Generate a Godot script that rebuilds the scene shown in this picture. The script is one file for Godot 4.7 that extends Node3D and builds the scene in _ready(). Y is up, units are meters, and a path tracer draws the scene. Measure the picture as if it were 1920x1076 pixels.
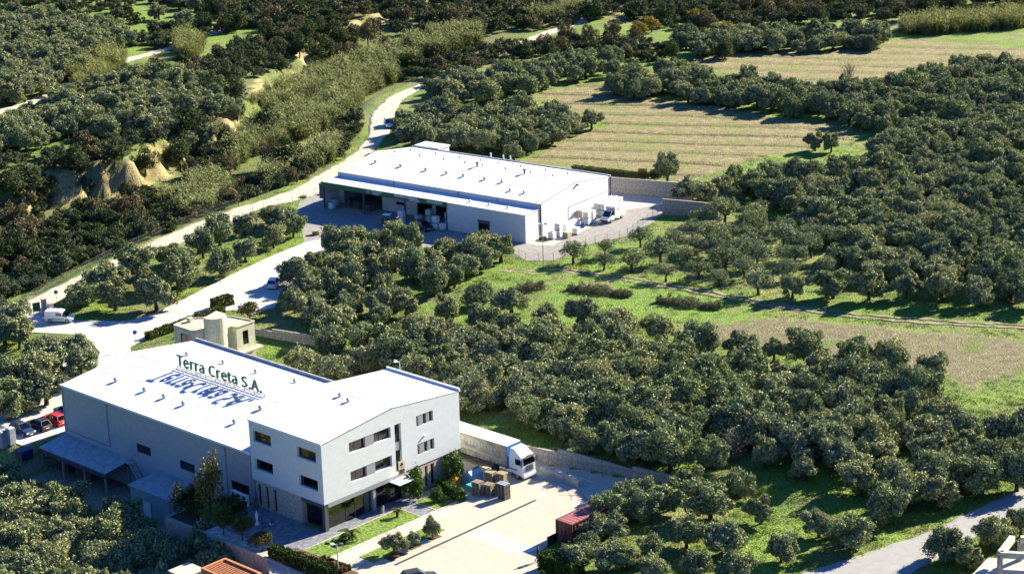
extends Node3D
# Two industrial buildings among olive groves, seen from a hill. Units are metres; the office's near ground corner and the mill's near corner carry the two building frames below.

var ORIGIN1 := Vector3(-22.493, 0, 55.451)
var YAW1 := 0.755
var ORIGIN2 := Vector3(2.571, 0, -61.882)
var YAW2 := 0.631
var A1 := Vector3(cos(YAW1), 0, sin(YAW1))
var B1 := Vector3(sin(YAW1), 0, -cos(YAW1))
var A2 := Vector3(cos(YAW2), 0, sin(YAW2))
var B2 := Vector3(sin(YAW2), 0, -cos(YAW2))
var EYE := Vector3(0, 100, 280)

var used := {}
var M := {}
var rng := RandomNumberGenerator.new()
var n1 := FastNoiseLite.new()
var n2 := FastNoiseLite.new()

# ------------------------------------------------------------------ helpers
func lin(r: float, g: float, b: float) -> Color:
	return Color(r, g, b).linear_to_srgb()

func numbered(called: String) -> String:
	var k: int = used.get(called, 0)
	used[called] = k + 1
	return called if k == 0 else "%s_%03d" % [called, k]

func pts(f: Array) -> PackedVector2Array:
	var r := PackedVector2Array()
	for i in range(0, f.size(), 2):
		r.append(Vector2(f[i], f[i + 1]))
	return r

func ss(a: float, b: float, x: float) -> float:
	var t := clampf((x - a) / (b - a), 0.0, 1.0)
	return t * t * (3.0 - 2.0 * t)

func tag(o: Node, label := "", category := "", group := "", kind := "") -> Node:
	if label: o.set_meta("label", label)
	if category: o.set_meta("category", category)
	if group: o.set_meta("group", group)
	if kind: o.set_meta("kind", kind)
	return o

func base(called: String, at: Vector3, turn := 0.0) -> Node3D:
	var o := Node3D.new()
	o.name = numbered(called)
	add_child(o)
	o.position = at
	o.rotation.y = turn
	return o

func mb() -> SurfaceTool:
	var st := SurfaceTool.new()
	st.begin(Mesh.PRIMITIVE_TRIANGLES)
	st.set_smooth_group(-1)
	return st

func fin(st: SurfaceTool) -> ArrayMesh:
	st.generate_normals()
	return st.commit()

func part(called: String, mesh: Mesh, m: Material, parent: Node) -> MeshInstance3D:
	var o := MeshInstance3D.new()
	o.name = numbered(called) if parent == self else called
	o.mesh = mesh
	o.material_override = m
	parent.add_child(o, true)
	return o

func build(st: SurfaceTool, called: String, m: Material, parent: Node) -> MeshInstance3D:
	return part(called, fin(st), m, parent)

func struct_sheet(st: SurfaceTool, called: String, m: Material) -> MeshInstance3D:
	var o := build(st, called, m, self)
	o.set_meta("kind", "structure")
	return o

func quad(st: SurfaceTool, a: Vector3, b: Vector3, c: Vector3, d: Vector3) -> void:
	# a b c d counter-clockwise seen from the front
	for v in [a, c, b, a, d, c]:
		st.add_vertex(v)

func tri(st: SurfaceTool, a: Vector3, b: Vector3, c: Vector3) -> void:
	for v in [a, c, b]:
		st.add_vertex(v)

func hexa(st: SurfaceTool, p: Array) -> void:
	# p: bottom 0..3 counter-clockwise from above (x-,z+ | x+,z+ | x+,z- | x-,z-), top 4..7 likewise
	quad(st, p[0], p[1], p[5], p[4]); quad(st, p[1], p[2], p[6], p[5])
	quad(st, p[2], p[3], p[7], p[6]); quad(st, p[3], p[0], p[4], p[7])
	quad(st, p[4], p[5], p[6], p[7]); quad(st, p[3], p[2], p[1], p[0])

func box(st: SurfaceTool, lo: Vector3, hi: Vector3) -> void:
	hexa(st, [Vector3(lo.x, lo.y, hi.z), Vector3(hi.x, lo.y, hi.z), Vector3(hi.x, lo.y, lo.z), Vector3(lo.x, lo.y, lo.z),
		Vector3(lo.x, hi.y, hi.z), Vector3(hi.x, hi.y, hi.z), Vector3(hi.x, hi.y, lo.z), Vector3(lo.x, hi.y, lo.z)])

func cbox(st: SurfaceTool, c: Vector3, s: Vector3) -> void:
	box(st, c - s * 0.5, c + s * 0.5)

func bbox(st: SurfaceTool, c: Vector3, s: Vector3, v: float) -> void:
	# box with chamfered vertical and top edges
	var x := s.x * 0.5
	var z := s.z * 0.5
	var y0 := c.y - s.y * 0.5
	var y1 := c.y + s.y * 0.5
	var ring := func(i: float, y: float) -> Array:
		var k := v - i if v > i else 0.0
		var X := x - i
		var Z := z - i
		return [Vector3(c.x - X + k, y, c.z + Z), Vector3(c.x + X - k, y, c.z + Z), Vector3(c.x + X, y, c.z + Z - k), Vector3(c.x + X, y, c.z - Z + k),
			Vector3(c.x + X - k, y, c.z - Z), Vector3(c.x - X + k, y, c.z - Z), Vector3(c.x - X, y, c.z - Z + k), Vector3(c.x - X, y, c.z + Z - k)]
	loft(st, [ring.call(0.0, y0), ring.call(0.0, y1 - v), ring.call(v * 0.999, y1)], true)

func loft(st: SurfaceTool, rings: Array, caps: bool) -> void:
	# rings of equal count, counter-clockwise from above, bottom first
	var n: int = rings[0].size()
	for r in range(rings.size() - 1):
		for i in n:
			var j := (i + 1) % n
			quad(st, rings[r][i], rings[r][j], rings[r + 1][j], rings[r + 1][i])
	if caps:
		var t: Array = rings[-1]
		var b: Array = rings[0]
		for i in range(1, n - 1):
			tri(st, t[0], t[i], t[i + 1])
			tri(st, b[0], b[i + 1], b[i])

func tube(st: SurfaceTool, p: Vector3, q: Vector3, r0: float, r1: float, n := 8, caps := true) -> void:
	var d := (q - p).normalized()
	var u := d.cross(Vector3.RIGHT if absf(d.x) < 0.9 else Vector3.UP).normalized()
	var v := u.cross(d)
	var a := []
	var b := []
	for i in n:
		var t := -TAU * i / n
		a.append(p + (u * cos(t) + v * sin(t)) * r0)
		b.append(q + (u * cos(t) + v * sin(t)) * r1)
	loft(st, [a, b], caps)

func wheel_ring(st: SurfaceTool, c: Vector3, r: float, w: float, n := 16) -> void:
	tube(st, c - Vector3(0, 0, w * 0.5), c + Vector3(0, 0, w * 0.5), r, r, n)

func prism(st: SurfaceTool, poly: PackedVector2Array, y0: float, y1: float, sides := true) -> void:
	var p := poly
	if Geometry2D.is_polygon_clockwise(p):
		p = p.duplicate(); p.reverse()
	# in the x,z plane a maths-positive order looks clockwise from above
	var t := Geometry2D.triangulate_polygon(p)
	for i in range(0, t.size(), 3):
		var a := p[t[i]]
		var b := p[t[i + 1]]
		var c := p[t[i + 2]]
		var A := Vector3(a.x, y1, a.y)
		var B := Vector3(b.x, y1, b.y)
		var C := Vector3(c.x, y1, c.y)
		if (B - A).cross(C - A).y < 0.0:
			tri(st, A, C, B)
		else:
			tri(st, A, B, C)
	if sides:
		for i in p.size():
			var a := p[i]
			var b := p[(i + 1) % p.size()]
			quad(st, Vector3(b.x, y0, b.y), Vector3(a.x, y0, a.y), Vector3(a.x, y1, a.y), Vector3(b.x, y1, b.y))

func holed_wall(st: SurfaceTool, o: Vector3, u: Vector3, up: Vector3, size: Vector2, depth: float, holes: Array) -> void:
	# front face at o spanned by u (right) and up; outward normal is u x up; holes are Rect2 in that plane with reveals of the given depth
	var n := u.cross(up).normalized()
	var xs := [0.0, size.x]
	var ys := [0.0, size.y]
	for h in holes:
		xs.append_array([h.position.x, h.end.x]); ys.append_array([h.position.y, h.end.y])
	xs.sort(); ys.sort()
	for i in xs.size() - 1:
		for j in ys.size() - 1:
			if xs[i + 1] - xs[i] < 1e-4 or ys[j + 1] - ys[j] < 1e-4: continue
			var c := Vector2((xs[i] + xs[i + 1]) * 0.5, (ys[j] + ys[j + 1]) * 0.5)
			var inside := false
			for h in holes:
				if h.has_point(c): inside = true
			if inside: continue
			quad(st, o + u * xs[i] + up * ys[j], o + u * xs[i + 1] + up * ys[j], o + u * xs[i + 1] + up * ys[j + 1], o + u * xs[i] + up * ys[j + 1])
	for h in holes:
		var p0: Vector3 = o + u * h.position.x + up * h.position.y
		var p1: Vector3 = o + u * h.end.x + up * h.position.y
		var p2: Vector3 = o + u * h.end.x + up * h.end.y
		var p3: Vector3 = o + u * h.position.x + up * h.end.y
		var d := -n * depth
		quad(st, p0, p1, p1 + d, p0 + d)
		quad(st, p3, p3 + d, p2 + d, p2)
		quad(st, p0, p0 + d, p3 + d, p3)
		quad(st, p1, p2, p2 + d, p1 + d)

func mat(called: String, c: Color, rough := 0.8, metal := 0.0) -> StandardMaterial3D:
	var m := StandardMaterial3D.new()
	m.albedo_color = c
	m.roughness = rough
	m.metallic = metal
	M[called] = m
	return m

func noise_image(seed_: int, freq: float, octaves: int, size: int, ramp: Array, low := 0.0, high := 1.0) -> Image:
	var n := FastNoiseLite.new()
	n.seed = seed_
	n.noise_type = FastNoiseLite.TYPE_SIMPLEX_SMOOTH
	n.frequency = freq
	n.fractal_octaves = octaves
	n.fractal_gain = 0.62
	var src := n.get_seamless_image(size, size)
	src.convert(Image.FORMAT_L8)
	var g := Gradient.new()
	g.remove_point(1)
	g.set_color(0, ramp[0]); g.set_offset(0, low)
	for i in range(1, ramp.size()):
		g.add_point(lerpf(low, high, float(i) / (ramp.size() - 1)), ramp[i])
	var table := PackedByteArray()
	for i in 256:
		var c := g.sample(i / 255.0)
		table.append_array([int(c.r * 255), int(c.g * 255), int(c.b * 255)])
	var data := src.get_data()
	var out := PackedByteArray()
	out.resize(size * size * 3)
	for i in size * size:
		var k := data[i] * 3
		out[i * 3] = table[k]; out[i * 3 + 1] = table[k + 1]; out[i * 3 + 2] = table[k + 2]
	return Image.create_from_data(size, size, false, Image.FORMAT_RGB8, out)

func grained(called: String, c: Color, rough: float, metres: float, seed_: int, spread: float, freq := 0.012, octaves := 6, relief := 0.0, world := true, tint := Color(1, 1, 1)) -> StandardMaterial3D:
	var m := mat(called, c, rough)
	var lo := Color(1.0 - spread, 1.0 - spread, 1.0 - spread)
	var tex := ImageTexture.create_from_image(noise_image(seed_, freq, octaves, 512, [lo, lo.lerp(Color(1, 1, 1), 0.5) * tint, Color(1, 1, 1)], 0.25, 0.75))
	m.albedo_texture = tex
	m.uv1_triplanar = true
	m.uv1_world_triplanar = world
	m.uv1_scale = Vector3.ONE / metres
	if relief > 0.0:
		m.heightmap_enabled = true
		m.heightmap_texture = tex
		m.heightmap_scale = relief
	return m

# ------------------------------------------------------------------ terrain
func side_of(line: PackedVector2Array, x: float, z: float) -> Vector2:
	# signed distance from a line (positive on its upper left side) and how far along it
	var best := 1e9
	var sd := 0.0
	var tt := 0.0
	var w := Vector2(x, z)
	for i in line.size() - 1:
		var p := line[i]
		var d := line[i + 1] - p
		var t := clampf((w - p).dot(d) / d.length_squared(), 0.0, 1.0)
		var e := (w - p - d * t).length()
		if e < best:
			best = e
			var q := w - p
			sd = e * signf(d.y * q.x - d.x * q.y)
			tt = (i + t) / (line.size() - 1)
	return Vector2(sd, tt)

func bank_at(x: float, z: float) -> float:
	# distance beyond the eroded bank; gullies bite into it so that some faces turn sideways
	var q := side_of(ravine, x, z)
	var u := q.y * (ravine.size() - 1)
	var f := fposmod(u * 1.35 + 0.25 + 0.35 * n2.get_noise_1d(u * 30.0), 1.0)
	return q.x + n1.get_noise_2d(x * 5.0, z * 5.0) * 2.2 * ss(14, 6, absf(q.x)) * ss(-150, -115, x) + 3.0 * ((f / 0.82 if f < 0.82 else (1.0 - f) / 0.18) - 0.5) * ss(1.2, 2.2, u) * ss(9, 8, u) * ss(18, 8, absf(q.x))

func ground_h(x: float, z: float) -> float:
	var dx := x - ORIGIN1.x
	var dz := z - ORIGIN1.z
	var a := dx * A1.x + dz * A1.z
	var b := dx * B1.x + dz * B1.z
	var front := ss(-7, -8.6, b) * ss(18, 13, a)
	var side := ss(-17, -19, a) * ss(4.5, 2.0, b)
	var low := maxf(front, side) * 4.3
	var lot := ss(-50.5, -53, a)
	var lotd := 1.4 * ss(24, 8, b) + 2.9 * ss(-5, -10, b)
	var y := -(low * (1.0 - lot) + lotd * lot * ss(-140, -100, a))
	var wd := b - 32.3 - (a - 5.4) * 0.25
	y += 1.2 * ss(0, 1.5, wd) * ss(-12, -6, a) * ss(45, 32, a) * ss(34, 18, wd)
	if x < 30.0:
		var r := side_of(road_edge, x, z)
		var dc := bank_at(x, z)
		var deep := -4.5 * ss(2.5, 11, r.x) * ss(1, 0.8, r.y)
		var up := ss(-2.2, 2.8, dc)
		y += deep * (1.0 - up) + 1.5 * up * ss(0, 8, r.x)
		if dc > 2.8: y += minf((dc - 2.8) * 0.035, 7.0)
	return y

func gp(v: Vector2, up := 0.0) -> Vector3:
	return Vector3(v.x, ground_h(v.x, v.y) + up, v.y)

func screen_of(p: Vector3) -> Vector2:
	# where a point falls in a 1920 x 1076 picture, to choose which trees show
	var q := p - EYE
	var c := cos(0.305)
	var s := sin(0.305)
	var f := -q.z * c - q.y * s
	return Vector2(960 + 3937.0 * q.x / f, 538 - 3937.0 * (q.y * c - q.z * s) / f)

func loc1(x: float, z: float) -> Vector2:
	var d := Vector3(x, 0, z) - ORIGIN1
	return Vector2(d.dot(A1), d.dot(B1))

func w1(a: float, b: float, y := 0.0) -> Vector3:
	return ORIGIN1 + A1 * a + B1 * b + Vector3(0, y, 0)

func w2(a: float, b: float, y := 0.0) -> Vector3:
	return ORIGIN2 + A2 * a + B2 * b + Vector3(0, y, 0)

# ------------------------------------------------------------------ plants
func leafy(seed_: int, o: Dictionary) -> ArrayMesh:
	# a crown of many small leaf sprigs gathered in lobes; o: r (radius), h (height of the middle), squash, lobes, n, len, wid, cols, spread
	var R := RandomNumberGenerator.new()
	R.seed = seed_
	var v := PackedVector3Array()
	var nn := PackedVector3Array()
	var cc := PackedColorArray()
	var lobes := []
	var r: float = o.r
	var low: float = o.get("low", -0.35)
	var nl: int = o.lobes
	for i in nl:
		var y := low + (1.0 - low) * (i + 0.5) / nl
		var t := i * 2.39996 + R.randf() * 0.9
		var w := sqrt(maxf(0.0, 1.0 - y * y))
		var d := Vector3(cos(t) * w, y, sin(t) * w)
		var far := R.randf_range(0.34, 1.0)
		lobes.append([d * r * far, r * R.randf_range(0.2, 0.44)])
	var big := lobes.duplicate()
	for l in big:
		for j in 4:
			var dd := Vector3(R.randfn(), R.randfn() + 0.5, R.randfn()).normalized()
			lobes.append([l[0] + dd * l[1] * R.randf_range(0.7, 1.15), l[1] * R.randf_range(0.3, 0.55)])
	lobes.append([Vector3.ZERO, r * 0.45])
	var total := 0.0
	for l in lobes: total += l[1] * l[1]
	var cols: Array = o.cols
	for l in lobes:
		var k := int(o.n * l[1] * l[1] / total)
		var lc: Vector3 = l[0]
		var tint := R.randf_range(0.82, 1.18)
		for i in k:
			var d := Vector3(R.randfn(), R.randfn(), R.randfn()).normalized()
			var p: Vector3 = lc + d * l[1] * (0.55 + 0.5 * sqrt(R.randf()))
			if R.randf() < 0.1: p += (d + Vector3(0, 0.5, 0)) * l[1] * R.randf_range(0.1, 0.5)
			p.y *= o.squash
			var out: Vector3 = (p + d * l[1] + Vector3(0, r * 0.25, 0)).normalized()
			var ax: Vector3 = (out * R.randf_range(0.1, 0.9) + Vector3(R.randfn(), R.randfn() + o.get("up", 0.35), R.randfn()) * 0.8).normalized()
			var sx := ax.cross(out + Vector3(R.randfn(), R.randfn(), R.randfn()) * 0.6).normalized()
			var L: float = o.len * R.randf_range(0.6, 1.35)
			var W: float = o.wid * R.randf_range(0.7, 1.3)
			var nm := sx.cross(ax)
			var turned: bool = nm.dot(out) < 0.0
			if turned: nm = -nm
			var a := p - ax * L * 0.5
			var b := p + ax * L * 0.5
			var m := p + nm * W * 0.18
			var s1 := m + sx * W * 0.5
			var s2 := m - sx * W * 0.5
			v.append_array([a, s1, b, a, b, s2] if turned else [a, b, s1, a, s2, b])
			var c: Color = cols[R.randi() % cols.size()]
			var f := tint * R.randf_range(0.75, 1.25)
			c = Color(c.r * f, c.g * f, c.b * f)
			for q in 6:
				nn.append(nm); cc.append(c)
	var lean := Vector2(R.randf_range(-0.22, 0.22), R.randf_range(-0.22, 0.22))
	for i in v.size(): v[i] += Vector3(lean.x * v[i].y, o.h, lean.y * v[i].y)
	return raw_mesh(v, nn, cc)

func raw_mesh(v: PackedVector3Array, n: PackedVector3Array, c: PackedColorArray) -> ArrayMesh:
	var ar := []
	ar.resize(Mesh.ARRAY_MAX)
	ar[Mesh.ARRAY_VERTEX] = v
	ar[Mesh.ARRAY_NORMAL] = n
	ar[Mesh.ARRAY_COLOR] = c
	var m := ArrayMesh.new()
	m.add_surface_from_arrays(Mesh.PRIMITIVE_TRIANGLES, ar)
	return m

func bole(seed_: int, height: float, r: float, limbs: int, reach: float, lean := 0.15) -> ArrayMesh:
	var R := RandomNumberGenerator.new()
	R.seed = seed_
	var st := mb()
	var p := Vector3(0, -0.2, 0)
	var fork := Vector3(R.randf_range(-lean, lean), height * 0.32, R.randf_range(-lean, lean))
	var mid := fork * 0.5 + Vector3(R.randf_range(-0.08, 0.08), 0, R.randf_range(-0.08, 0.08))
	tube(st, p, mid, r * 1.35, r, 7)
	tube(st, mid, fork, r, r * 0.85, 7)
	for i in limbs:
		var t := TAU * i / limbs + R.randf_range(-0.4, 0.4)
		var e := fork + Vector3(cos(t) * reach * 0.45, height * R.randf_range(0.2, 0.32), sin(t) * reach * 0.45)
		tube(st, fork, e, r * 0.6, r * 0.38, 6)
		for k in 2:
			var t2 := t + R.randf_range(-0.7, 0.7)
			tube(st, e, e + Vector3(cos(t2) * reach * 0.4, height * R.randf_range(0.12, 0.34), sin(t2) * reach * 0.4), r * 0.36, r * 0.1, 5)
	return fin(st)

func blades(seed_: int, o: Dictionary) -> ArrayMesh:
	# a clump of upright stalks with drooping leaves (reeds) or plain tufts of grass
	var R := RandomNumberGenerator.new()
	R.seed = seed_
	var v := PackedVector3Array()
	var nn := PackedVector3Array()
	var cc := PackedColorArray()
	for i in int(o.n):
		var t := R.randf() * TAU
		var q := sqrt(R.randf()) * float(o.r)
		var p := Vector3(cos(t) * q, -0.1, sin(t) * q)
		var H: float = o.h * R.randf_range(0.55, 1.1)
		var lean := Vector3(R.randfn() * o.lean, 1, R.randfn() * o.lean).normalized()
		var c: Color = o.cols[R.randi() % o.cols.size()]
		c = c * R.randf_range(0.75, 1.25)
		var sd := Vector3(cos(t * 7.0), 0, sin(t * 7.0))
		var top := p + lean * H
		var w: float = o.wid
		var n := sd.cross(lean).normalized()
		var mid := p + lean * H * 0.55 + n * H * 0.03
		v.append_array([p - sd * w, p + sd * w, mid + sd * w * 0.8, p - sd * w, mid + sd * w * 0.8, mid - sd * w * 0.8, mid - sd * w * 0.8, mid + sd * w * 0.8, top])
		for k in 9: nn.append(-n); cc.append(c)
		for k in int(o.leaves):
			var f := R.randf_range(0.25, 0.98)
			var s := p + lean * H * f
			var ta := R.randf() * TAU
			var dir := Vector3(cos(ta), R.randf_range(0.2, 1.1), sin(ta)).normalized()
			var e: Vector3 = s + dir * o.leaf * R.randf_range(0.6, 1.2)
			var tip: Vector3 = e + (dir * 0.6 + Vector3(0, -0.7, 0)) * o.leaf * 0.5
			var x := dir.cross(Vector3.UP).normalized() * float(o.leafw)
			v.append_array([s - x * 0.5, s + x * 0.5, e + x, s - x * 0.5, e + x, e - x, e - x, e + x, tip])
			var c2 := c * R.randf_range(0.85, 1.3)
			for j in 9: nn.append(dir.cross(x).normalized()); cc.append(c2)
	return raw_mesh(v, nn, cc)

func many(called: String, meshes: Array, m: Material, spots: Array, parent: Node) -> void:
	# spots: [Transform3D ...] shared out among the meshes
	for k in meshes.size():
		var mine := []
		for i in range(k, spots.size(), meshes.size()): mine.append(spots[i])
		if mine.is_empty(): continue
		var mm := MultiMesh.new()
		mm.transform_format = MultiMesh.TRANSFORM_3D
		mm.mesh = meshes[k]
		mm.instance_count = mine.size()
		for i in mine.size(): mm.set_instance_transform(i, mine[i])
		var o := MultiMeshInstance3D.new()
		o.name = called
		o.multimesh = mm
		o.material_override = m
		parent.add_child(o, true)
		if parent != self: o.set_meta("kind", "stuff")

func spot(p: Vector3, s: float, turn: float, tall := 1.0) -> Transform3D:
	return Transform3D(Basis(Vector3.UP, turn) * Basis.from_scale(Vector3(s * rng.randf_range(0.88, 1.14), s * tall, s * rng.randf_range(0.88, 1.14))), p)

func fill(poly: PackedVector2Array, step: float, jitter: float, seed_: int) -> PackedVector2Array:
	var R := RandomNumberGenerator.new()
	R.seed = seed_
	var lo := poly[0]
	var hi := poly[0]
	for p in poly:
		lo = lo.min(p); hi = hi.max(p)
	var r := PackedVector2Array()
	var k := 0
	var z := lo.y
	while z < hi.y:
		var x := lo.x + (step * 0.5 if k % 2 else 0.0)
		while x < hi.x:
			var q := Vector2(x + R.randf_range(-jitter, jitter) * step, z + R.randf_range(-jitter, jitter) * step)
			if Geometry2D.is_point_in_polygon(q, poly): r.append(q)
			x += step
		z += step * 0.87
		k += 1
	return r

var ravine: PackedVector2Array
var road_edge: PackedVector2Array
var zones := {}
var olive_crowns := []
var olive_boles := []

func count_word(i: int) -> String:
	var w := ["first", "second", "third", "fourth", "fifth", "sixth", "seventh", "eighth", "ninth", "tenth", "eleventh", "twelfth", "thirteenth", "fourteenth", "fifteenth", "sixteenth", "seventeenth", "eighteenth", "nineteenth", "twentieth"]
	if i < 20: return w[i]
	var t := (i + 1) / 10
	if (i + 1) % 10 == 0: return ["thirtieth", "fortieth", "fiftieth"][t - 3]
	return ["twenty-", "thirty-", "forty-"][t - 2] + w[i % 10]

func ground_color(x: float, z: float) -> Color:
	var q := Vector2(x, z)
	var a := n1.get_noise_2d(x * 3.0, z * 3.0)
	var b := n2.get_noise_2d(x * 0.9, z * 0.9)
	var fine := n1.get_noise_2d(x * 11.0, z * 11.0)
	var green := Color(0.19, 0.295, 0.024).lerp(Color(0.12, 0.19, 0.022), clampf(0.5 + a, 0, 1))
	var straw := Color(0.26, 0.235, 0.10)
	var soil := Color(0.17, 0.125, 0.07)
	var dry := ss(0.12, 0.5, b + fine * 0.25)
	var c := green.lerp(straw, dry * 0.75)
	c = c.lerp(soil, ss(0.3, 0.62, a - b * 0.3 + fine * 0.3) * 0.7)
	if x < 30.0:
		var r := side_of(road_edge, x, z)
		var dc := bank_at(x, z)
		if r.x > 2.0 and dc < 14.0:
			# scrubby bank, bare ochre earth on the steep cut
			c = c.lerp(Color(0.13, 0.12, 0.05), 0.5)
			var cut := ss(-3.5, -1.5, dc) * ss(3.4, 2.4, dc + a * 1.5) * ss(-0.05, 0.2, b + a * 0.4)
			c = c.lerp(Color(0.44, 0.33, 0.17) * (1.0 + fine * 0.3), cut * 0.9)
	if Geometry2D.is_point_in_polygon(q, zones.sparse_ground):
		c = c.lerp(straw * 0.95, 0.45 + fine * 0.3)
	return c * (1.0 + fine * 0.22)

func axis(lo: float, hi: float, step: float, far: float) -> PackedFloat32Array:
	var r := PackedFloat32Array()
	var out := []
	var s := step
	var x := lo
	while x > -far:
		s *= 1.3; x -= s; out.push_front(x)
	r.append_array(PackedFloat32Array(out))
	x = lo
	while x < hi:
		r.append(x); x += step
	s = step
	while x < far:
		r.append(x); s *= 1.3; x += s
	return r

func grid_mesh(xs: PackedFloat32Array, zs: PackedFloat32Array, height: Callable, colour: Callable, keep: Callable) -> ArrayMesh:
	var v := PackedVector3Array()
	var c := PackedColorArray()
	var w := xs.size()
	for z in zs:
		for x in xs:
			v.append(Vector3(x, height.call(x, z), z))
			c.append(colour.call(x, z))
	var n := PackedVector3Array()
	n.resize(v.size())
	for j in zs.size():
		for i in w:
			var l := v[j * w + maxi(i - 1, 0)]
			var r := v[j * w + mini(i + 1, w - 1)]
			var u := v[maxi(j - 1, 0) * w + i]
			var d := v[mini(j + 1, zs.size() - 1) * w + i]
			n[j * w + i] = (d - u).cross(r - l).normalized()
	var ix := PackedInt32Array()
	for j in zs.size() - 1:
		for i in w - 1:
			if not keep.call((xs[i] + xs[i + 1]) * 0.5, (zs[j] + zs[j + 1]) * 0.5): continue
			var k := j * w + i
			ix.append_array([k, k + 1, k + w, k + 1, k + w + 1, k + w])
	var ar := []
	ar.resize(Mesh.ARRAY_MAX)
	ar[Mesh.ARRAY_VERTEX] = v
	ar[Mesh.ARRAY_NORMAL] = n
	ar[Mesh.ARRAY_COLOR] = c
	ar[Mesh.ARRAY_INDEX] = ix
	var m := ArrayMesh.new()
	m.add_surface_from_arrays(Mesh.PRIMITIVE_TRIANGLES, ar)
	return m

func edge_distance(q: Vector2, poly: PackedVector2Array) -> float:
	var d := 1e9
	for i in poly.size():
		d = minf(d, q.distance_to(Geometry2D.get_closest_point_to_segment(q, poly[i], poly[(i + 1) % poly.size()])))
	return d if Geometry2D.is_point_in_polygon(q, poly) else -d

func field(called: String, poly: PackedVector2Array, step: float, rise: Callable, colour: Callable, m: Material) -> void:
	var lo := poly[0]
	var hi := poly[0]
	for p in poly:
		lo = lo.min(p); hi = hi.max(p)
	var xs := PackedFloat32Array()
	var zs := PackedFloat32Array()
	var x := lo.x - 2.0
	while x < hi.x + 2.0:
		xs.append(x); x += step
	var z := lo.y - 2.0
	while z < hi.y + 2.0:
		zs.append(z); z += step
	var h := func(px: float, pz: float) -> float:
		var e := edge_distance(Vector2(px, pz), poly) + n1.get_noise_2d(px * 9.0, pz * 9.0) * 2.2
		return ground_h(px, pz) - 0.14 + 0.2 * ss(-0.4, 1.2, e) + (rise.call(px, pz) if e > 0.0 else 0.0)
	var keep := func(px: float, pz: float) -> bool:
		return edge_distance(Vector2(px, pz), poly) > -2.2
	var o := part(called, grid_mesh(xs, zs, h, colour, keep), m, self)
	o.set_meta("kind", "structure")

func resample(p: PackedVector2Array, n: int) -> PackedVector2Array:
	var total := 0.0
	for i in p.size() - 1: total += p[i].distance_to(p[i + 1])
	var r := PackedVector2Array()
	var i := 0
	var done := 0.0
	for k in n:
		var want := total * k / (n - 1)
		while i < p.size() - 2 and done + p[i].distance_to(p[i + 1]) < want:
			done += p[i].distance_to(p[i + 1]); i += 1
		r.append(p[i].lerp(p[i + 1], clampf((want - done) / maxf(p[i].distance_to(p[i + 1]), 1e-4), 0, 1)))
	return r

func ribbon(called: String, up: PackedVector2Array, dn: PackedVector2Array, n: int, rise: float, ragged: float, m: Material) -> MeshInstance3D:
	var a := resample(up, n)
	var b := resample(dn, n)
	var st := SurfaceTool.new()
	st.begin(Mesh.PRIMITIVE_TRIANGLES)
	var rows := []
	for i in n:
		var d := (a[i] - b[i]).normalized()
		var pa := a[i] + d * ragged * n1.get_noise_2d(a[i].x * 12.0, a[i].y * 12.0) * 2.0
		var pb := b[i] + d * ragged * n1.get_noise_2d(b[i].x * 12.0 + 90.0, b[i].y * 12.0) * 2.0
		var row := []
		row.append(gp(pb - d * 0.15, -0.15))
		for k in 7:
			row.append(gp(pb.lerp(pa, k / 6.0), rise))
		row.append(gp(pa + d * 0.15, -0.15))
		rows.append(row)
	for i in n - 1:
		for k in 8:
			quad(st, rows[i][k], rows[i + 1][k], rows[i + 1][k + 1], rows[i][k + 1])
	st.index()
	st.generate_normals()
	var o := part(called, st.commit(), m, self)
	o.set_meta("kind", "structure")
	return o

func sheet(called: String, poly: PackedVector2Array, y: float, m: Material) -> MeshInstance3D:
	var st := mb()
	prism(st, poly, y - 0.3, y, true)
	return struct_sheet(st, called, m)

func plane1(r: Array) -> PackedVector2Array:
	# pairs a,b of the office frame as world x,z
	var p := PackedVector2Array()
	for i in range(0, r.size(), 2):
		var v := w1(r[i], r[i + 1])
		p.append(Vector2(v.x, v.z))
	return p

func plant(called: String, at: Vector3, crown: Mesh, cm: Material, trunk: Mesh, s: float, turn: float, tall := 1.0) -> Node3D:
	var t := base(called, at, turn)
	t.scale = Vector3(s * rng.randf_range(0.88, 1.14), s * tall, s * rng.randf_range(0.88, 1.14))
	part("crown", crown, cm, t)
	if trunk: part("trunk", trunk, M.bark, t)
	return t

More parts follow.
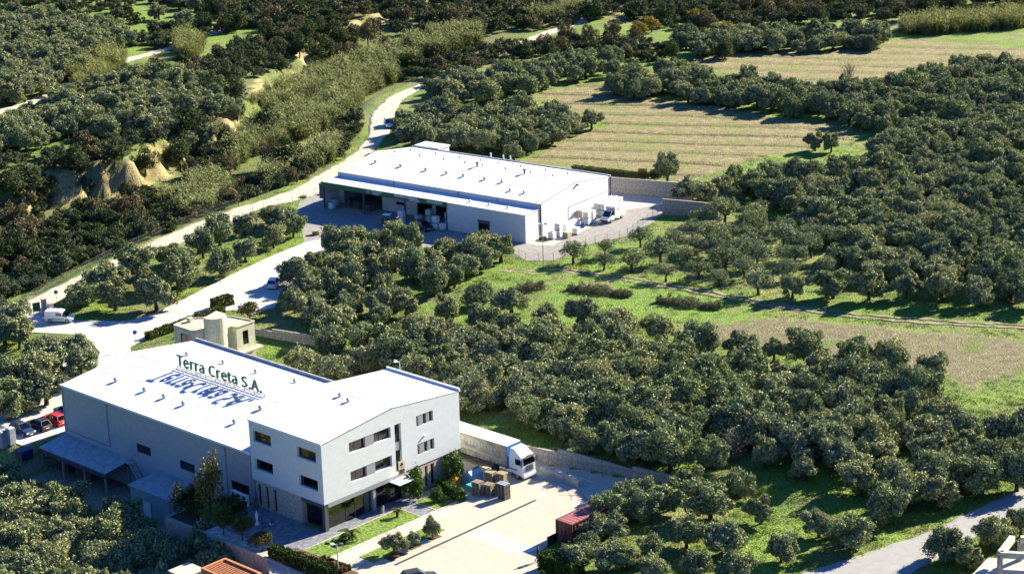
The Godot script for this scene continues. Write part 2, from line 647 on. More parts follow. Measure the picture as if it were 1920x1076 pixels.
func _ready() -> void:
	rng.seed = 11
	n1.seed = 3; n1.frequency = 0.03; n1.fractal_octaves = 3
	n2.seed = 8; n2.frequency = 0.03; n2.fractal_octaves = 4
	ravine = pts(RAVINE_LINE)
	road_edge = pts(ROAD_EDGE)
	# ---- camera
	var cam := Camera3D.new()
	cam.name = "camera"
	add_child(cam)
	cam.position = EYE
	cam.basis = Basis(Vector3.RIGHT, -0.305) * Basis(Vector3.BACK, -0.029)
	cam.fov = rad_to_deg(2.0 * atan(538.0 / 3937.0))
	cam.near = 1.0
	cam.far = 9000.0
	cam.current = true
	# ---- sky and light
	var sky_mat := ProceduralSkyMaterial.new()
	sky_mat.sky_top_color = Color(0.19, 0.44, 0.82)
	sky_mat.sky_horizon_color = Color(0.56, 0.74, 0.92)
	sky_mat.sky_curve = 0.12
	sky_mat.ground_horizon_color = Color(0.5, 0.55, 0.55)
	sky_mat.ground_bottom_color = Color(0.2, 0.22, 0.16)
	sky_mat.sky_energy_multiplier = 0.6
	var env := Environment.new()
	env.background_mode = Environment.BG_SKY
	env.sky = Sky.new()
	env.sky.sky_material = sky_mat
	env.tonemap_mode = Environment.TONE_MAPPER_LINEAR
	env.tonemap_exposure = 3.45
	env.sdfgi_enabled = true
	env.ssao_enabled = true
	env.ssil_enabled = true
	var we := WorldEnvironment.new()
	we.name = "world_environment"
	we.environment = env
	add_child(we)
	var sun := DirectionalLight3D.new()
	sun.name = "sun"
	add_child(sun)
	var el := deg_to_rad(28.0)
	sun.look_at_from_position(Vector3.ZERO, Vector3(-0.807 * cos(el), -sin(el), 0.591 * cos(el)), Vector3.UP)
	sun.light_energy = 1.6
	sun.light_color = Color(1.0, 0.955, 0.87)
	sun.light_angular_distance = 0.5
	sun.shadow_enabled = true
	materials()
	ground()
	buildings()
	groves()
	things()

func materials() -> void:
	var g := mat("ground", Color(1, 1, 1), 0.95)
	g.vertex_color_use_as_albedo = true
	var gt := ImageTexture.create_from_image(noise_image(21, 0.045, 6, 1024, [Color(0.5, 0.52, 0.42), Color(0.84, 0.86, 0.76), Color(1, 1, 1)], 0.28, 0.7))
	g.albedo_texture = gt
	g.uv1_triplanar = true; g.uv1_world_triplanar = true
	g.uv1_scale = Vector3.ONE / 17.0
	g.heightmap_enabled = true
	g.heightmap_texture = gt
	g.heightmap_scale = 14.0
	var leaf := mat("leaf", Color(1, 1, 1), 0.7)
	leaf.metallic_specular = 0.15
	leaf.vertex_color_use_as_albedo = true
	leaf.backlight_enabled = true
	leaf.backlight = Color(0.44, 0.46, 0.34)
	grained("bark", lin(0.11, 0.085, 0.06), 0.95, 0.8, 31, 0.5, 0.02, 4, 1.5, false)
	grained("dirt_road", lin(0.52, 0.46, 0.35), 0.95, 14.0, 41, 0.16, 0.02, 6)
	grained("track_soil", lin(0.34, 0.27, 0.17), 0.95, 6.0, 58, 0.35, 0.03, 5, 1.5)
	grained("asphalt", lin(0.45, 0.435, 0.395), 0.9, 15.0, 42, 0.06, 0.01, 6)
	grained("road_asphalt", lin(0.27, 0.268, 0.258), 0.9, 9.0, 59, 0.06, 0.01, 6)
	grained("dark_asphalt", lin(0.25, 0.24, 0.22), 0.9, 13.0, 43, 0.12, 0.02, 6)
	grained("concrete_yard", lin(0.42, 0.388, 0.32), 0.85, 16.0, 44, 0.05, 0.02, 6, 0.3, true, Color(1.0, 0.98, 0.94))
	grained("path_concrete", lin(0.55, 0.48, 0.36), 0.85, 9.0, 45, 0.1, 0.02, 6, 0.2)
	grained("slate", lin(0.20, 0.215, 0.24), 0.7, 5.0, 46, 0.25, 0.012, 6, 0.2)
	grained("concrete", lin(0.48, 0.45, 0.385), 0.9, 6.0, 47, 0.35, 0.02, 6, 0.4).uv1_scale = Vector3(0.55, 0.12, 0.55)
	grained("pale_concrete", lin(0.55, 0.52, 0.45), 0.9, 5.0, 48, 0.25, 0.01, 6, 0.3)
	grained("lawn", lin(0.16, 0.27, 0.02), 0.95, 6.0, 49, 0.4, 0.02, 6, 6.0)
	grained("mulch", lin(0.17, 0.09, 0.045), 0.95, 2.0, 50, 0.55, 0.03, 5, 3.0)
	grained("white_wall", lin(0.66, 0.70, 0.69), 0.75, 9.0, 51, 0.045, 0.02, 5)
	grained("grey_wall", lin(0.38, 0.41, 0.42), 0.6, 9.0, 52, 0.07, 0.02, 5)
	grained("mill_wall", lin(0.60, 0.62, 0.63), 0.6, 9.0, 53, 0.05, 0.02, 5)
	grained("roof_white", lin(0.60, 0.61, 0.62), 0.5, 11.0, 54, 0.10, 0.006, 6)
	grained("stone", lin(0.60, 0.52, 0.40), 0.85, 3.5, 55, 0.3, 0.02, 5, 0.6)
	grained("shed_roof", lin(0.42, 0.44, 0.46), 0.5, 6.0, 56, 0.2, 0.01, 5)
	mat("dark_frame", lin(0.025, 0.027, 0.03), 0.45)
	mat("grey_panel", lin(0.30, 0.30, 0.31), 0.6)
	mat("road_paint", lin(0.72, 0.70, 0.64), 0.8)
	grained("dark_cloth", lin(0.09, 0.10, 0.11), 0.9, 1.0, 57, 0.3, 0.02, 4)
	mat("dark_panel", lin(0.07, 0.075, 0.085), 0.6)
	mat("white_paint", lin(0.8, 0.8, 0.79), 0.45)
	mat("galvanised", lin(0.45, 0.46, 0.47), 0.45, 0.6)
	mat("black", lin(0.012, 0.012, 0.013), 0.6)
	mat("rubber", lin(0.02, 0.02, 0.02), 0.85)
	mat("sign_green", lin(0.03, 0.13, 0.085), 0.5)
	mat("fascia_green", lin(0.018, 0.12, 0.06), 0.55)
	var gl := mat("glass", Color(0.03, 0.04, 0.045), 0.06)
	gl.metallic_specular = 0.7
	var cg := mat("clear_glass", Color(0.45, 0.55, 0.55, 0.25), 0.04)
	cg.transparency = BaseMaterial3D.TRANSPARENCY_ALPHA
	M.concrete_yard.uv1_offset = Vector3(0.3, 0, 0.1)

func ground() -> void:
	zones.sparse_ground = pts(FILL.thin[1])
	for k in ZONES: zones[k] = pts(ZONES[k])
	var o := part("ground", grid_mesh(axis(-160, 160, 1.3, 5000), axis(-345, 95, 1.4, 5000), ground_h, ground_color, func(_x: float, _z: float) -> bool: return true), M.ground, self)
	o.set_meta("kind", "structure")
	print("terrain ", Time.get_ticks_msec())
	# ploughed and fallow fields with real furrows
	var fd := Vector2(0.956, 0.292)
	var rise := func(x: float, z: float) -> float:
		var t := Vector2(x, z).dot(Vector2(-fd.y, fd.x)) + n2.get_noise_2d(x * 0.5, z * 0.5) * 3.0
		var f := fposmod(t, 8.2)
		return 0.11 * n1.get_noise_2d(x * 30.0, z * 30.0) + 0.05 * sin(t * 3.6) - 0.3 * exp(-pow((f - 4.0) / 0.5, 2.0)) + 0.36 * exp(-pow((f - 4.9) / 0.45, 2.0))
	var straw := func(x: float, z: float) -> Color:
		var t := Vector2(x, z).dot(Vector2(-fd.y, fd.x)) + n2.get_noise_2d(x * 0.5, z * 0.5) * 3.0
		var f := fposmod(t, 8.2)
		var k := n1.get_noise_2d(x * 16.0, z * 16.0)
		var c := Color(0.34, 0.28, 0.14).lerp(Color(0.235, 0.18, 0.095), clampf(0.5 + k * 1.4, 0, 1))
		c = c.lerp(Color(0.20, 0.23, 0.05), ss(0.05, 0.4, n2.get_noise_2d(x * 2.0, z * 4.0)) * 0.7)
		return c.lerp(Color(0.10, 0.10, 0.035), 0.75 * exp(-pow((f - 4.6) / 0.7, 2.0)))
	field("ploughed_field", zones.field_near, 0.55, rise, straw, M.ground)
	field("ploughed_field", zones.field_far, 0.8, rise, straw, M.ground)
	var rise2 := func(x: float, z: float) -> float:
		return 0.07 * n1.get_noise_2d(x * 34.0, z * 34.0) + 0.035 * sin(z * 5.0 - x * 0.6 + n2.get_noise_2d(x * 3.0, z * 3.0) * 2.0)
	var brown := func(x: float, z: float) -> Color:
		var k := n1.get_noise_2d(x * 18.0, z * 18.0)
		var c := Color(0.235, 0.205, 0.11).lerp(Color(0.15, 0.125, 0.07), clampf(0.5 + k * 1.3, 0, 1))
		return c.lerp(Color(0.13, 0.18, 0.025), ss(0.3, 0.5, n2.get_noise_2d(x * 2.6, z * 2.6)))
	field("fallow_field", zones.fallow, 0.6, rise2, brown, M.ground)
	var rise3 := func(x: float, z: float) -> float:
		return 0.06 * n1.get_noise_2d(x * 28.0, z * 28.0)
	var lush := func(x: float, z: float) -> Color:
		var k := n1.get_noise_2d(x * 14.0, z * 14.0)
		var c := Color(0.19, 0.32, 0.022).lerp(Color(0.13, 0.22, 0.022), clampf(0.5 + k * 1.4, 0, 1))
		return c.lerp(Color(0.24, 0.20, 0.09), ss(0.25, 0.5, n2.get_noise_2d(x * 2.2 + 40.0, z * 2.2)) * 0.8)
	field("meadow_ground", zones.meadow, 0.7, rise3, lush, M.ground)
	print("fields ", Time.get_ticks_msec())
	ribbon("valley_road", pts(ROAD_UP), pts(ROAD_DN), 240, 0.05, 0.35, M.dirt_road)
	var h := pts(HILLROAD)
	var hu := PackedVector2Array()
	var hd := PackedVector2Array()
	for i in h.size():
		var d := (h[mini(i + 1, h.size() - 1)] - h[maxi(i - 1, 0)]).normalized().orthogonal()
		hu.append(h[i] + d * 1.3); hd.append(h[i] - d * 1.3)
	ribbon("hillside_track", hu, hd, 120, 0.16, 0.5, M.dirt_road)
	ribbon("lower_road", pts(BRROAD_UP), pts(BRROAD_DN), 60, 0.05, 0.2, M.road_asphalt)
	var t := pts(TRACK_UP)
	for s in [-0.75, 0.75]:
		var tu := PackedVector2Array()
		var td := PackedVector2Array()
		for i in t.size():
			var d := (t[mini(i + 1, t.size() - 1)] - t[maxi(i - 1, 0)]).normalized().orthogonal()
			tu.append(t[i] + d * (s + 0.28)); td.append(t[i] + d * (s - 0.28))
		ribbon("farm_track", tu, td, 140, 0.09, 0.35, M.track_soil)
	ribbon("parking_lot", plane1([-67.5, -4.6, -67.0, 28.0]), plane1([-51.6, -4.6, -51.6, 28.0]), 40, 0.06, 0.3, M.asphalt)
	ribbon("shed_ground", plane1([-51.8, -9.5, -19.2, -9.5]), plane1([-51.8, 0.1, -19.2, 0.1]), 60, 0.05, 0.6, M.track_soil)
	sheet("driveway", pts(DRIVE), 0.045, M.asphalt)
	sheet("mill_yard", pts(YARD2), 0.03, M.dark_asphalt)
	sheet("mill_apron", pts(APRON2), 0.05, M.path_concrete)

func groves() -> void:
	var oc := [Color(0.098, 0.127, 0.072), Color(0.152, 0.181, 0.112), Color(0.255, 0.28, 0.182), Color(0.064, 0.09, 0.047), Color(0.25, 0.255, 0.128)]
	var hue := [Color(1.0, 1.0, 1.0), Color(1.06, 1.05, 0.94), Color(0.86, 0.92, 0.9), Color(1.0, 1.02, 1.04), Color(1.16, 1.12, 1.0), Color(0.92, 0.98, 0.85), Color(1.1, 1.1, 1.1), Color(0.8, 0.86, 0.82)]
	for i in 8:
		var shade := []
		for c in oc: shade.append(c * hue[i] * Color(1.58, 1.5, 1.42))
		olive_crowns.append(leafy(100 + i, {"r": 2.25 + 0.16 * (i % 3), "h": 2.2, "squash": 0.80 + 0.04 * (i % 4), "lobes": 13 + i, "n": 9000, "len": 0.4, "wid": 0.14, "cols": shade, "low": -0.65}))
		olive_boles.append(bole(200 + i, 4.2, 0.24, 4, 2.2))
	var thin_crowns := []
	for i in 4:
		var shade := []
		for c in oc: shade.append(c * hue[i + 2] * 1.2)
		thin_crowns.append(leafy(150 + i, {"r": 2.6, "h": 2.5, "squash": 0.68, "lobes": 12 + i, "n": 2100, "len": 0.42, "wid": 0.13, "cols": shade, "low": -0.3}))
	var solo := []
	var mass := []
	var all := []
	for k in HAND:
		for p in pts(HAND[k]):
			solo.append([p, k, true]); all.append(p)
	var seed_ := 500
	var pool := []
	for k in FILL:
		seed_ += 1
		for p in fill(pts(FILL[k][1]), FILL[k][0], 0.27, seed_):
			var ok := true
			for q in all:
				if p.distance_squared_to(q) < 12.5:
					ok = false; break
			if ok: pool.append([p, k, false])
	pool.sort_custom(func(a, b): return a[0].y > b[0].y)
	for e in pool:
		var s := screen_of(gp(e[0], 3.0))
		if solo.size() < 300 and s.x > 20 and s.x < 1900 and s.y > 10 and s.y < 1066: solo.append(e)
		else: mass.append(e)
	print("olives ", solo.size(), " + ", mass.size())
	var say := {
		"strip": ["olive tree on the grass strip beside the driveway, counting rightwards from the parked van", "olives on the strip beside the driveway"],
		"entry": ["olive tree left of the factory beside the entrance fork, counting from the left", "olives beside the entrance fork"],
		"millfront": ["olive tree in grass before the oil mill's shaded yard, counting from the left", "olives in front of the mill yard"],
		"grove": ["olive tree along the upper edge of the central grove, counting from the left", "olives of the central grove"],
		"sparse": ["open thinly leaved olive tree between mill wall and farm track, counting from the left", "thin olives by the mill wall"],
		"trackside": ["olive tree throwing its shadow across the farm track, counting from the left", "olives along the farm track"],
		"meadow": ["olive tree standing alone on grass above the lower road, counting from the left", "olives on the grass by the lower road"],
		"yardside": ["olive tree beside the red container and concrete yard, counting from the left", "olives beside the container"],
		"field": ["lone olive tree at the edge of the ploughed field, counting from the left", "olives at the field edge"]}
	var by := {}
	for e in solo:
		if not by.has(e[1]): by[e[1]] = []
		by[e[1]].append(e)
	var in_row := {}
	var bottom := {}
	for k in by:
		for e in by[k]:
			if not e[2]: bottom[k] = maxf(bottom.get(k, -1e9), e[0].y)
	for k in by:
		var list: Array = by[k]
		list.sort_custom(func(a, b): return screen_of(gp(a[0])).x < screen_of(gp(b[0])).x)
		var nth := 0
		for e in list:
			var i := rng.randi() % 8
			var s := rng.randf_range(0.78, 1.24)
			if k == "sparse" or k == "thin": s *= 0.8
			if k == "lowleft": s *= 0.86
			if k == "meadow": s *= 0.84
			if k == "yardside": s *= 0.76
			if k == "strip": s *= 1.02
			if k == "grove" or k == "bigright": s *= 0.97
			if k == "millfront" or k == "millgrove": s *= 0.95
			var t := plant("olive_tree", gp(e[0]), thin_crowns[i % 4] if k in ["sparse", "thin"] else olive_crowns[i], M.leaf, olive_boles[i], s, rng.randf() * TAU, rng.randf_range(0.9, 1.12))
			if e[2]:
				tag(t, "%s %s" % [count_word(nth), say[k][0]], "tree", say[k][1])
				nth += 1
			else:
				var row: int = int(round((bottom[k] - e[0].y) / (FILL[k][0] * 0.87)))
				var key := "%s %d" % [k, row]
				var nr: int = in_row.get(key, 0)
				in_row[key] = nr + 1
				var what: Array = {"lowleft": ["small olive tree below the factory", "olives of the grove below the factory"], "grove": ["olive tree in the dense central grove", "olives of the central grove"], "millgrove": ["olive tree in the grove before the mill yard", "olives in front of the mill yard"], "thin": ["thin olive tree in the pale orchard", "thin olives of the sparse orchard"]}.get(k, ["olive tree in the large right-hand grove", "olives of the far right grove"])
				tag(t, "%s, %s row from the bottom, %s from the left" % [what[0], count_word(row), count_word(nr)], "tree", what[1])
	var rest := Node3D.new()
	rest.name = "olive_groves"
	add_child(rest)
	tag(rest, "dense grey-green olive groves covering the hillside and valley beyond the mill", "olive grove", "", "stuff")
	var spots := []
	var thin_spots := []
	for e in mass:
		(thin_spots if e[1] == "thin" else spots).append(spot(gp(e[0]), rng.randf_range(0.76, 1.2) * (0.86 if e[1] in ["lowleft", "thin"] else 1.0), rng.randf() * TAU, rng.randf_range(0.9, 1.12)))
	# each crown with its own bole: same order, same share-out
	many("crowns", olive_crowns, M.leaf, spots, rest)
	many("trunks", olive_boles, M.bark, spots, rest)
	many("crowns", thin_crowns, M.leaf, thin_spots, rest)
	many("trunks", olive_boles.slice(0, 4), M.bark, thin_spots, rest)
	# reeds
	var rc := [Color(0.20, 0.22, 0.085), Color(0.15, 0.185, 0.06), Color(0.27, 0.26, 0.12), Color(0.11, 0.15, 0.05)]
	var reeds := []
	for i in 4:
		reeds.append(blades(700 + i, {"n": 60, "r": 1.3, "h": 4.0, "lean": 0.13, "wid": 0.03, "leaves": 7, "leaf": 0.75, "leafw": 0.045, "cols": rc}))
	var yellow_reeds := [blades(710, {"n": 60, "r": 1.3, "h": 4.0, "lean": 0.13, "wid": 0.03, "leaves": 7, "leaf": 0.75, "leafw": 0.045, "cols": [Color(0.25, 0.25, 0.08), Color(0.19, 0.21, 0.06), Color(0.30, 0.28, 0.12), Color(0.13, 0.16, 0.05)]})]
	var rr := []
	var yy := []
	for k in REEDS:
		seed_ += 1
		for p in fill(pts(REEDS[k][1]), REEDS[k][0], 0.4, seed_):
			(yy if k.begins_with("hill") or k == "far" else rr).append(spot(gp(p), rng.randf_range(0.5, 1.25), rng.randf() * TAU))
	var ro := Node3D.new(); ro.name = "reed_bed"; add_child(ro)
	tag(ro, "tall pale green reeds crowding the ravine beside the valley road", "reeds", "", "stuff")
	many("reeds", reeds, M.leaf, rr, ro)
	var yo := Node3D.new(); yo.name = "yellow_reeds"; add_child(yo)
	tag(yo, "yellowish cane thickets on the hillside and beyond the far field", "reeds", "", "stuff")
	many("reeds", yellow_reeds, M.leaf, yy, yo)
	# scrub
	var shades := {
		"dark": [Color(0.052, 0.072, 0.030), Color(0.075, 0.098, 0.042), Color(0.10, 0.125, 0.052)],
		"brown": [Color(0.19, 0.145, 0.08), Color(0.15, 0.13, 0.075), Color(0.22, 0.17, 0.09), Color(0.11, 0.12, 0.06)],
		"yellow": [Color(0.38, 0.28, 0.05), Color(0.32, 0.23, 0.045), Color(0.18, 0.17, 0.05)],
		"mid": [Color(0.09, 0.112, 0.06), Color(0.125, 0.148, 0.08), Color(0.075, 0.092, 0.05)]}
	var bush := {}
	for k in shades:
		bush[k] = []
		for i in 3:
			bush[k].append(leafy(800 + i * 7 + shades.keys().find(k), {"r": 1.9, "h": 1.15, "squash": 0.8, "lobes": 11 + i, "n": 2200, "len": 0.34, "wid": 0.16, "cols": shades[k], "low": -0.3}))
	var so := Node3D.new(); so.name = "ravine_scrub"; add_child(so)
	tag(so, "dark mixed scrub filling the ravine banks and the far valley floor", "scrub", "", "stuff")
	var per := {"dark": [], "brown": [], "mid": []}
	for k in SCRUB:
		seed_ += 1
		for p in fill(pts(SCRUB[k][1]), SCRUB[k][0], 0.4, seed_):
			var pick: String = ["dark", "mid", "mid", "mid", "dark", "mid", "brown"][rng.randi() % 7]
			per[pick].append(spot(gp(p, -0.2), rng.randf_range(0.55, 1.25) * (1.35 if k == "top" else 1.0), rng.randf() * TAU, rng.randf_range(0.8, 1.3)))
	for k in per: many("bushes", bush[k], M.leaf, per[k], so)
	var big := {}
	for k in ["dark", "brown", "yellow"]:
		big[k] = leafy(850 + big.size(), {"r": 2.9, "h": 3.0, "squash": 0.95, "lobes": 18, "n": 4600 if k == "dark" else 3200, "len": 0.4, "wid": 0.2, "cols": shades[k], "low": -0.7})
	var tall_bole := bole(860, 5.2, 0.2, 5, 2.0)
	var nth := 0
	for kind in [[BROWN.list, "brown", "rust brown autumn tree among the reeds and scrub, counting from the left", "autumn trees of the ravine", 0.75], [YELLOW.list, "yellow", "golden yellow autumn tree beyond the groves, counting from the left", "yellow trees", 0.8], [DARK.list, "dark", "dark evergreen tree on the ravine bank and hillside, counting from the left", "dark trees of the ravine", 0.85]]:
		var p := Array(pts(kind[0]))
		p.sort_custom(func(a, b): return screen_of(gp(a)).x < screen_of(gp(b)).x)
		nth = 0
		for q in p:
			var t := plant({"brown": "autumn_tree", "yellow": "autumn_tree", "dark": "evergreen_tree"}[kind[1]], gp(q), big[kind[1]], M.leaf, tall_bole, kind[4] * rng.randf_range(0.8, 1.25), rng.randf() * TAU, rng.randf_range(0.85, 1.2))
			tag(t, "%s %s" % [count_word(nth), kind[2]], "tree", kind[3])
			nth += 1
	# grass tufts over the open ground between camera and mill
	var tuft := []
	for i in 3:
		tuft.append(blades(1100 + i, {"n": 26, "r": 0.45, "h": 0.34, "lean": 0.5, "wid": 0.03, "leaves": 0, "leaf": 0.1, "leafw": 0.01, "cols": [Color(0.15, 0.24, 0.03), Color(0.11, 0.18, 0.025), Color(0.22, 0.27, 0.05), Color(0.27, 0.25, 0.11)]}))
	var ts := []
	var R := RandomNumberGenerator.new()
	R.seed = 77
	var no_grass := [pts(DRIVE), pts(YARD2), pts(ROAD_UP) , plane1([-68, -9, 31, -16, 27, 8, 22, 16, 22, 24, 19.5, 34, -34, 30, -68, 28]), zones.field_near, zones.field_far, zones.fallow]
	var rd := pts(ROAD_DN)
	rd.reverse()
	no_grass[2].append_array(rd)
	var br := pts(BRROAD_DN)
	br.reverse()
	var brr := pts(BRROAD_UP)
	brr.append_array(br)
	no_grass.append(brr)
	for i in 90000:
		var z := lerpf(-215.0, 84.0, sqrt(R.randf()))
		var q := Vector2(R.randf_range(-0.30, 0.30) * (290.0 - z) , z)
		if n2.get_noise_2d(q.x * 2.5, q.y * 2.5) + R.randf_range(-0.5, 0.5) < -0.12: continue
		var bad := false
		for g in no_grass:
			if Geometry2D.is_point_in_polygon(q, g):
				bad = true; break
		if not bad: ts.append(spot(gp(q, -0.02), R.randf_range(0.5, 1.5), R.randf() * TAU, R.randf_range(0.6, 1.3)))
	var to := Node3D.new(); to.name = "grass"; add_child(to)
	tag(to, "tufts of bright winter grass growing between the olive trees", "grass", "", "stuff")
	many("tufts", tuft, M.leaf, ts, to)
	print("tufts ", ts.size())
	print("plants ", Time.get_ticks_msec())

# ------------------------------------------------------------------ buildings
func win(parent: Node, o: Vector3, u: Vector3, up: Vector3, r: Rect2, depth: float, cells: Array, called := "window") -> void:
	# frame set back by depth in a hole of the wall plane; cells: ["glass"|"panel", share]
	var n := u.cross(up).normalized()
	var q := o - n * depth
	var st := mb()
	var fw := 0.07
	var slab := func(s: SurfaceTool, x0: float, y0: float, x1: float, y1: float, d0: float, d1: float) -> void:
		var P := func(x: float, y: float, d: float) -> Vector3: return q + u * x + up * y + n * d
		quad(s, P.call(x0, y0, d1), P.call(x1, y0, d1), P.call(x1, y1, d1), P.call(x0, y1, d1))
		quad(s, P.call(x0, y1, d1), P.call(x1, y1, d1), P.call(x1, y1, d0), P.call(x0, y1, d0))
		quad(s, P.call(x0, y0, d0), P.call(x1, y0, d0), P.call(x1, y0, d1), P.call(x0, y0, d1))
		quad(s, P.call(x1, y0, d1), P.call(x1, y0, d0), P.call(x1, y1, d0), P.call(x1, y1, d1))
		quad(s, P.call(x0, y0, d0), P.call(x0, y0, d1), P.call(x0, y1, d1), P.call(x0, y1, d0))
	var x0 := r.position.x
	var y0 := r.position.y
	var x1 := r.end.x
	var y1 := r.end.y
	slab.call(st, x0, y0, x1, y0 + fw, 0.0, 0.06)
	slab.call(st, x0, y1 - fw, x1, y1, 0.0, 0.06)
	slab.call(st, x0, y0 + fw, x0 + fw, y1 - fw, 0.0, 0.06)
	slab.call(st, x1 - fw, y0 + fw, x1, y1 - fw, 0.0, 0.06)
	var total := 0.0
	for c in cells: total += c[1]
	var x := x0 + fw
	var span := (x1 - x0 - 2 * fw) / total
	var bits := []
	for i in cells.size():
		var e: float = x + cells[i][1] * span
		bits.append([x, e, cells[i][0]])
		if i < cells.size() - 1: slab.call(st, e - 0.03, y0 + fw, e + 0.03, y1 - fw, 0.0, 0.05)
		x = e
	var f := build(st, called, M.dark_frame, parent)
	for b in bits:
		var s2 := mb()
		if b[2] == "glass":
			slab.call(s2, b[0], y0 + fw, b[1], y1 - fw, 0.0, 0.02)
			build(s2, "pane", M.glass, f)
		else:
			slab.call(s2, b[0] + 0.02, y0 + 0.02, b[1] - 0.02, y1 - 0.02, 0.062, depth - 0.04)
			build(s2, "shutter_panel", M.grey_panel, f)

func roof_vent(parent: Node, at: Vector3, size := 1.0) -> void:
	var s := size * 0.8
	var st := mb()
	tube(st, at - Vector3(0, 0.15, 0), at + Vector3(0, 0.28, 0) * s, 0.26 * s, 0.26 * s, 10)
	tube(st, at + Vector3(0, 0.28, 0) * s, at + Vector3(0, 0.5, 0) * s, 0.34 * s, 0.4 * s, 10)
	tube(st, at + Vector3(0, 0.5, 0) * s, at + Vector3(0, 0.72, 0) * s, 0.4 * s, 0.14 * s, 10)
	build(st, "roof_vent", M.galvanised, parent)

func gable_roof(parent: Node, a0: float, a1: float, b0: float, bm: float, b1: float, h: float, hm: float, over: float, m: Material) -> MeshInstance3D:
	var st := mb()
	var t := 0.16
	var P := func(a: float, b: float, y: float) -> Vector3: return Vector3(a, y, -b)
	for s in [[b0 - over, h - over * (hm - h) / (bm - b0), bm, hm], [bm, hm, b1 + over, h - over * (hm - h) / (b1 - bm)]]:
		hexa(st, [P.call(a0 - over, s[0], s[1]), P.call(a1 + over, s[0], s[1]), P.call(a1 + over, s[2], s[3]), P.call(a0 - over, s[2], s[3]),
			P.call(a0 - over, s[0], s[1] + t), P.call(a1 + over, s[0], s[1] + t), P.call(a1 + over, s[2], s[3] + t), P.call(a0 - over, s[2], s[3] + t)])
	var o := build(st, "roof", m, parent)
	# standing seams and ridge cap
	var sm := mb()
	var a := a0 + 0.5
	while a < a1:
		for s in [[b0, h, bm, hm], [bm, hm, b1, h]]:
			var w := 0.025
			hexa(sm, [P.call(a - w, s[0], s[1] + t), P.call(a + w, s[0], s[1] + t), P.call(a + w, s[2], s[3] + t), P.call(a - w, s[2], s[3] + t),
				P.call(a - w, s[0], s[1] + t + 0.035), P.call(a + w, s[0], s[1] + t + 0.035), P.call(a + w, s[2], s[3] + t + 0.035), P.call(a - w, s[2], s[3] + t + 0.035)])
		a += 1.0
	build(sm, "roof_seams", m, o)
	var rc := mb()
	tube(rc, P.call(a0, bm, hm + t - 0.03), P.call(a1, bm, hm + t - 0.03), 0.05, 0.05, 8)
	build(rc, "ridge_cap", m, o)
	return o

func gable_wall(st: SurfaceTool, a: float, b0: float, bm: float, b1: float, y0: float, h: float, hm: float, outward: float) -> void:
	var p := [Vector3(a, y0, -b0), Vector3(a, y0, -b1), Vector3(a, h, -b1), Vector3(a, hm, -bm), Vector3(a, h, -b0)]
	if outward < 0: p.reverse()
	for i in range(1, 4): tri(st, p[0], p[i], p[i + 1])

func text3(s: String, height: float, thick: float) -> TextMesh:
	var t := TextMesh.new()
	var f := SystemFont.new()
	f.font_names = PackedStringArray(["Droid Sans"])
	t.font = f
	t.text = s
	t.font_size = 48
	t.pixel_size = height / 34.5
	t.depth = thick
	t.curve_step = 3.0
	t.horizontal_alignment = HORIZONTAL_ALIGNMENT_LEFT
	t.vertical_alignment = VERTICAL_ALIGNMENT_BOTTOM
	return t

func put_text(parent: Node, called: String, s: String, height: float, thick: float, at: Vector3, turn: float, m: Material, bold := false) -> MeshInstance3D:
	var src := text3(s, height, thick)
	var mesh: Mesh = src
	if bold:
		# a heavier face: the strokes thickened by stepped copies fused into one mesh
		var st := SurfaceTool.new()
		st.begin(Mesh.PRIMITIVE_TRIANGLES)
		var w := height * 0.045
		var k := 0
		for d in [Vector2(0, 0), Vector2(-w, 0), Vector2(w, 0), Vector2(0, -w * 0.5), Vector2(0, w * 0.5)]:
			st.append_from(src, 0, Transform3D(Basis.IDENTITY, Vector3(d.x, d.y, 0.003 * k)))
			k += 1
		mesh = st.commit()
	var o := part(called, mesh, m, parent)
	o.position = at
	o.rotation.y = turn
	return o

func buildings() -> void:
	factory()
	office()
	mill()
	green_house()

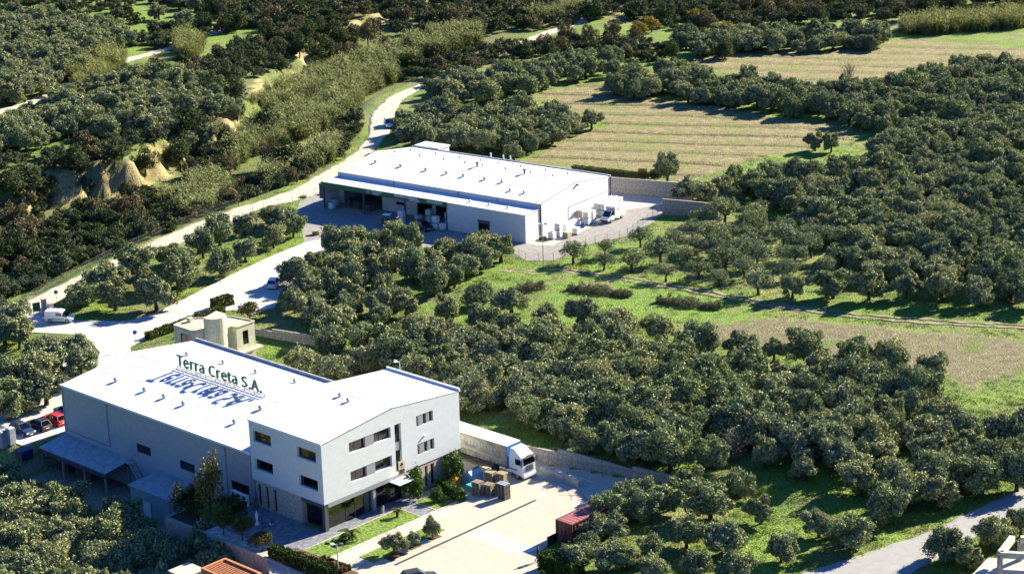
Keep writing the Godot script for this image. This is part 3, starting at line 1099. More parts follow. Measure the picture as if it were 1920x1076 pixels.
func factory() -> void:
	var t := base("factory_building", ORIGIN1, -YAW1)
	tag(t, "long grey-walled factory hall with white metal roof joined to the office block", "factory")
	var a0 := -51.4
	var a1 := -12.9
	var b0 := 0.255
	var b1 := 22.78
	var bm := 11.54
	var st := mb()
	var o := Vector3(a0, -4.8, -b0)
	var holes := [Rect2(-35.85 - a0, 1.0 + 4.8, 2.9, 1.2), Rect2(-27.1 - a0, 0.95 + 4.8, 2.9, 1.2), Rect2(-17.2 - a0, 0.25 + 4.8, 3.3, 1.8)]
	holed_wall(st, o, Vector3.RIGHT, Vector3.UP, Vector2(a1 - a0, 6.4 + 4.8), 0.22, holes)
	build(st, "side_wall", M.grey_wall, t)
	for r in holes: win(t, o, Vector3.RIGHT, Vector3.UP, r, 0.18, [["glass", 1.0], ["glass", 1.0]])
	st = mb()
	quad(st, Vector3(a1, -0.5, -b1), Vector3(a0, -4.8, -b1), Vector3(a0, 6.4, -b1), Vector3(a1, 6.4, -b1))
	build(st, "rear_wall", M.grey_wall, t)
	st = mb()
	gable_wall(st, a0, b0, bm, b1, -4.8, 6.4, 7.78, -1)
	build(st, "end_wall", M.grey_wall, t)
	var roof := gable_roof(t, a0, a1, b0, bm, b1, 6.4, 7.78, 0.0, M.roof_white)
	for p in [[-45.2, 4.6], [-39.2, 4.68], [-35.2, 4.7], [-31.2, 4.65], [-21.1, 4.55], [-35.0, 9.15], [-31.0, 9.2], [-26.1, 9.05], [-21.2, 8.9]]:
		roof_vent(roof, Vector3(p[0], 6.56 + (p[1] - b0) * 0.1223, -p[1]))
	for p in [[-45.4, 16.65], [-39.3, 17.9], [-33.0, 18.2], [-26.4, 19.2]]:
		roof_vent(roof, Vector3(p[0], 6.56 + (b1 - p[1]) * 0.1228, -p[1]))
	st = mb()
	box(st, Vector3(a0 - 0.05, 6.34, -b0 + 0.003), Vector3(a1 - 0.05, 6.62, -b0 + 0.2))
	build(st, "gutter", M.white_paint, t)
	st = mb()
	box(st, Vector3(a0, 6.5, -b1 - 0.25), Vector3(a1, 6.95, -b1 - 0.02))
	build(st, "parapet", M.shed_roof, t)
	for p in [[-51.2, -0.2, 6.3], [-41.6, 0.1, 6.3], [-17.9, 0.0, 6.3], [-13.1, 0.0, 6.3]]:
		st = mb()
		tube(st, Vector3(p[0], p[1], -b0 + 0.1), Vector3(p[0], p[2], -b0 + 0.1), 0.06, 0.06, 8)
		build(st, "downpipe", M.shed_roof, t)
	st = mb()
	tube(st, Vector3(-51.1, 0.3, -b0 + 0.06), Vector3(-41.6, 0.25, -b0 + 0.06), 0.03, 0.03, 6)
	build(st, "wall_cable", M.dark_panel, t)
	# rooftop sign
	var sg := base("rooftop_sign", w1(-40.95, 11.54, 7.95), -YAW1)
	tag(sg, "green letter sign standing on the factory ridge on a low metal frame", "sign")
	st = mb()
	for y in [0.12, 0.34]: tube(st, Vector3(0, y, 0), Vector3(17.5, y, 0), 0.04, 0.04, 6)
	for i in 19: tube(st, Vector3(i * 0.97, 0.12, 0), Vector3(i * 0.97 + (0.0 if i % 2 else 0.01), 0.34, 0), 0.025, 0.025, 5)
	for i in 10:
		tube(st, Vector3(i * 1.94, -0.05, 0), Vector3(i * 1.94, 0.34, 0), 0.035, 0.035, 6)
		tube(st, Vector3(i * 1.94, 0.3, 0), Vector3(i * 1.94, -0.08, -0.6), 0.025, 0.025, 5)
	build(st, "support_frame", M.dark_panel, sg)
	var word := "Terra Creta S.A."
	var probe := text3("x", 1.45, 0.14)
	var wide: float = probe.font.get_string_size(word, HORIZONTAL_ALIGNMENT_LEFT, -1, 48).x * probe.pixel_size
	var k: float = 17.2 / wide
	for i in word.length():
		if word[i] == " ": continue
		var x: float = probe.font.get_string_size(word.substr(0, i), HORIZONTAL_ALIGNMENT_LEFT, -1, 48).x * probe.pixel_size * k
		var l := put_text(sg, "letter", word[i], 1.45, 0.16, Vector3(x, 0.36 - 0.36, 0), 0.0, M.sign_green, true)
		l.scale.x = minf(k, 1.12)
	print("sign width factor ", k)

func office() -> void:
	var t := base("office_building", ORIGIN1, -YAW1)
	tag(t, "white three-storey office block with stone and glass ground floor and gabled roof", "office building")
	var L := 12.78
	var W := 22.75
	var hb := 3.45
	var ht := 10.95
	var hm := 12.12
	var bm := 11.35
	# --- long side wall, facing the grove below
	var o := Vector3(-L, hb, 0)
	var sw := [Rect2(L - 12.12, 8.45 - hb, 3.25, 1.4), Rect2(L - 4.28, 8.42 - hb, 3.28, 1.36), Rect2(L - 12.1, 4.88 - hb, 3.28, 1.4), Rect2(L - 4.22, 4.88 - hb, 3.3, 1.38)]
	var st := mb()
	holed_wall(st, o, Vector3.RIGHT, Vector3.UP, Vector2(L, ht - hb), 0.42, sw)
	build(st, "side_wall", M.white_wall, t)
	for r in sw: win(t, o, Vector3.RIGHT, Vector3.UP, r, 0.4, [["glass", 1.4], ["glass", 1.0]])
	# --- gable wall, facing the yard: u runs towards +b
	var g := Vector3(0, hb, 0)
	var u := Vector3(0, 0, -1)
	var gw := [Rect2(4.3, 8.5 - hb, 6.75, 1.35), Rect2(4.32, 4.84 - hb, 6.75, 1.38), Rect2(15.34, 8.5 - hb, 2.85, 1.35), Rect2(15.35, 4.88 - hb, 2.87, 1.36), Rect2(11.7, 3.75 - hb, 1.05, 6.1)]
	st = mb()
	holed_wall(st, g, u, Vector3.UP, Vector2(W, ht - hb), 0.42, gw)
	tri(st, Vector3(0, ht, 0), Vector3(0, ht, -W), Vector3(0, hm, -bm))
	build(st, "gable_wall", M.white_wall, t)
	for i in 2: win(t, g, u, Vector3.UP, gw[i], 0.4, [["glass", 1.0], ["glass", 1.35], ["panel", 1.35], ["glass", 1.0], ["glass", 1.45]])
	for i in [2, 3]: win(t, g, u, Vector3.UP, gw[i], 0.4, [["glass", 0.35], ["panel", 0.9], ["glass", 0.55], ["panel", 0.6], ["glass", 0.6]])
	win(t, g, u, Vector3.UP, Rect2(11.7, 7.5 - hb, 1.05, 2.35), 0.4, [["glass", 1.0], ["glass", 0.6]])
	win(t, g, u, Vector3.UP, Rect2(11.7, 3.75 - hb, 1.05, 2.75), 0.4, [["glass", 1.0], ["glass", 0.6]])
	st = mb()
	box(st, Vector3(-0.4, 6.5, -12.75), Vector3(-0.08, 7.5, -11.7))
	build(st, "spandrel_panel", M.grey_panel, t)
	# --- rear and far walls
	st = mb()
	quad(st, Vector3(-0.003, 0, -W), Vector3(-L, 0, -W), Vector3(-L, ht, -W), Vector3(-0.003, ht, -W))
	build(st, "far_wall", M.white_wall, t)
	st = mb()
	gable_wall(st, -L, 0.003, bm, W - 0.003, 0.0, ht, hm, -1)
	build(st, "rear_wall", M.white_wall, t)
	st = mb()
	box(st, Vector3(-L, hb - 0.02, -W), Vector3(-0.003, hb + 0.15, -0.003))
	build(st, "soffit", M.grey_panel, t)
	# --- ground floor
	st = mb()
	var so := Vector3(-12.3, 0, -0.06)
	var slots := [Rect2(0.4, 0.2, 0.5, 2.82), Rect2(1.78, 0.2, 0.5, 2.82), Rect2(3.22, 0.2, 0.5, 2.82)]
	holed_wall(st, so, Vector3.RIGHT, Vector3.UP, Vector2(8.2, hb - 0.02), 0.3, slots)
	quad(st, Vector3(-4.1, 0, -0.06), Vector3(-4.1, 0, -0.9), Vector3(-4.1, hb - 0.02, -0.9), Vector3(-4.1, hb - 0.02, -0.06))
	build(st, "stone_wall", M.stone, t)
	for r in slots: win(t, so, Vector3.RIGHT, Vector3.UP, r, 0.28, [["glass", 1.0]])
	# side entrance recess
	st = mb()
	box(st, Vector3(-4.1, 2.95, -0.8), Vector3(-0.05, hb - 0.02, -0.05))
	box(st, Vector3(-0.55, 0, -0.6), Vector3(-0.05, 2.95, -0.05))
	build(st, "entrance_surround", M.dark_panel, t)
	win(t, Vector3(-4.1, 0, -0.9), Vector3.RIGHT, Vector3.UP, Rect2(0.02, 0.05, 3.5, 2.9), 0.0, [["glass", 1.0], ["glass", 1.0], ["glass", 1.0]], "glazed_door")
	# yard front: shop window, pier, entrance, stone
	st = mb()
	box(st, Vector3(-0.75, 2.92, -13.0), Vector3(-0.02, hb - 0.02, -0.6))
	build(st, "lintel", M.grey_panel, t)
	st = mb()
	box(st, Vector3(-0.5, 0, -0.45), Vector3(-0.1, 2.92, -0.15))
	build(st, "corner_post", M.white_paint, t)
	win(t, Vector3(-0.55, 0, 0), u, Vector3.UP, Rect2(0.62, 0.06, 6.1, 2.85), 0.0, [["glass", 1.0], ["glass", 1.0], ["glass", 1.0], ["glass", 1.0]], "shop_window")
	st = mb()
	box(st, Vector3(-0.9, 0, -7.5), Vector3(-0.5, 2.92, -6.72))
	build(st, "pier", M.dark_panel, t)
	st = mb()
	box(st, Vector3(-0.7, 0, -8.3), Vector3(-0.15, 2.92, -7.85))
	build(st, "pier", M.grey_panel, t)
	win(t, Vector3(-0.7, 0, 0), u, Vector3.UP, Rect2(8.3, 0.06, 2.3, 2.85), 0.0, [["glass", 1.0]], "shop_window")
	win(t, Vector3(-0.7, 0, 0), u, Vector3.UP, Rect2(10.65, 0.06, 2.3, 2.85), 0.0, [["glass", 0.35], ["glass", 1.0], ["glass", 1.0]], "entrance_door")
	st = mb()
	var sr := Vector3(-0.08, 0, -13.1)
	var sl := [Rect2(1.75, 0.25, 0.5, 2.75), Rect2(3.42, 0.25, 0.45, 2.75), Rect2(4.4, 0.25, 0.6, 2.75)]
	holed_wall(st, sr, u, Vector3.UP, Vector2(9.55, hb - 0.02), 0.3, sl)
	quad(st, Vector3(-0.08, 0, -13.1), Vector3(-0.08, hb - 0.02, -13.1), Vector3(-0.8, hb - 0.02, -13.1), Vector3(-0.8, 0, -13.1))
	build(st, "stone_wall", M.stone, t)
	for r in sl: win(t, sr, u, Vector3.UP, r, 0.28, [["glass", 1.0]])
	st = mb()
	box(st, Vector3(-L + 0.2, 0, -W + 0.4), Vector3(-1.3, hb - 0.03, -1.3))
	build(st, "core_wall", M.dark_panel, t)
	# entrance canopy with stays
	var cn := mb()
	box(cn, Vector3(0.003, 2.86, -12.9), Vector3(1.7, 2.98, -10.5))
	var cp := build(cn, "entrance_canopy", M.white_paint, t)
	cn = mb()
	for b in [-10.7, -12.7]: tube(cn, Vector3(1.5, 2.98, b), Vector3(0.02, 4.0, b), 0.025, 0.025, 6)
	build(cn, "canopy_stay", M.galvanised, cp)
	# roof with gutters
	var roof := gable_roof(t, -L, 0.0, 0.0, bm, W, ht - 0.16, hm - 0.16, 0.0, M.roof_white)
	for p in [[-7.9, 10.4], [-5.9, 9.9]]:
		roof_vent(roof, Vector3(p[0], ht + p[1] * 0.103, -p[1]), 0.85)
	st = mb()
	box(st, Vector3(-L - 0.03, ht - 0.1, 0.003), Vector3(0.03, ht + 0.16, 0.12))
	build(st, "eave_trim", M.white_paint, t)
	st = mb()
	box(st, Vector3(-L, ht - 0.1, -W - 0.26), Vector3(0.02, ht + 0.32, -W - 0.02))
	build(st, "parapet", M.white_paint, t)
	# small wall fittings
	st = mb()
	cbox(st, Vector3(0.1, 7.0, -16.6), Vector3(0.18, 0.16, 0.22))
	build(st, "wall_lamp", M.white_paint, t)
	# hanging banner beside the entrance
	var bn := base("hanging_banner", w1(0.9, 11.72, 3.75), -YAW1 + PI / 2)
	tag(bn, "beige hanging banner with dark tree emblem and lettering above the entrance", "banner")
	st = mb()
	box(st, Vector3(-0.52, 0, -0.04), Vector3(0.52, 1.75, 0.04))
	build(st, "panel", mat("banner_cloth", lin(0.52, 0.43, 0.27), 0.8), bn)
	for e in [["TERRA", 0.42], ["CRETA", 0.1]]:
		var tx := text3(e[0], 0.27, 0.012)
		var wd: float = tx.font.get_string_size(e[0], HORIZONTAL_ALIGNMENT_LEFT, -1, 48).x * tx.pixel_size
		var q := put_text(bn, "lettering", e[0], 0.27, 0.012, Vector3(-wd * 0.42, e[1] - 0.07, 0.048), 0.0, M.dark_frame, true)
		q.scale.x = 0.84
	st = mb()
	tube(st, Vector3(0, 0.9, 0.045), Vector3(0, 1.15, 0.045), 0.03, 0.02, 5)
	for k in [[0.0, 1.38, 0.17], [-0.16, 1.26, 0.11], [0.16, 1.26, 0.11]]:
		tube(st, Vector3(k[0], k[1], 0.04), Vector3(k[0], k[1], 0.055), k[2], k[2], 10)
	build(st, "tree_emblem", M.dark_frame, bn)
	st = mb()
	for x in [-0.45, 0.45]: tube(st, Vector3(x, 1.7, 0), Vector3(x, 1.7, -0.86), 0.02, 0.02, 5)
	build(st, "bracket", M.galvanised, bn)

func mill() -> void:
	var t := base("mill_building", ORIGIN2, -YAW2)
	tag(t, "wide white oil mill hall with low front canopy and green lettered fascia", "warehouse")
	var a0 := -45.1
	var b0 := 4.45
	var b1 := 26.24
	var bm := 15.2
	var h := 5.82
	var hm := 7.32
	var st := mb()
	# front wall of the hall with openings into it, partly behind the canopy
	var o := Vector3(a0, 0, -b0)
	var doors := [Rect2(1.2, 0.02, 9.0, 3.6), Rect2(18.2, 0.02, 3.4, 3.0), Rect2(22.4, 0.02, 5.6, 3.2)]
	var small := Rect2(13.4, 1.5, 1.9, 0.6)
	holed_wall(st, o, Vector3.RIGHT, Vector3.UP, Vector2(-a0, h), 0.25, doors + [small])
	build(st, "front_wall", M.mill_wall, t)
	win(t, o, Vector3.RIGHT, Vector3.UP, small, 0.2, [["glass", 1.0], ["glass", 1.0]])
	st = mb()
	gable_wall(st, 0.0, b0, bm, b1, 0.0, h, hm, 1)
	build(st, "gable_wall", M.mill_wall, t)
	st = mb()
	gable_wall(st, a0, b0, bm, b1, 0.0, h, hm, -1)
	build(st, "gable_wall", M.mill_wall, t)
	st = mb()
	quad(st, Vector3(0, 0, -b1), Vector3(a0, 0, -b1), Vector3(a0, h, -b1), Vector3(0, h, -b1))
	build(st, "rear_wall", M.mill_wall, t)
	var roof := gable_roof(t, a0, 0.0, b0, bm, b1, h - 0.12, hm - 0.12, 0.0, M.roof_white)
	for a in [-41.1, -35.2, -29.4, -24.7, -20.9, -16.2, -12.4]: roof_vent(roof, Vector3(a, h + (10.55 - b0) * 0.1395, -10.55))
	for a in [-8.6, -5.6]: roof_vent(roof, Vector3(a, h + (7.7 - b0) * 0.1395, -7.7), 0.9)
	for a in [-42.0, -36.0, -30.4, -25.6, -21.6, -16.5, -11.0, -6.2]:
		roof_vent(roof, Vector3(a, h + (b1 - 17.3) * 0.136, -17.3), 0.8)
		roof_vent(roof, Vector3(a, h + (b1 - 22.1) * 0.136, -22.1), 0.8)
	for a in [-21.5, -11.05]:
		st = mb()
		var y := hm - 0.05
		tube(st, Vector3(a, y - 0.2, -15.5), Vector3(a, y + 0.7, -15.5), 0.16, 0.16, 8)
		tube(st, Vector3(a, y + 0.7, -15.5), Vector3(a, y + 0.85, -15.5), 0.34, 0.3, 8)
		build(st, "chimney", M.black, roof)
	for a in [-26.5, -23.6, -22.0]:
		st = mb()
		tube(st, Vector3(a, 5.7, -b1 - 0.2), Vector3(a, 6.9, -b1 - 0.2), 0.13, 0.13, 8)
		build(st, "chimney", M.white_paint, roof)
	st = mb()
	tube(st, Vector3(-22.6, 5.8, -b0 - 0.4), Vector3(-22.6, 9.2, -b0 - 0.4), 0.035, 0.02, 6)
	build(st, "lightning_rod", M.galvanised, roof)
	st = mb()
	box(st, Vector3(a0, h - 0.12, -b1 - 0.3), Vector3(0.05, h + 0.25, -b1 - 0.02))
	build(st, "gutter", M.shed_roof, t)
	for p in [[0.1, -b0 + 0.0, 0.1, h], [0.1, -b1, 0.1, h]]:
		st = mb()
		tube(st, Vector3(p[0], 0.0, p[1]), Vector3(p[2], p[3], p[1]), 0.11, 0.11, 8)
		build(st, "downpipe", M.dark_panel, t)
	for a in [-32.0, -17.5, -9.0]:
		st = mb()
		tube(st, Vector3(a, 4.95, -b0 + 0.06), Vector3(a, h - 0.05, -b0 + 0.06), 0.05, 0.05, 6)
		build(st, "downpipe", M.dark_panel, t)
	# front annex: closed at the right, open canopy at the left
	st = mb()
	var ao := Vector3(-16.66, 0, 0)
	var door := Rect2(6.63, 0.02, 2.5, 2.85)
	holed_wall(st, ao, Vector3.RIGHT, Vector3.UP, Vector2(16.66, 4.86), 0.2, [door])
	quad(st, Vector3(-16.66, 0, -b0), Vector3(-16.66, 0, 0), Vector3(-16.66, 4.86, 0), Vector3(-16.66, 4.86, -b0))
	quad(st, Vector3(0, 0, 0), Vector3(0, 0, -b0), Vector3(0, 4.86, -b0), Vector3(0, 4.86, 0))
	build(st, "annex_wall", M.mill_wall, t)
	st = mb()
	quad(st, Vector3(a0, 0, -b0), Vector3(a0, 0, 0), Vector3(a0, 4.86, 0), Vector3(a0, 4.86, -b0))
	build(st, "annex_wall", M.mill_wall, t)
	st = mb()
	box(st, Vector3(-10.05, 2.3, -0.12), Vector3(-7.5, 2.88, 0.06))
	build(st, "roller_shutter_box", M.dark_panel, t)
	st = mb()
	hexa(st, [Vector3(a0 - 0.1, 4.86, 0.06), Vector3(0.05, 4.86, 0.06), Vector3(0.05, 4.98, -b0 + 0.003), Vector3(a0 - 0.1, 4.98, -b0 + 0.003),
		Vector3(a0 - 0.1, 4.98, 0.06), Vector3(0.05, 4.98, 0.06), Vector3(0.05, 5.1, -b0 + 0.003), Vector3(a0 - 0.1, 5.1, -b0 + 0.003)])
	var ar := build(st, "annex_roof", M.roof_white, t)
	for a in [-13.2, -9.0, -5.0]: roof_vent(ar, Vector3(a, 5.03, -2.0), 0.7)
	st = mb()
	for i in 44: box(st, Vector3(a0 + 0.5 + i, 4.985, 0.0), Vector3(a0 + 0.55 + i, 5.02, 0.05))
	build(st, "roof_seams", M.roof_white, ar)
	for a in [-45.0, -35.6, -26.2, -16.85]:
		st = mb()
		box(st, Vector3(a - 0.12, 0, -0.3), Vector3(a + 0.12, 4.15, -0.06))
		build(st, "canopy_post", M.dark_panel, t)
	st = mb()
	box(st, Vector3(a0 - 1.1, 1.7, -1.6), Vector3(a0 - 0.02, 4.5, -0.3))
	build(st, "side_screen", M.dark_panel, t)
	st = mb()
	box(st, Vector3(a0 - 0.15, 4.15, 0.065), Vector3(-16.66, 5.06, 0.2))
	var fs := build(st, "fascia", M.fascia_green, t)
	for e in [["Terra Creta", -33.5, 4.62, 0.34], ["ESTATE", -33.1, 4.25, 0.3], ["Μονάδα Έκθλιψης", -28.25, 4.52, 0.46], ["ελαιοκάρπου", -20.9, 4.48, 0.42], ["OLIVE OIL MILL", -24.9, 4.2, 0.26]]:
		put_text(fs, "lettering", e[0], e[3], 0.03, Vector3(e[1], e[2] - e[3] * 0.27, 0.22), 0.0, M.white_paint, true)
	st = mb()
	tube(st, Vector3(-34.25, 4.3, 0.2), Vector3(-34.2, 4.62, 0.225), 0.035, 0.03, 5)
	for k in [[-34.35, 4.78], [-34.1, 4.72], [-34.22, 4.9], [-34.05, 4.55], [-34.42, 4.58]]:
		tube(st, Vector3(k[0], k[1], 0.2), Vector3(k[0], k[1], 0.225), 0.08, 0.08, 8)
	build(st, "tree_emblem", M.white_paint, fs)
	# block behind the far eave
	st = mb()
	box(st, Vector3(-44.6, 0, -30.0), Vector3(-39.0, 6.0, -b1 - 0.32))
	build(st, "rear_block_wall", M.mill_wall, t)
	st = mb()
	box(st, Vector3(-44.8, 6.0, -30.2), Vector3(-38.8, 6.2, -b1 - 0.31))
	build(st, "rear_block_roof", M.roof_white, t)
	st = mb()
	tube(st, Vector3(0.06, 3.4, -13.0), Vector3(0.06, 3.4, -b1 + 0.3), 0.03, 0.03, 6)
	tube(st, Vector3(0.06, 0.4, -13.0), Vector3(0.06, 3.4, -13.0), 0.03, 0.03, 6)
	build(st, "wall_pipe", M.shed_roof, t)
	# yellow drum lamp on the gable
	st = mb()
	cbox(st, Vector3(0.18, 6.75, -15.6), Vector3(0.3, 0.25, 0.35))
	build(st, "wall_lamp", M.dark_panel, t)
	# concrete floor inside the hall
	st = mb()
	box(st, Vector3(a0 + 0.02, -0.1, -b1 + 0.02), Vector3(-0.02, 0.06, 0.0))
	build(st, "floor_slab", M.concrete, t)

func green_house() -> void:
	var t := base("small_green_house", w1(0, 0), -YAW1)
	tag(t, "small pale green flat-roofed house with rounded stair tower behind the factory", "house")
	var gm := grained("house_green", lin(0.56, 0.55, 0.38), 0.8, 5.0, 61, 0.12, 0.01, 5)
	var rm := grained("house_roof", lin(0.56, 0.47, 0.35), 0.9, 5.0, 62, 0.2, 0.01, 5)
	var P := func(a: float, b: float) -> Vector2: return Vector2(a, -b)
	var body := PackedVector2Array([P.call(-61.4, 26.9), P.call(-56.7, 26.9), P.call(-56.2, 28.6), P.call(-54.4, 30.4), P.call(-54.3, 31.8), P.call(-53.5, 31.9), P.call(-53.6, 35.4), P.call(-57.7, 34.7), P.call(-62.0, 30.3)])
	var st := mb()
	# walls pierced by windows: left shaded wall and right sunlit wall
	var lo := Vector3(-61.4, 0, -26.9)
	var lw := Rect2(1.4, 3.4, 2.5, 1.35)
	holed_wall(st, lo, Vector3.RIGHT, Vector3.UP, Vector2(4.7, 5.5), 0.2, [lw])
	var ro := Vector3(-53.5, 0, -31.9)
	var rw := Rect2(1.15, 2.6, 1.1, 2.1)
	holed_wall(st, ro, Vector3(-0.03, 0, -1).normalized(), Vector3.UP, Vector2(3.5, 5.5), 0.2, [rw])
	for i in range(1, body.size()):
		if i == 5: continue
		var a := body[i]
		var b := body[(i + 1) % body.size()]
		quad(st, Vector3(a.x, 0, a.y), Vector3(b.x, 0, b.y), Vector3(b.x, 5.5, b.y), Vector3(a.x, 5.5, a.y))
	build(st, "wall", gm, t)
	win(t, lo, Vector3.RIGHT, Vector3.UP, lw, 0.16, [["glass", 1.0], ["glass", 1.0]])
	win(t, ro, Vector3(-0.03, 0, -1).normalized(), Vector3.UP, rw, 0.16, [["glass", 1.0], ["glass", 1.0]])
	st = mb()
	prism(st, body, 5.4, 5.55)
	build(st, "roof", rm, t)
	st = mb()
	for i in body.size():
		var a := body[i]
		var b := body[(i + 1) % body.size()]
		var d := (b - a).normalized()
		var n := d.orthogonal() * 0.09
		var q := PackedVector2Array([a + n, b + n, b - n, a - n])
		prism(st, q, 5.5, 5.72)
	build(st, "parapet", gm, t)
	st = mb()
	var ring := []
	for y in [0.0, 7.7]:
		var r := []
		for i in 13:
			var k := PI * i / 12.0 - PI * 0.42
			r.append(Vector3(-55.1 + cos(k) * 1.7, y, -29.4 + sin(-k) * -1.7))
		r.append(Vector3(-56.6, y, -31.0))
		ring.append(r)
	for r in ring: r.reverse()
	loft(st, ring, true)
	build(st, "stair_tower", gm, t)
	st = mb()
	box(st, Vector3(-54.0, 1.75, -36.0), Vector3(-52.4, 1.95, -32.0))
	build(st, "balcony_slab", rm, t)
	st = mb()
	box(st, Vector3(-61.3, 5.72, -29.9), Vector3(-60.6, 6.2, -29.2))
	build(st, "chimney", gm, t)

# ------------------------------------------------------------------ vehicles
func rings_body(st: SurfaceTool, s: Array) -> void:
	# s: stations [x, half width, y bottom, y top, inset of the top edge], front last; x forward
	var rings := []
	for q in s:
		var w: float = q[1]
		var k: float = minf(0.1, w * 0.2)
		var i: float = q[4]
		rings.append([Vector3(q[0], q[2] + k, w), Vector3(q[0], q[3] - k, w), Vector3(q[0], q[3], w - i), Vector3(q[0], q[3], -w + i),
			Vector3(q[0], q[3] - k, -w), Vector3(q[0], q[2] + k, -w), Vector3(q[0], q[2], -w + k), Vector3(q[0], q[2], w - k)])
	loft(st, rings, true)

func wheels(t: Node, xs: Array, half: float, r: float, w: float, twin := false) -> void:
	for x in xs:
		for s in [-1, 1]:
			var st := mb()
			wheel_ring(st, Vector3(x, r, s * (half - w * 0.5)), r, w * (1.8 if twin else 1.0), 14)
			var q := build(st, "wheel", M.rubber, t)
			st = mb()
			wheel_ring(st, Vector3(x, r, s * (half + 0.012 - (0.0 if not twin else -0.02))), r * 0.58, 0.03, 12)
			build(st, "rim", M.galvanised, q)

func plate(st: SurfaceTool, p: Vector3, q: Vector3, r: Vector3, s: Vector3) -> void:
	quad(st, p, q, r, s)

func car(label: String, at: Vector3, turn: float, paint: Color, group := "", tall := 1.46, long := 4.25) -> Node3D:
	var t := base("parked_car", at, turn)
	tag(t, label, "car", group)
	var key := "paint_%s" % paint.to_html()
	if not M.has(key):
		var m := mat(key, paint, 0.25)
		m.clearcoat_enabled = true
		m.clearcoat = 0.7
	var L := long * 0.5
	var st := mb()
	rings_body(st, [[-L, 0.68, 0.34, 0.80, 0.1], [-L + 0.1, 0.82, 0.24, 0.92, 0.12], [-L * 0.5, 0.87, 0.2, 0.96, 0.1], [L * 0.2, 0.87, 0.2, 0.95, 0.1], [L * 0.55, 0.85, 0.2, 0.86, 0.14], [L - 0.18, 0.78, 0.22, 0.74, 0.16], [L, 0.6, 0.34, 0.6, 0.12]])
	build(st, "body", M[key], t)
	# glasshouse and roof
	var y0 := 0.93
	var b := [Vector3(-L * 0.9, y0, 0.76), Vector3(L * 0.42, y0 - 0.03, 0.78), Vector3(L * 0.42, y0 - 0.03, -0.78), Vector3(-L * 0.9, y0, -0.76)]
	var u := [Vector3(-L * 0.72, tall - 0.04, 0.58), Vector3(L * 0.03, tall - 0.03, 0.6), Vector3(L * 0.03, tall - 0.03, -0.6), Vector3(-L * 0.72, tall - 0.04, -0.58)]
	st = mb()
	loft(st, [b, u], true)
	var g := build(st, "windows", M.glass, t)
	st = mb()
	for i in 4:
		tube(st, b[i], u[i], 0.05, 0.045, 5)
	for s in [0, 1]:
		tube(st, (b[0 if s == 0 else 3] as Vector3).lerp(b[1 if s == 0 else 2], 0.48), (u[0 if s == 0 else 3] as Vector3).lerp(u[1 if s == 0 else 2], 0.5), 0.04, 0.04, 5)
	build(st, "pillars", M[key], g)
	st = mb()
	bbox(st, Vector3(-L * 0.345, tall, 0), Vector3(L * 0.78, 0.08, 1.24), 0.07)
	build(st, "roof", M[key], t)
	wheels(t, [-L * 0.62, L * 0.62], 0.87, 0.32, 0.2)
	for s in [-1, 1]:
		st = mb(); cbox(st, Vector3(L - 0.1, 0.62, s * 0.55), Vector3(0.16, 0.13, 0.32)); build(st, "headlight", M.headlight, t)
		st = mb(); cbox(st, Vector3(-L + 0.05, 0.78, s * 0.62), Vector3(0.14, 0.16, 0.26)); build(st, "tail_light", M.taillight, t)
		st = mb(); cbox(st, Vector3(L * 0.3, 1.0, s * 0.95), Vector3(0.14, 0.13, 0.2)); build(st, "mirror", M[key], t)
	st = mb(); cbox(st, Vector3(-L - 0.005, 0.58, 0), Vector3(0.02, 0.12, 0.5)); build(st, "number_plate", M.white_paint, t)
	st = mb(); cbox(st, Vector3(L + 0.005, 0.42, 0), Vector3(0.02, 0.11, 0.5)); build(st, "number_plate", M.white_paint, t)
	return t

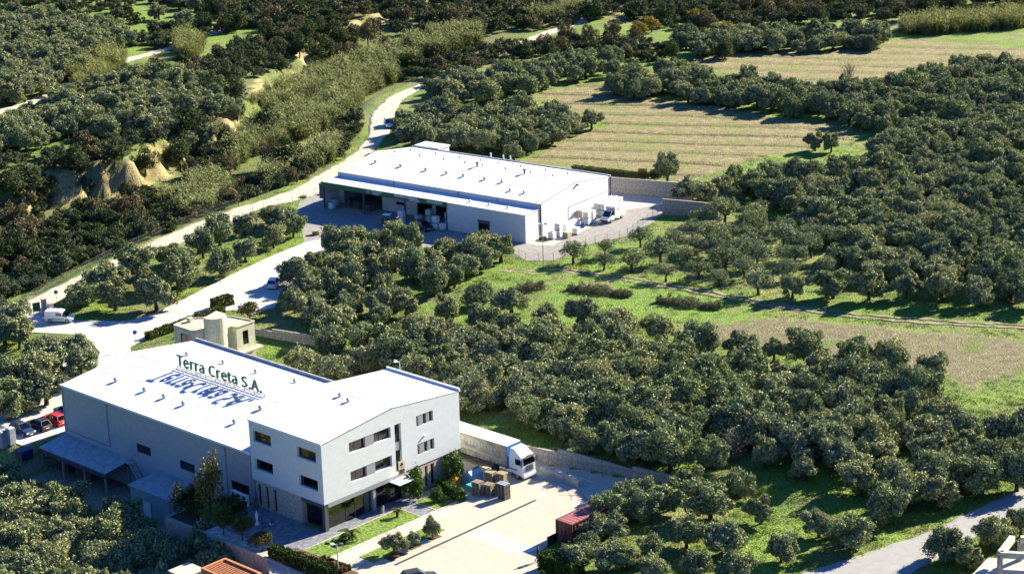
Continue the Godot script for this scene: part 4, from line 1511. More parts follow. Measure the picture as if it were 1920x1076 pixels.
func small_van(at: Vector3, turn: float) -> void:
	var t := base("delivery_van", at, turn)
	tag(t, "small white panel van with roof rack parked by the gate pillars", "van")
	var st := mb()
	rings_body(st, [[-2.15, 0.78, 0.3, 1.78, 0.1], [-2.05, 0.84, 0.24, 1.84, 0.16], [0.35, 0.86, 0.22, 1.84, 0.16], [0.7, 0.86, 0.22, 1.7, 0.18]])
	build(st, "cargo_body", M.white_paint, t)
	st = mb()
	rings_body(st, [[0.7, 0.86, 0.22, 1.05, 0.08], [1.2, 0.85, 0.22, 1.02, 0.12], [2.0, 0.8, 0.24, 0.82, 0.16], [2.2, 0.6, 0.34, 0.66, 0.12]])
	build(st, "bonnet", M.white_paint, t)
	st = mb()
	loft(st, [[Vector3(0.68, 1.03, 0.8), Vector3(1.38, 1.0, 0.76), Vector3(1.38, 1.0, -0.76), Vector3(0.68, 1.03, -0.8)], [Vector3(0.68, 1.66, 0.68), Vector3(0.75, 1.66, 0.66), Vector3(0.75, 1.66, -0.66), Vector3(0.68, 1.66, -0.68)]], true)
	build(st, "windshield", M.glass, t)
	for s in [-1, 1]:
		st = mb(); cbox(st, Vector3(0.1, 1.35, s * 0.862), Vector3(0.85, 0.42, 0.02)); build(st, "side_window", M.glass, t)
		st = mb(); cbox(st, Vector3(2.06, 0.66, s * 0.52), Vector3(0.2, 0.16, 0.3)); build(st, "headlight", M.headlight, t)
		st = mb(); cbox(st, Vector3(-0.4, 0.62, s * 0.875), Vector3(2.6, 0.1, 0.03)); build(st, "side_moulding", M.dark_panel, t)
	st = mb()
	for x in [-1.6, -0.8, 0.0]: tube(st, Vector3(x, 1.92, -0.7), Vector3(x, 1.92, 0.7), 0.03, 0.03, 5)
	for z in [-0.7, 0.7]: tube(st, Vector3(-1.8, 1.92, z), Vector3(0.2, 1.92, z), 0.03, 0.03, 5)
	build(st, "roof_rack", M.galvanised, t)
	wheels(t, [-1.35, 1.35], 0.87, 0.33, 0.2)
	st = mb(); cbox(st, Vector3(2.16, 0.42, 0), Vector3(0.12, 0.2, 1.3)); build(st, "bumper", M.dark_panel, t)

func box_van(at: Vector3, turn: float) -> void:
	var t := base("refrigerated_van", at, turn)
	tag(t, "white refrigerated box van with orange lettering parked along the mill's sunlit wall", "van")
	var st := mb()
	bbox(st, Vector3(-1.2, 1.65, 0), Vector3(3.4, 2.0, 1.98), 0.06)
	var bx := build(st, "cargo_box", M.white_paint, t)
	for s in [-1, 1]:
		for k in 3:
			st = mb(); cbox(st, Vector3(-0.5 + k * 0.0, 2.25 - k * 0.2, s * 1.0), Vector3(0.72 - 0.06 * k, 0.12, 0.02)); build(st, "lettering_bar", M.orange, bx)
		st = mb(); cbox(st, Vector3(-1.2, 1.15, s * 1.0), Vector3(3.2, 0.06, 0.02)); build(st, "stripe", M.orange, bx)
	st = mb()
	rings_body(st, [[0.5, 0.93, 0.35, 1.2, 0.06], [1.3, 0.93, 0.33, 1.2, 0.1], [1.9, 0.9, 0.33, 1.08, 0.16], [2.45, 0.84, 0.36, 0.9, 0.18], [2.6, 0.66, 0.45, 0.75, 0.12]])
	build(st, "cab", M.white_paint, t)
	st = mb()
	loft(st, [[Vector3(0.5, 1.18, 0.88), Vector3(1.95, 1.1, 0.84), Vector3(1.95, 1.1, -0.84), Vector3(0.5, 1.18, -0.88)], [Vector3(0.5, 1.95, 0.76), Vector3(1.15, 1.95, 0.74), Vector3(1.15, 1.95, -0.74), Vector3(0.5, 1.95, -0.76)]], true)
	build(st, "windows", M.glass, t)
	st = mb()
	bbox(st, Vector3(0.82, 1.98, 0), Vector3(0.7, 0.08, 1.54), 0.07)
	for s in [-1, 1]:
		tube(st, Vector3(1.95, 1.1, s * 0.84), Vector3(1.15, 1.95, s * 0.74), 0.05, 0.05, 5)
		tube(st, Vector3(0.52, 1.18, s * 0.88), Vector3(0.52, 1.95, s * 0.76), 0.06, 0.06, 5)
	build(st, "cab_roof", M.white_paint, t)
	st = mb(); bbox(st, Vector3(0.75, 2.35, 0), Vector3(0.5, 0.4, 1.2), 0.08); build(st, "cooling_unit", M.grey_panel, t)
	for s in [-1, 1]:
		st = mb(); cbox(st, Vector3(2.48, 0.78, s * 0.62), Vector3(0.2, 0.22, 0.3)); build(st, "headlight", M.headlight, t)
	st = mb(); cbox(st, Vector3(2.56, 0.5, 0), Vector3(0.14, 0.24, 1.5)); build(st, "bumper", M.dark_panel, t)
	wheels(t, [-1.75, 1.65], 0.95, 0.36, 0.22)

func semi_truck(at: Vector3, turn: float) -> void:
	var t := base("semi_truck", at, turn)
	tag(t, "white articulated truck with beige curtain-sided trailer standing beside the office", "truck")
	# x forward, 0 at the trailer's front wall
	var st := mb()
	box(st, Vector3(-13.6, 1.22, -1.22), Vector3(0, 3.95, 1.22))
	var tb := build(st, "trailer_body", M.curtain, t)
	st = mb(); box(st, Vector3(-13.65, 3.952, -1.26), Vector3(0.06, 4.04, 1.26)); build(st, "trailer_roof", M.white_paint, tb)
	st = mb(); box(st, Vector3(0.003, 1.15, -1.25), Vector3(0.08, 3.95, 1.25)); build(st, "front_wall", M.truck_blue, tb)
	st = mb()
	for s in [-1, 1]:
		for i in 22: box(st, Vector3(-13.3 + i * 0.62, 1.0, s * 1.235 - 0.015), Vector3(-13.25 + i * 0.62, 1.5, s * 1.235 + 0.015))
	build(st, "curtain_straps", M.dark_panel, tb)
	for s in [-1, 1]:
		st = mb()
		hexa(st, [Vector3(-13.0, 2.35, s * 1.225 + 0.006), Vector3(-0.4, 1.75, s * 1.225 + 0.006), Vector3(-0.4, 1.75, s * 1.225 - 0.006), Vector3(-13.0, 2.35, s * 1.225 - 0.006),
			Vector3(-13.0, 2.6, s * 1.225 + 0.006), Vector3(-0.4, 1.95, s * 1.225 + 0.006), Vector3(-0.4, 1.95, s * 1.225 - 0.006), Vector3(-13.0, 2.6, s * 1.225 - 0.006)])
		build(st, "curtain_band", M.faded_blue, tb)
		st = mb()
		for i in 9: box(st, Vector3(-6.6 + i * 0.55, 2.75, s * 1.226 - 0.006), Vector3(-6.25 + i * 0.55, 3.4 - 0.12 * (i % 3), s * 1.226 + 0.006))
		build(st, "worn_print", M.faded_blue, tb)
	st = mb()
	box(st, Vector3(-13.5, 0.95, -0.5), Vector3(-0.2, 1.2, -0.35)); box(st, Vector3(-13.5, 0.95, 0.35), Vector3(-0.2, 1.2, 0.5))
	for x in [-8.2, -6.6, -5.0]: box(st, Vector3(x, 1.0, -1.1), Vector3(x + 0.1, 1.18, 1.1))
	for s in [-1, 1]:
		box(st, Vector3(-3.4, 0.3, s * 0.85 - 0.07), Vector3(-3.2, 1.1, s * 0.85 + 0.07))
		for y in [0.55, 0.85]: box(st, Vector3(-8.6, y, s * 1.15 - 0.02), Vector3(-4.0, y + 0.1, s * 1.15 + 0.02))
	build(st, "trailer_chassis", M.dark_panel, t)
	wheels(t, [-11.9, -10.6, -9.3], 1.2, 0.5, 0.36)
	# tractor
	st = mb()
	box(st, Vector3(-3.0, 0.62, -0.45), Vector3(2.2, 0.95, 0.45))
	build(st, "tractor_chassis", M.black, t)
	wheels(t, [-2.1], 1.2, 0.5, 0.3, true)
	wheels(t, [1.65], 1.2, 0.5, 0.34)
	for s in [-1, 1]:
		st = mb(); tube(st, Vector3(-1.3, 0.75, s * 0.95), Vector3(-0.3, 0.75, s * 0.95), 0.32, 0.32, 12); build(st, "fuel_tank", M.galvanised, t)
		st = mb(); tube(st, Vector3(-0.2, 0.72, s * 0.95), Vector3(0.7, 0.72, s * 0.95), 0.3, 0.3, 12); build(st, "fuel_tank", M.galvanised, t)
	st = mb()
	rings_body(st, [[0.35, 1.2, 0.95, 3.0, 0.1], [0.5, 1.23, 0.75, 3.05, 0.1], [2.1, 1.23, 0.55, 3.02, 0.14], [2.5, 1.2, 0.45, 2.75, 0.2], [2.62, 1.05, 0.5, 2.0, 0.2]])
	var cab := build(st, "cab", M.truck_white, t)
	st = mb()
	loft(st, [[Vector3(0.4, 3.0, 1.18), Vector3(2.3, 2.98, 1.12), Vector3(2.3, 2.98, -1.12), Vector3(0.4, 3.0, -1.18)], [Vector3(0.45, 3.85, 1.0), Vector3(1.0, 3.8, 0.95), Vector3(1.0, 3.8, -0.95), Vector3(0.45, 3.85, -1.0)]], true)
	build(st, "roof_fairing", M.truck_white, cab)
	st = mb()
	loft(st, [[Vector3(2.5, 2.02, 1.06), Vector3(2.66, 2.0, 1.0), Vector3(2.66, 2.0, -1.0), Vector3(2.5, 2.02, -1.06)], [Vector3(2.36, 2.86, 1.0), Vector3(2.48, 2.84, 0.95), Vector3(2.48, 2.84, -0.95), Vector3(2.36, 2.86, -1.0)]], true)
	build(st, "windshield", M.glass, cab)
	st = mb(); cbox(st, Vector3(2.6, 2.92, 0), Vector3(0.36, 0.1, 2.0)); build(st, "sun_visor", M.dark_panel, cab)
	st = mb(); cbox(st, Vector3(2.55, 3.08, 0.0), Vector3(0.06, 0.16, 0.9)); build(st, "brand_plate", M.red_text, cab)
	for s in [-1, 1]:
		st = mb(); cbox(st, Vector3(1.85, 2.35, s * 1.235), Vector3(0.85, 0.75, 0.02)); build(st, "side_window", M.glass, cab)
		st = mb(); cbox(st, Vector3(1.0, 1.25, s * 1.238), Vector3(1.4, 0.16, 0.016)); build(st, "blue_stripe", M.truck_blue, cab)
		st = mb(); cbox(st, Vector3(2.6, 2.35, s * 1.4), Vector3(0.14, 0.75, 0.24)); build(st, "mirror", M.dark_panel, cab)
		st = mb(); cbox(st, Vector3(2.6, 0.78, s * 0.85), Vector3(0.1, 0.24, 0.42)); build(st, "headlight", M.headlight, cab)
	st = mb()
	for k in 4: cbox(st, Vector3(2.66, 1.2 + k * 0.19, 0), Vector3(0.06, 0.12, 1.5 - 0.08 * k))
	build(st, "grille", M.dark_panel, cab)
	st = mb(); bbox(st, Vector3(2.6, 0.55, 0), Vector3(0.3, 0.4, 2.3), 0.08); build(st, "bumper", M.truck_white, cab)

func forklift(at: Vector3, turn: float) -> void:
	var t := base("forklift", at, turn)
	tag(t, "yellow forklift with pale canopy standing in the mill's shaded yard", "forklift")
	var st := mb()
	bbox(st, Vector3(-0.5, 0.75, 0), Vector3(1.5, 0.8, 1.1), 0.15)
	build(st, "body", M.digger_yellow, t)
	st = mb()
	for x in [-0.9, 0.35]:
		for z in [-0.5, 0.5]: tube(st, Vector3(x, 1.1, z), Vector3(x * 0.8, 2.1, z * 0.9), 0.04, 0.04, 6)
	build(st, "guard_posts", M.dark_panel, t)
	st = mb(); bbox(st, Vector3(-0.25, 2.15, 0), Vector3(1.4, 0.1, 1.15), 0.05); build(st, "canopy", M.white_paint, t)
	st = mb()
	for z in [-0.35, 0.35]:
		box(st, Vector3(0.55, 0.1, z - 0.06), Vector3(0.68, 2.2, z + 0.06))
		box(st, Vector3(0.68, 0.12, z - 0.06), Vector3(1.7, 0.18, z + 0.06))
	box(st, Vector3(0.6, 0.9, -0.35), Vector3(0.66, 1.0, 0.35))
	build(st, "mast", M.dark_panel, t)
	st = mb(); bbox(st, Vector3(-0.35, 1.2, 0), Vector3(0.5, 0.35, 0.5), 0.1); build(st, "seat", M.black, t)
	wheels(t, [-0.85, 0.35], 0.6, 0.3, 0.22)

# ------------------------------------------------------------------ goods
func pallet_mesh() -> ArrayMesh:
	var st := mb()
	for z in [-0.42, -0.21, 0.0, 0.21, 0.42]: cbox(st, Vector3(0, 0.133, z), Vector3(1.2, 0.022, 0.14))
	for x in [-0.53, 0.0, 0.53]:
		cbox(st, Vector3(x, 0.11, 0), Vector3(0.12, 0.024, 1.0))
		for z in [-0.43, 0.0, 0.43]: cbox(st, Vector3(x, 0.06, z), Vector3(0.12, 0.076, 0.12))
	for z in [-0.43, 0.0, 0.43]: cbox(st, Vector3(0, 0.011, z), Vector3(1.2, 0.022, 0.1))
	return fin(st)

func pallet_stack(label: String, at: Vector3, turn: float, n: int, m: Material, seed_: int) -> Node3D:
	var t := base("pallet_stack", at, turn)
	tag(t, label, "pallets", "stacks of wooden pallets")
	var R := RandomNumberGenerator.new()
	R.seed = seed_
	for i in n:
		var p := part("pallet", M_pallet, m, t)
		p.position = Vector3(R.randf_range(-0.03, 0.03), i * 0.146, R.randf_range(-0.03, 0.03))
		p.rotation.y = R.randf_range(-0.02, 0.02)
	return t

var M_pallet: ArrayMesh

func ibc(label: String, at: Vector3, turn: float, group := "liquid totes by the mill") -> void:
	var t := base("liquid_tote", at, turn)
	tag(t, label, "tote tank", group)
	part("pallet", M_pallet, M.galvanised, t)
	var st := mb(); bbox(st, Vector3(0, 0.66, 0), Vector3(1.1, 1.0, 0.92), 0.07); build(st, "tank", M.tote_white, t)
	st = mb()
	for y in [0.3, 0.6, 0.9, 1.17]:
		for z in [-0.49, 0.49]: tube(st, Vector3(-0.58, y, z), Vector3(0.58, y, z), 0.012, 0.012, 4)
		for x in [-0.58, 0.58]: tube(st, Vector3(x, y, -0.49), Vector3(x, y, 0.49), 0.012, 0.012, 4)
	for i in 6:
		for z in [-0.49, 0.49]: tube(st, Vector3(-0.58 + i * 0.232, 0.15, z), Vector3(-0.58 + i * 0.232, 1.17, z), 0.012, 0.012, 4)
	build(st, "cage", M.galvanised, t)
	st = mb(); tube(st, Vector3(0, 1.15, 0), Vector3(0, 1.22, 0), 0.11, 0.11, 10); build(st, "cap", M.dark_panel, t)

func crate_box(called: String, label: String, category: String, at: Vector3, turn: float, size: Vector3, m: Material, bands := 3) -> Node3D:
	var t := base(called, at, turn)
	tag(t, label, category)
	var st := mb(); bbox(st, Vector3(0, size.y * 0.5, 0), size, minf(0.05, size.x * 0.05)); build(st, "body", m, t)
	st = mb()
	for i in bands:
		var y := size.y * (i + 0.6) / (bands + 0.2)
		box(st, Vector3(-size.x * 0.5 - 0.012, y - 0.03, -size.z * 0.5 - 0.012), Vector3(size.x * 0.5 + 0.012, y + 0.03, size.z * 0.5 + 0.012))
	build(st, "straps", m, t)
	return t

func lamp_post(label: String, at: Vector3, h: float, heads: int) -> void:
	var t := base("lamp_post", at, 0.0)
	tag(t, label, "lamp post")
	var st := mb(); tube(st, Vector3(0, -0.1, 0), Vector3(0, h, 0), 0.09, 0.05, 8); build(st, "pole", M.galvanised, t)
	for i in heads:
		var s := -1.0 if i == 0 else 1.0
		st = mb()
		tube(st, Vector3(0, h - 0.1, 0), Vector3(0.4 * s, h + 0.05, 0.1), 0.03, 0.03, 5)
		cbox(st, Vector3(0.5 * s, h + 0.05, 0.15), Vector3(0.4, 0.16, 0.34))
		build(st, "lamp_head", M.white_paint if i == 0 else M.dark_panel, t)

func fence(label: String, path: PackedVector2Array, h: float, gap: float, net: Material, called := "wire_fence") -> void:
	var o := gp(path[0])
	var t := base(called, o)
	tag(t, label, "fence")
	var total := 0.0
	for i in path.size() - 1: total += path[i].distance_to(path[i + 1])
	var n := maxi(2, int(total / gap) + 1)
	var p := resample(path, n)
	var st0 := mb()
	tube(st0, Vector3(0, -0.1, 0), Vector3(0, h, 0), 0.035, 0.035, 6)
	var post := fin(st0)
	for i in n:
		var q := part("post", post, M.fence_post, t)
		q.position = gp(p[i]) - o
	var st := mb()
	for i in n - 1:
		var a := gp(p[i]) - o
		var b := gp(p[i + 1]) - o
		for y in [0.08, h * 0.5, h - 0.05]: tube(st, a + Vector3(0, y, 0), b + Vector3(0, y, 0), 0.008, 0.008, 4, false)
	build(st, "wires", M.dark_panel, t)
	if net:
		st = mb()
		for i in n - 1:
			var a := gp(p[i]) - o
			var b := gp(p[i + 1]) - o
			quad(st, a, b, b + Vector3(0, h - 0.1, 0), a + Vector3(0, h - 0.1, 0))
		build(st, "netting", net, t)

func cast_wall(called: String, label: String, line: PackedVector2Array, tops: Array, bottom: float, thick: float, m: Material, joint := 2.4) -> void:
	# concrete wall along a line, with the heights of its top at each point; cast panels with open joints between them
	var t := base(called, Vector3(line[0].x, 0, line[0].y))
	tag(t, label, "wall")
	for i in line.size() - 1:
		var d := (line[i + 1] - line[i])
		var k := maxi(1, int(round(d.length() / joint)))
		for j in k:
			var f0 := float(j) / k
			var f1 := float(j + 1) / k
			var e := 0.008 / maxf(d.length(), 0.1)
			var a := line[i] + d * (f0 + e) - line[0]
			var b := line[i] + d * (f1 - e) - line[0]
			var n := d.normalized().orthogonal() * thick * 0.5
			var h0: float = lerpf(tops[i][1], tops[i + 1][0], f0)
			var h1: float = lerpf(tops[i][1], tops[i + 1][0], f1)
			var st := mb()
			hexa(st, [Vector3(a.x + n.x, bottom, a.y + n.y), Vector3(a.x - n.x, bottom, a.y - n.y), Vector3(b.x - n.x, bottom, b.y - n.y), Vector3(b.x + n.x, bottom, b.y + n.y),
				Vector3(a.x + n.x, h0, a.y + n.y), Vector3(a.x - n.x, h0, a.y - n.y), Vector3(b.x - n.x, h1, b.y - n.y), Vector3(b.x + n.x, h1, b.y + n.y)])
			build(st, "panel", m, t)

func hedge(label: String, at: Vector3, turn: float, size: Vector3, seed_: int, cols: Array, called := "hedge") -> void:
	# a clipped block of leaves, x along the row
	var R := RandomNumberGenerator.new()
	R.seed = seed_
	var v := PackedVector3Array()
	var nn := PackedVector3Array()
	var cc := PackedColorArray()
	var n := int((size.x * size.y * 2 + size.x * size.z + size.y * size.z * 2) * 150)
	for i in n:
		var p := Vector3(R.randf_range(-0.5, 0.5), R.randf_range(0, 1), R.randf_range(-0.5, 0.5))
		var side := R.randf() * (size.x * size.y * 2 + size.x * size.z + size.y * size.z * 2)
		var out := Vector3.UP
		if side < size.x * size.y * 2:
			out = Vector3(0, 0, 1 if R.randf() < 0.5 else -1); p.z = out.z * 0.5
		elif side < size.x * size.y * 2 + size.x * size.z: p.y = 1.0
		else:
			out = Vector3(1 if R.randf() < 0.5 else -1, 0, 0); p.x = out.x * 0.5
		p = p * size
		var bump := n1.get_noise_3d(p.x * 30.0 + seed_, p.y * 30.0, p.z * 30.0) * 0.35
		p += out * (bump - 0.1 + R.randf_range(-0.15, 0.06))
		var ax := Vector3(R.randfn(), R.randfn() + 0.4, R.randfn()).normalized()
		var sx := ax.cross(out + Vector3(R.randfn(), R.randfn(), R.randfn()) * 0.5).normalized()
		var nm := sx.cross(ax)
		var turned := nm.dot(out) < 0.0
		if turned: nm = -nm
		var L := R.randf_range(0.1, 0.2)
		var a := p - ax * L
		var b := p + ax * L
		var s1 := p + sx * L * 0.5
		var s2 := p - sx * L * 0.5
		v.append_array([a, s1, b, a, b, s2] if turned else [a, b, s1, a, s2, b])
		var c: Color = cols[R.randi() % cols.size()]
		c = c * R.randf_range(0.7, 1.3)
		for q in 6: nn.append(nm); cc.append(c)
	var t := base(called, at, turn)
	tag(t, label, "hedge")
	part("foliage", raw_mesh(v, nn, cc), M.leaf, t)
	var st := mb()
	var i := -size.x * 0.5 + 0.3
	while i < size.x * 0.5:
		tube(st, Vector3(i, -0.1, 0), Vector3(i + 0.1, size.y * 0.8, 0.1), 0.05, 0.02, 5)
		i += 0.7
	build(st, "stems", M.bark, t)

func palm(label: String, at: Vector3, trunk: float, r: float, fronds: int, seed_: int) -> void:
	var t := base("palm", at)
	tag(t, label, "palm")
	var R := RandomNumberGenerator.new()
	R.seed = seed_
	var st := mb()
	for i in 5: tube(st, Vector3(0, trunk * i / 5.0 - 0.05, 0), Vector3(0, trunk * (i + 1) / 5.0 - 0.05, 0), 0.2, 0.15, 8)
	build(st, "trunk", M.bark, t)
	for f in fronds:
		var ta := TAU * f / fronds + R.randf_range(-0.15, 0.15)
		var rise := R.randf_range(0.15, 1.1)
		var v := PackedVector3Array()
		var nn := PackedVector3Array()
		var cc := PackedColorArray()
		var d := Vector3(cos(ta), 0, sin(ta))
		var sd := Vector3(-d.z, 0, d.x)
		for k in 14:
			var s := (k + 1) / 15.0
			var c := Vector3(0, trunk, 0) + d * r * s + Vector3(0, r * (rise * s - 0.95 * s * s), 0)
			for side in [-1, 1]:
				var e: Vector3 = c + sd * side * r * 0.26 * (1.0 - absf(s - 0.45)) + d * 0.1 * r + Vector3(0, -0.05 * r, 0)
				v.append_array([c - d * 0.07 * r * side, c + d * 0.07 * r * side, e])
				for q in 3:
					nn.append(Vector3.UP); cc.append(Color(0.055, 0.075, 0.02) * R.randf_range(0.6, 1.3))
		part("frond", raw_mesh(v, nn, cc), M.leaf, t)

func person(at: Vector3, turn: float) -> void:
	# walking figure in dark clothes: one continuous surface around a posed skeleton, meshed as surface nets
	var J := {"hip": Vector3(0, 0.95, 0), "chest": Vector3(0.03, 1.28, 0), "neck": Vector3(0.05, 1.5, 0), "head": Vector3(0.09, 1.63, 0),
		"sl": Vector3(0.03, 1.42, 0.19), "sr": Vector3(0.03, 1.42, -0.19), "el": Vector3(-0.08, 1.14, 0.25), "er": Vector3(0.06, 1.13, -0.25), "wl": Vector3(-0.05, 0.88, 0.24), "wr": Vector3(0.24, 0.95, -0.22),
		"hl": Vector3(0, 0.92, 0.1), "hr": Vector3(0, 0.92, -0.1), "kl": Vector3(0.2, 0.52, 0.1), "kr": Vector3(-0.02, 0.5, -0.1), "al": Vector3(0.2, 0.09, 0.1), "ar": Vector3(-0.3, 0.14, -0.1), "tl": Vector3(0.4, 0.05, 0.12), "tr": Vector3(-0.14, 0.04, -0.11)}
	var dark := Color(0.012, 0.012, 0.016)
	var navy := Color(0.018, 0.022, 0.035)
	var skin := Color(0.42, 0.26, 0.18)
	var hair := Color(0.02, 0.015, 0.01)
	var bones := [["hip", "chest", 0.145, 0.165, dark], ["chest", "neck", 0.15, 0.075, dark], ["neck", "head", 0.055, 0.09, skin], ["sl", "sr", 0.085, 0.085, dark],
		["sl", "el", 0.062, 0.05, dark], ["el", "wl", 0.048, 0.036, dark], ["sr", "er", 0.062, 0.05, dark], ["er", "wr", 0.048, 0.036, dark],
		["hl", "kl", 0.095, 0.066, navy], ["kl", "al", 0.062, 0.045, navy], ["hr", "kr", 0.095, 0.066, navy], ["kr", "ar", 0.062, 0.045, navy],
		["al", "tl", 0.048, 0.038, hair], ["ar", "tr", 0.048, 0.038, hair]]
	var segs := []
	for b in bones: segs.append([J[b[0]], J[b[1]], b[2], b[3], b[4]])
	segs.append([Vector3(0.1, 1.63, 0), Vector3(0.1, 1.72, 0), 0.085, 0.092, skin])
	segs.append([Vector3(0.07, 1.7, 0), Vector3(0.08, 1.76, 0), 0.09, 0.085, hair])
	for s in [["wl", 1], ["wr", -1]]:
		var w: Vector3 = J[s[0]]
		var f := Vector3(0.02, -1, 0).normalized() if s[1] == 1 else Vector3(0.6, -0.75, 0.1).normalized()
		segs.append([w, w + f * 0.09, 0.034, 0.034, skin])
		for k in 4: segs.append([w + f * 0.08 + Vector3(0, 0, (k - 1.5) * 0.02), w + f * (0.155 + 0.012 * (1.5 - absf(k - 1.5))) + Vector3(0.02, 0, (k - 1.5) * 0.022), 0.0095, 0.0085, skin])
		segs.append([w + f * 0.03 + Vector3(0.03, 0, 0), w + f * 0.1 + Vector3(0.06, 0, 0), 0.0105, 0.009, skin])
	var cell := 0.022
	var lo := Vector3(-0.46, -0.02, -0.36)
	var nx := 44
	var ny := 86
	var nz := 33
	var fieldv := PackedFloat32Array()
	fieldv.resize(nx * ny * nz)
	fieldv.fill(1.0)
	for s in segs:
		var a: Vector3 = s[0]
		var b: Vector3 = s[1]
		var rr: float = maxf(s[2], s[3]) + 0.07
		var mn := ((a.min(b) - Vector3.ONE * rr - lo) / cell).floor()
		var mx := ((a.max(b) + Vector3.ONE * rr - lo) / cell).ceil()
		var d := b - a
		for j in range(maxi(0, int(mn.y)), mini(ny, int(mx.y) + 1)):
			for k in range(maxi(0, int(mn.z)), mini(nz, int(mx.z) + 1)):
				for i in range(maxi(0, int(mn.x)), mini(nx, int(mx.x) + 1)):
					var p := lo + Vector3(i, j, k) * cell
					var t := clampf((p - a).dot(d) / d.length_squared(), 0, 1)
					var v := p.distance_to(a + d * t) - lerpf(s[2], s[3], t)
					var at_ := (j * nz + k) * nx + i
					var o := fieldv[at_]
					var h := clampf(0.5 + 0.5 * (o - v) / 0.03, 0, 1)
					fieldv[at_] = lerpf(o, v, h) - 0.03 * h * (1.0 - h)
	var ids := {}
	var verts := PackedVector3Array()
	var cols := PackedColorArray()
	for j in ny - 1:
		for k in nz - 1:
			for i in nx - 1:
				var at_ := (j * nz + k) * nx + i
				var sum := Vector3.ZERO
				var cnt := 0
				var c := [fieldv[at_], fieldv[at_ + 1], fieldv[at_ + nx], fieldv[at_ + nx + 1], fieldv[at_ + nx * nz], fieldv[at_ + nx * nz + 1], fieldv[at_ + nx * nz + nx], fieldv[at_ + nx * nz + nx + 1]]
				for e in [[0, 1], [0, 2], [0, 4], [1, 3], [1, 5], [2, 3], [2, 6], [3, 7], [4, 5], [4, 6], [5, 7], [6, 7]]:
					var f0: float = c[e[0]]
					var f1: float = c[e[1]]
					if (f0 < 0) != (f1 < 0):
						var t := f0 / (f0 - f1)
						sum += Vector3(e[0] & 1, e[0] >> 2, (e[0] >> 1) & 1).lerp(Vector3(e[1] & 1, e[1] >> 2, (e[1] >> 1) & 1), t)
						cnt += 1
				if cnt == 0: continue
				var p := lo + (Vector3(i, j, k) + sum / cnt) * cell
				ids[at_] = verts.size()
				verts.append(p)
				var best := 1e9
				var bc := dark
				for s in segs:
					var d: Vector3 = s[1] - s[0]
					var t := clampf((p - s[0]).dot(d) / d.length_squared(), 0, 1)
					var dist: float = p.distance_to(s[0] + d * t) - lerpf(s[2], s[3], t)
					if dist < best:
						best = dist; bc = s[4]
				cols.append(bc)
	var st := SurfaceTool.new()
	st.begin(Mesh.PRIMITIVE_TRIANGLES)
	var emit := func(a: int, b: int, c: int, d: int, flip: bool) -> void:
		if not (ids.has(a) and ids.has(b) and ids.has(c) and ids.has(d)): return
		var q := [ids[a], ids[b], ids[c], ids[d]]
		if flip: q.reverse()
		for w in [0, 1, 2, 0, 2, 3]:
			st.set_color(cols[q[w]])
			st.add_vertex(verts[q[w]])
	var X := 1
	var Z := nx
	var Y := nx * nz
	for j in range(1, ny - 1):
		for k in range(1, nz - 1):
			for i in range(1, nx - 1):
				var g := (j * nz + k) * nx + i
				var inside := fieldv[g] < 0
				if inside != (fieldv[g + X] < 0): emit.call(g, g - Y, g - Y - Z, g - Z, not inside)
				if inside != (fieldv[g + Y] < 0): emit.call(g, g - Z, g - Z - X, g - X, not inside)
				if inside != (fieldv[g + Z] < 0): emit.call(g, g - X, g - X - Y, g - Y, not inside)
	st.index()
	st.generate_normals()
	var m := mat("figure", Color(1, 1, 1), 0.8)
	m.vertex_color_use_as_albedo = true
	var o := part("person", st.commit(), m, self)
	o.position = at
	o.rotation.y = turn
	tag(o, "person in dark clothes walking across the concrete yard near the crossing", "person")

func brush_pile(label: String, a: Vector2, b: Vector2, wide: float, seed_: int) -> void:
	var t := base("brush_pile", gp(a.lerp(b, 0.5)))
	tag(t, label, "brush pile", "piles of pruned branches")
	var R := RandomNumberGenerator.new()
	R.seed = seed_
	var v := PackedVector3Array()
	var nn := PackedVector3Array()
	var cc := PackedColorArray()
	var o := gp(a.lerp(b, 0.5))
	for i in int(a.distance_to(b) * 620):
		var f := R.randf()
		var q := a.lerp(b, f)
		var w := wide * (0.5 + 0.5 * sin(PI * f))
		var off := R.randfn() * 0.33
		var p := Vector3(q.x, 0, q.y) + Vector3((b - a).normalized().orthogonal().x, 0, (b - a).normalized().orthogonal().y) * off * w
		p.y = maxf(0.02, (1.0 - off * off * 2.0)) * R.randf() * 1.9 * (0.65 + 0.6 * n1.get_noise_1d(f * 300.0 + seed_))
		p += Vector3(-o.x, 0, -o.z)
		var d := Vector3(R.randfn(), R.randfn() * 0.5 + 0.1, R.randfn()).normalized() * R.randf_range(0.25, 0.6)
		var s := d.cross(Vector3(R.randfn(), R.randfn(), R.randfn())).normalized() * R.randf_range(0.03, 0.09)
		v.append_array([p - d * 0.5, p + s, p + d * 0.5])
		var c: Color = [Color(0.11, 0.10, 0.06), Color(0.16, 0.145, 0.10), Color(0.06, 0.06, 0.035), Color(0.10, 0.12, 0.06), Color(0.22, 0.20, 0.15)][R.randi() % 5]
		var n := -(s + d * 0.5).cross(d).normalized()
		for k in 3: nn.append(n); cc.append(c)
	part("branches", raw_mesh(v, nn, cc), M.leaf, t)

func flat(called: String, r: Array, y: float, m: Material) -> void:
	# rectangle a0,b0,a1,b1 of the office frame as a thin slab
	sheet(called, plane1([r[0], r[1], r[2], r[1], r[2], r[3], r[0], r[3]]), y, m)

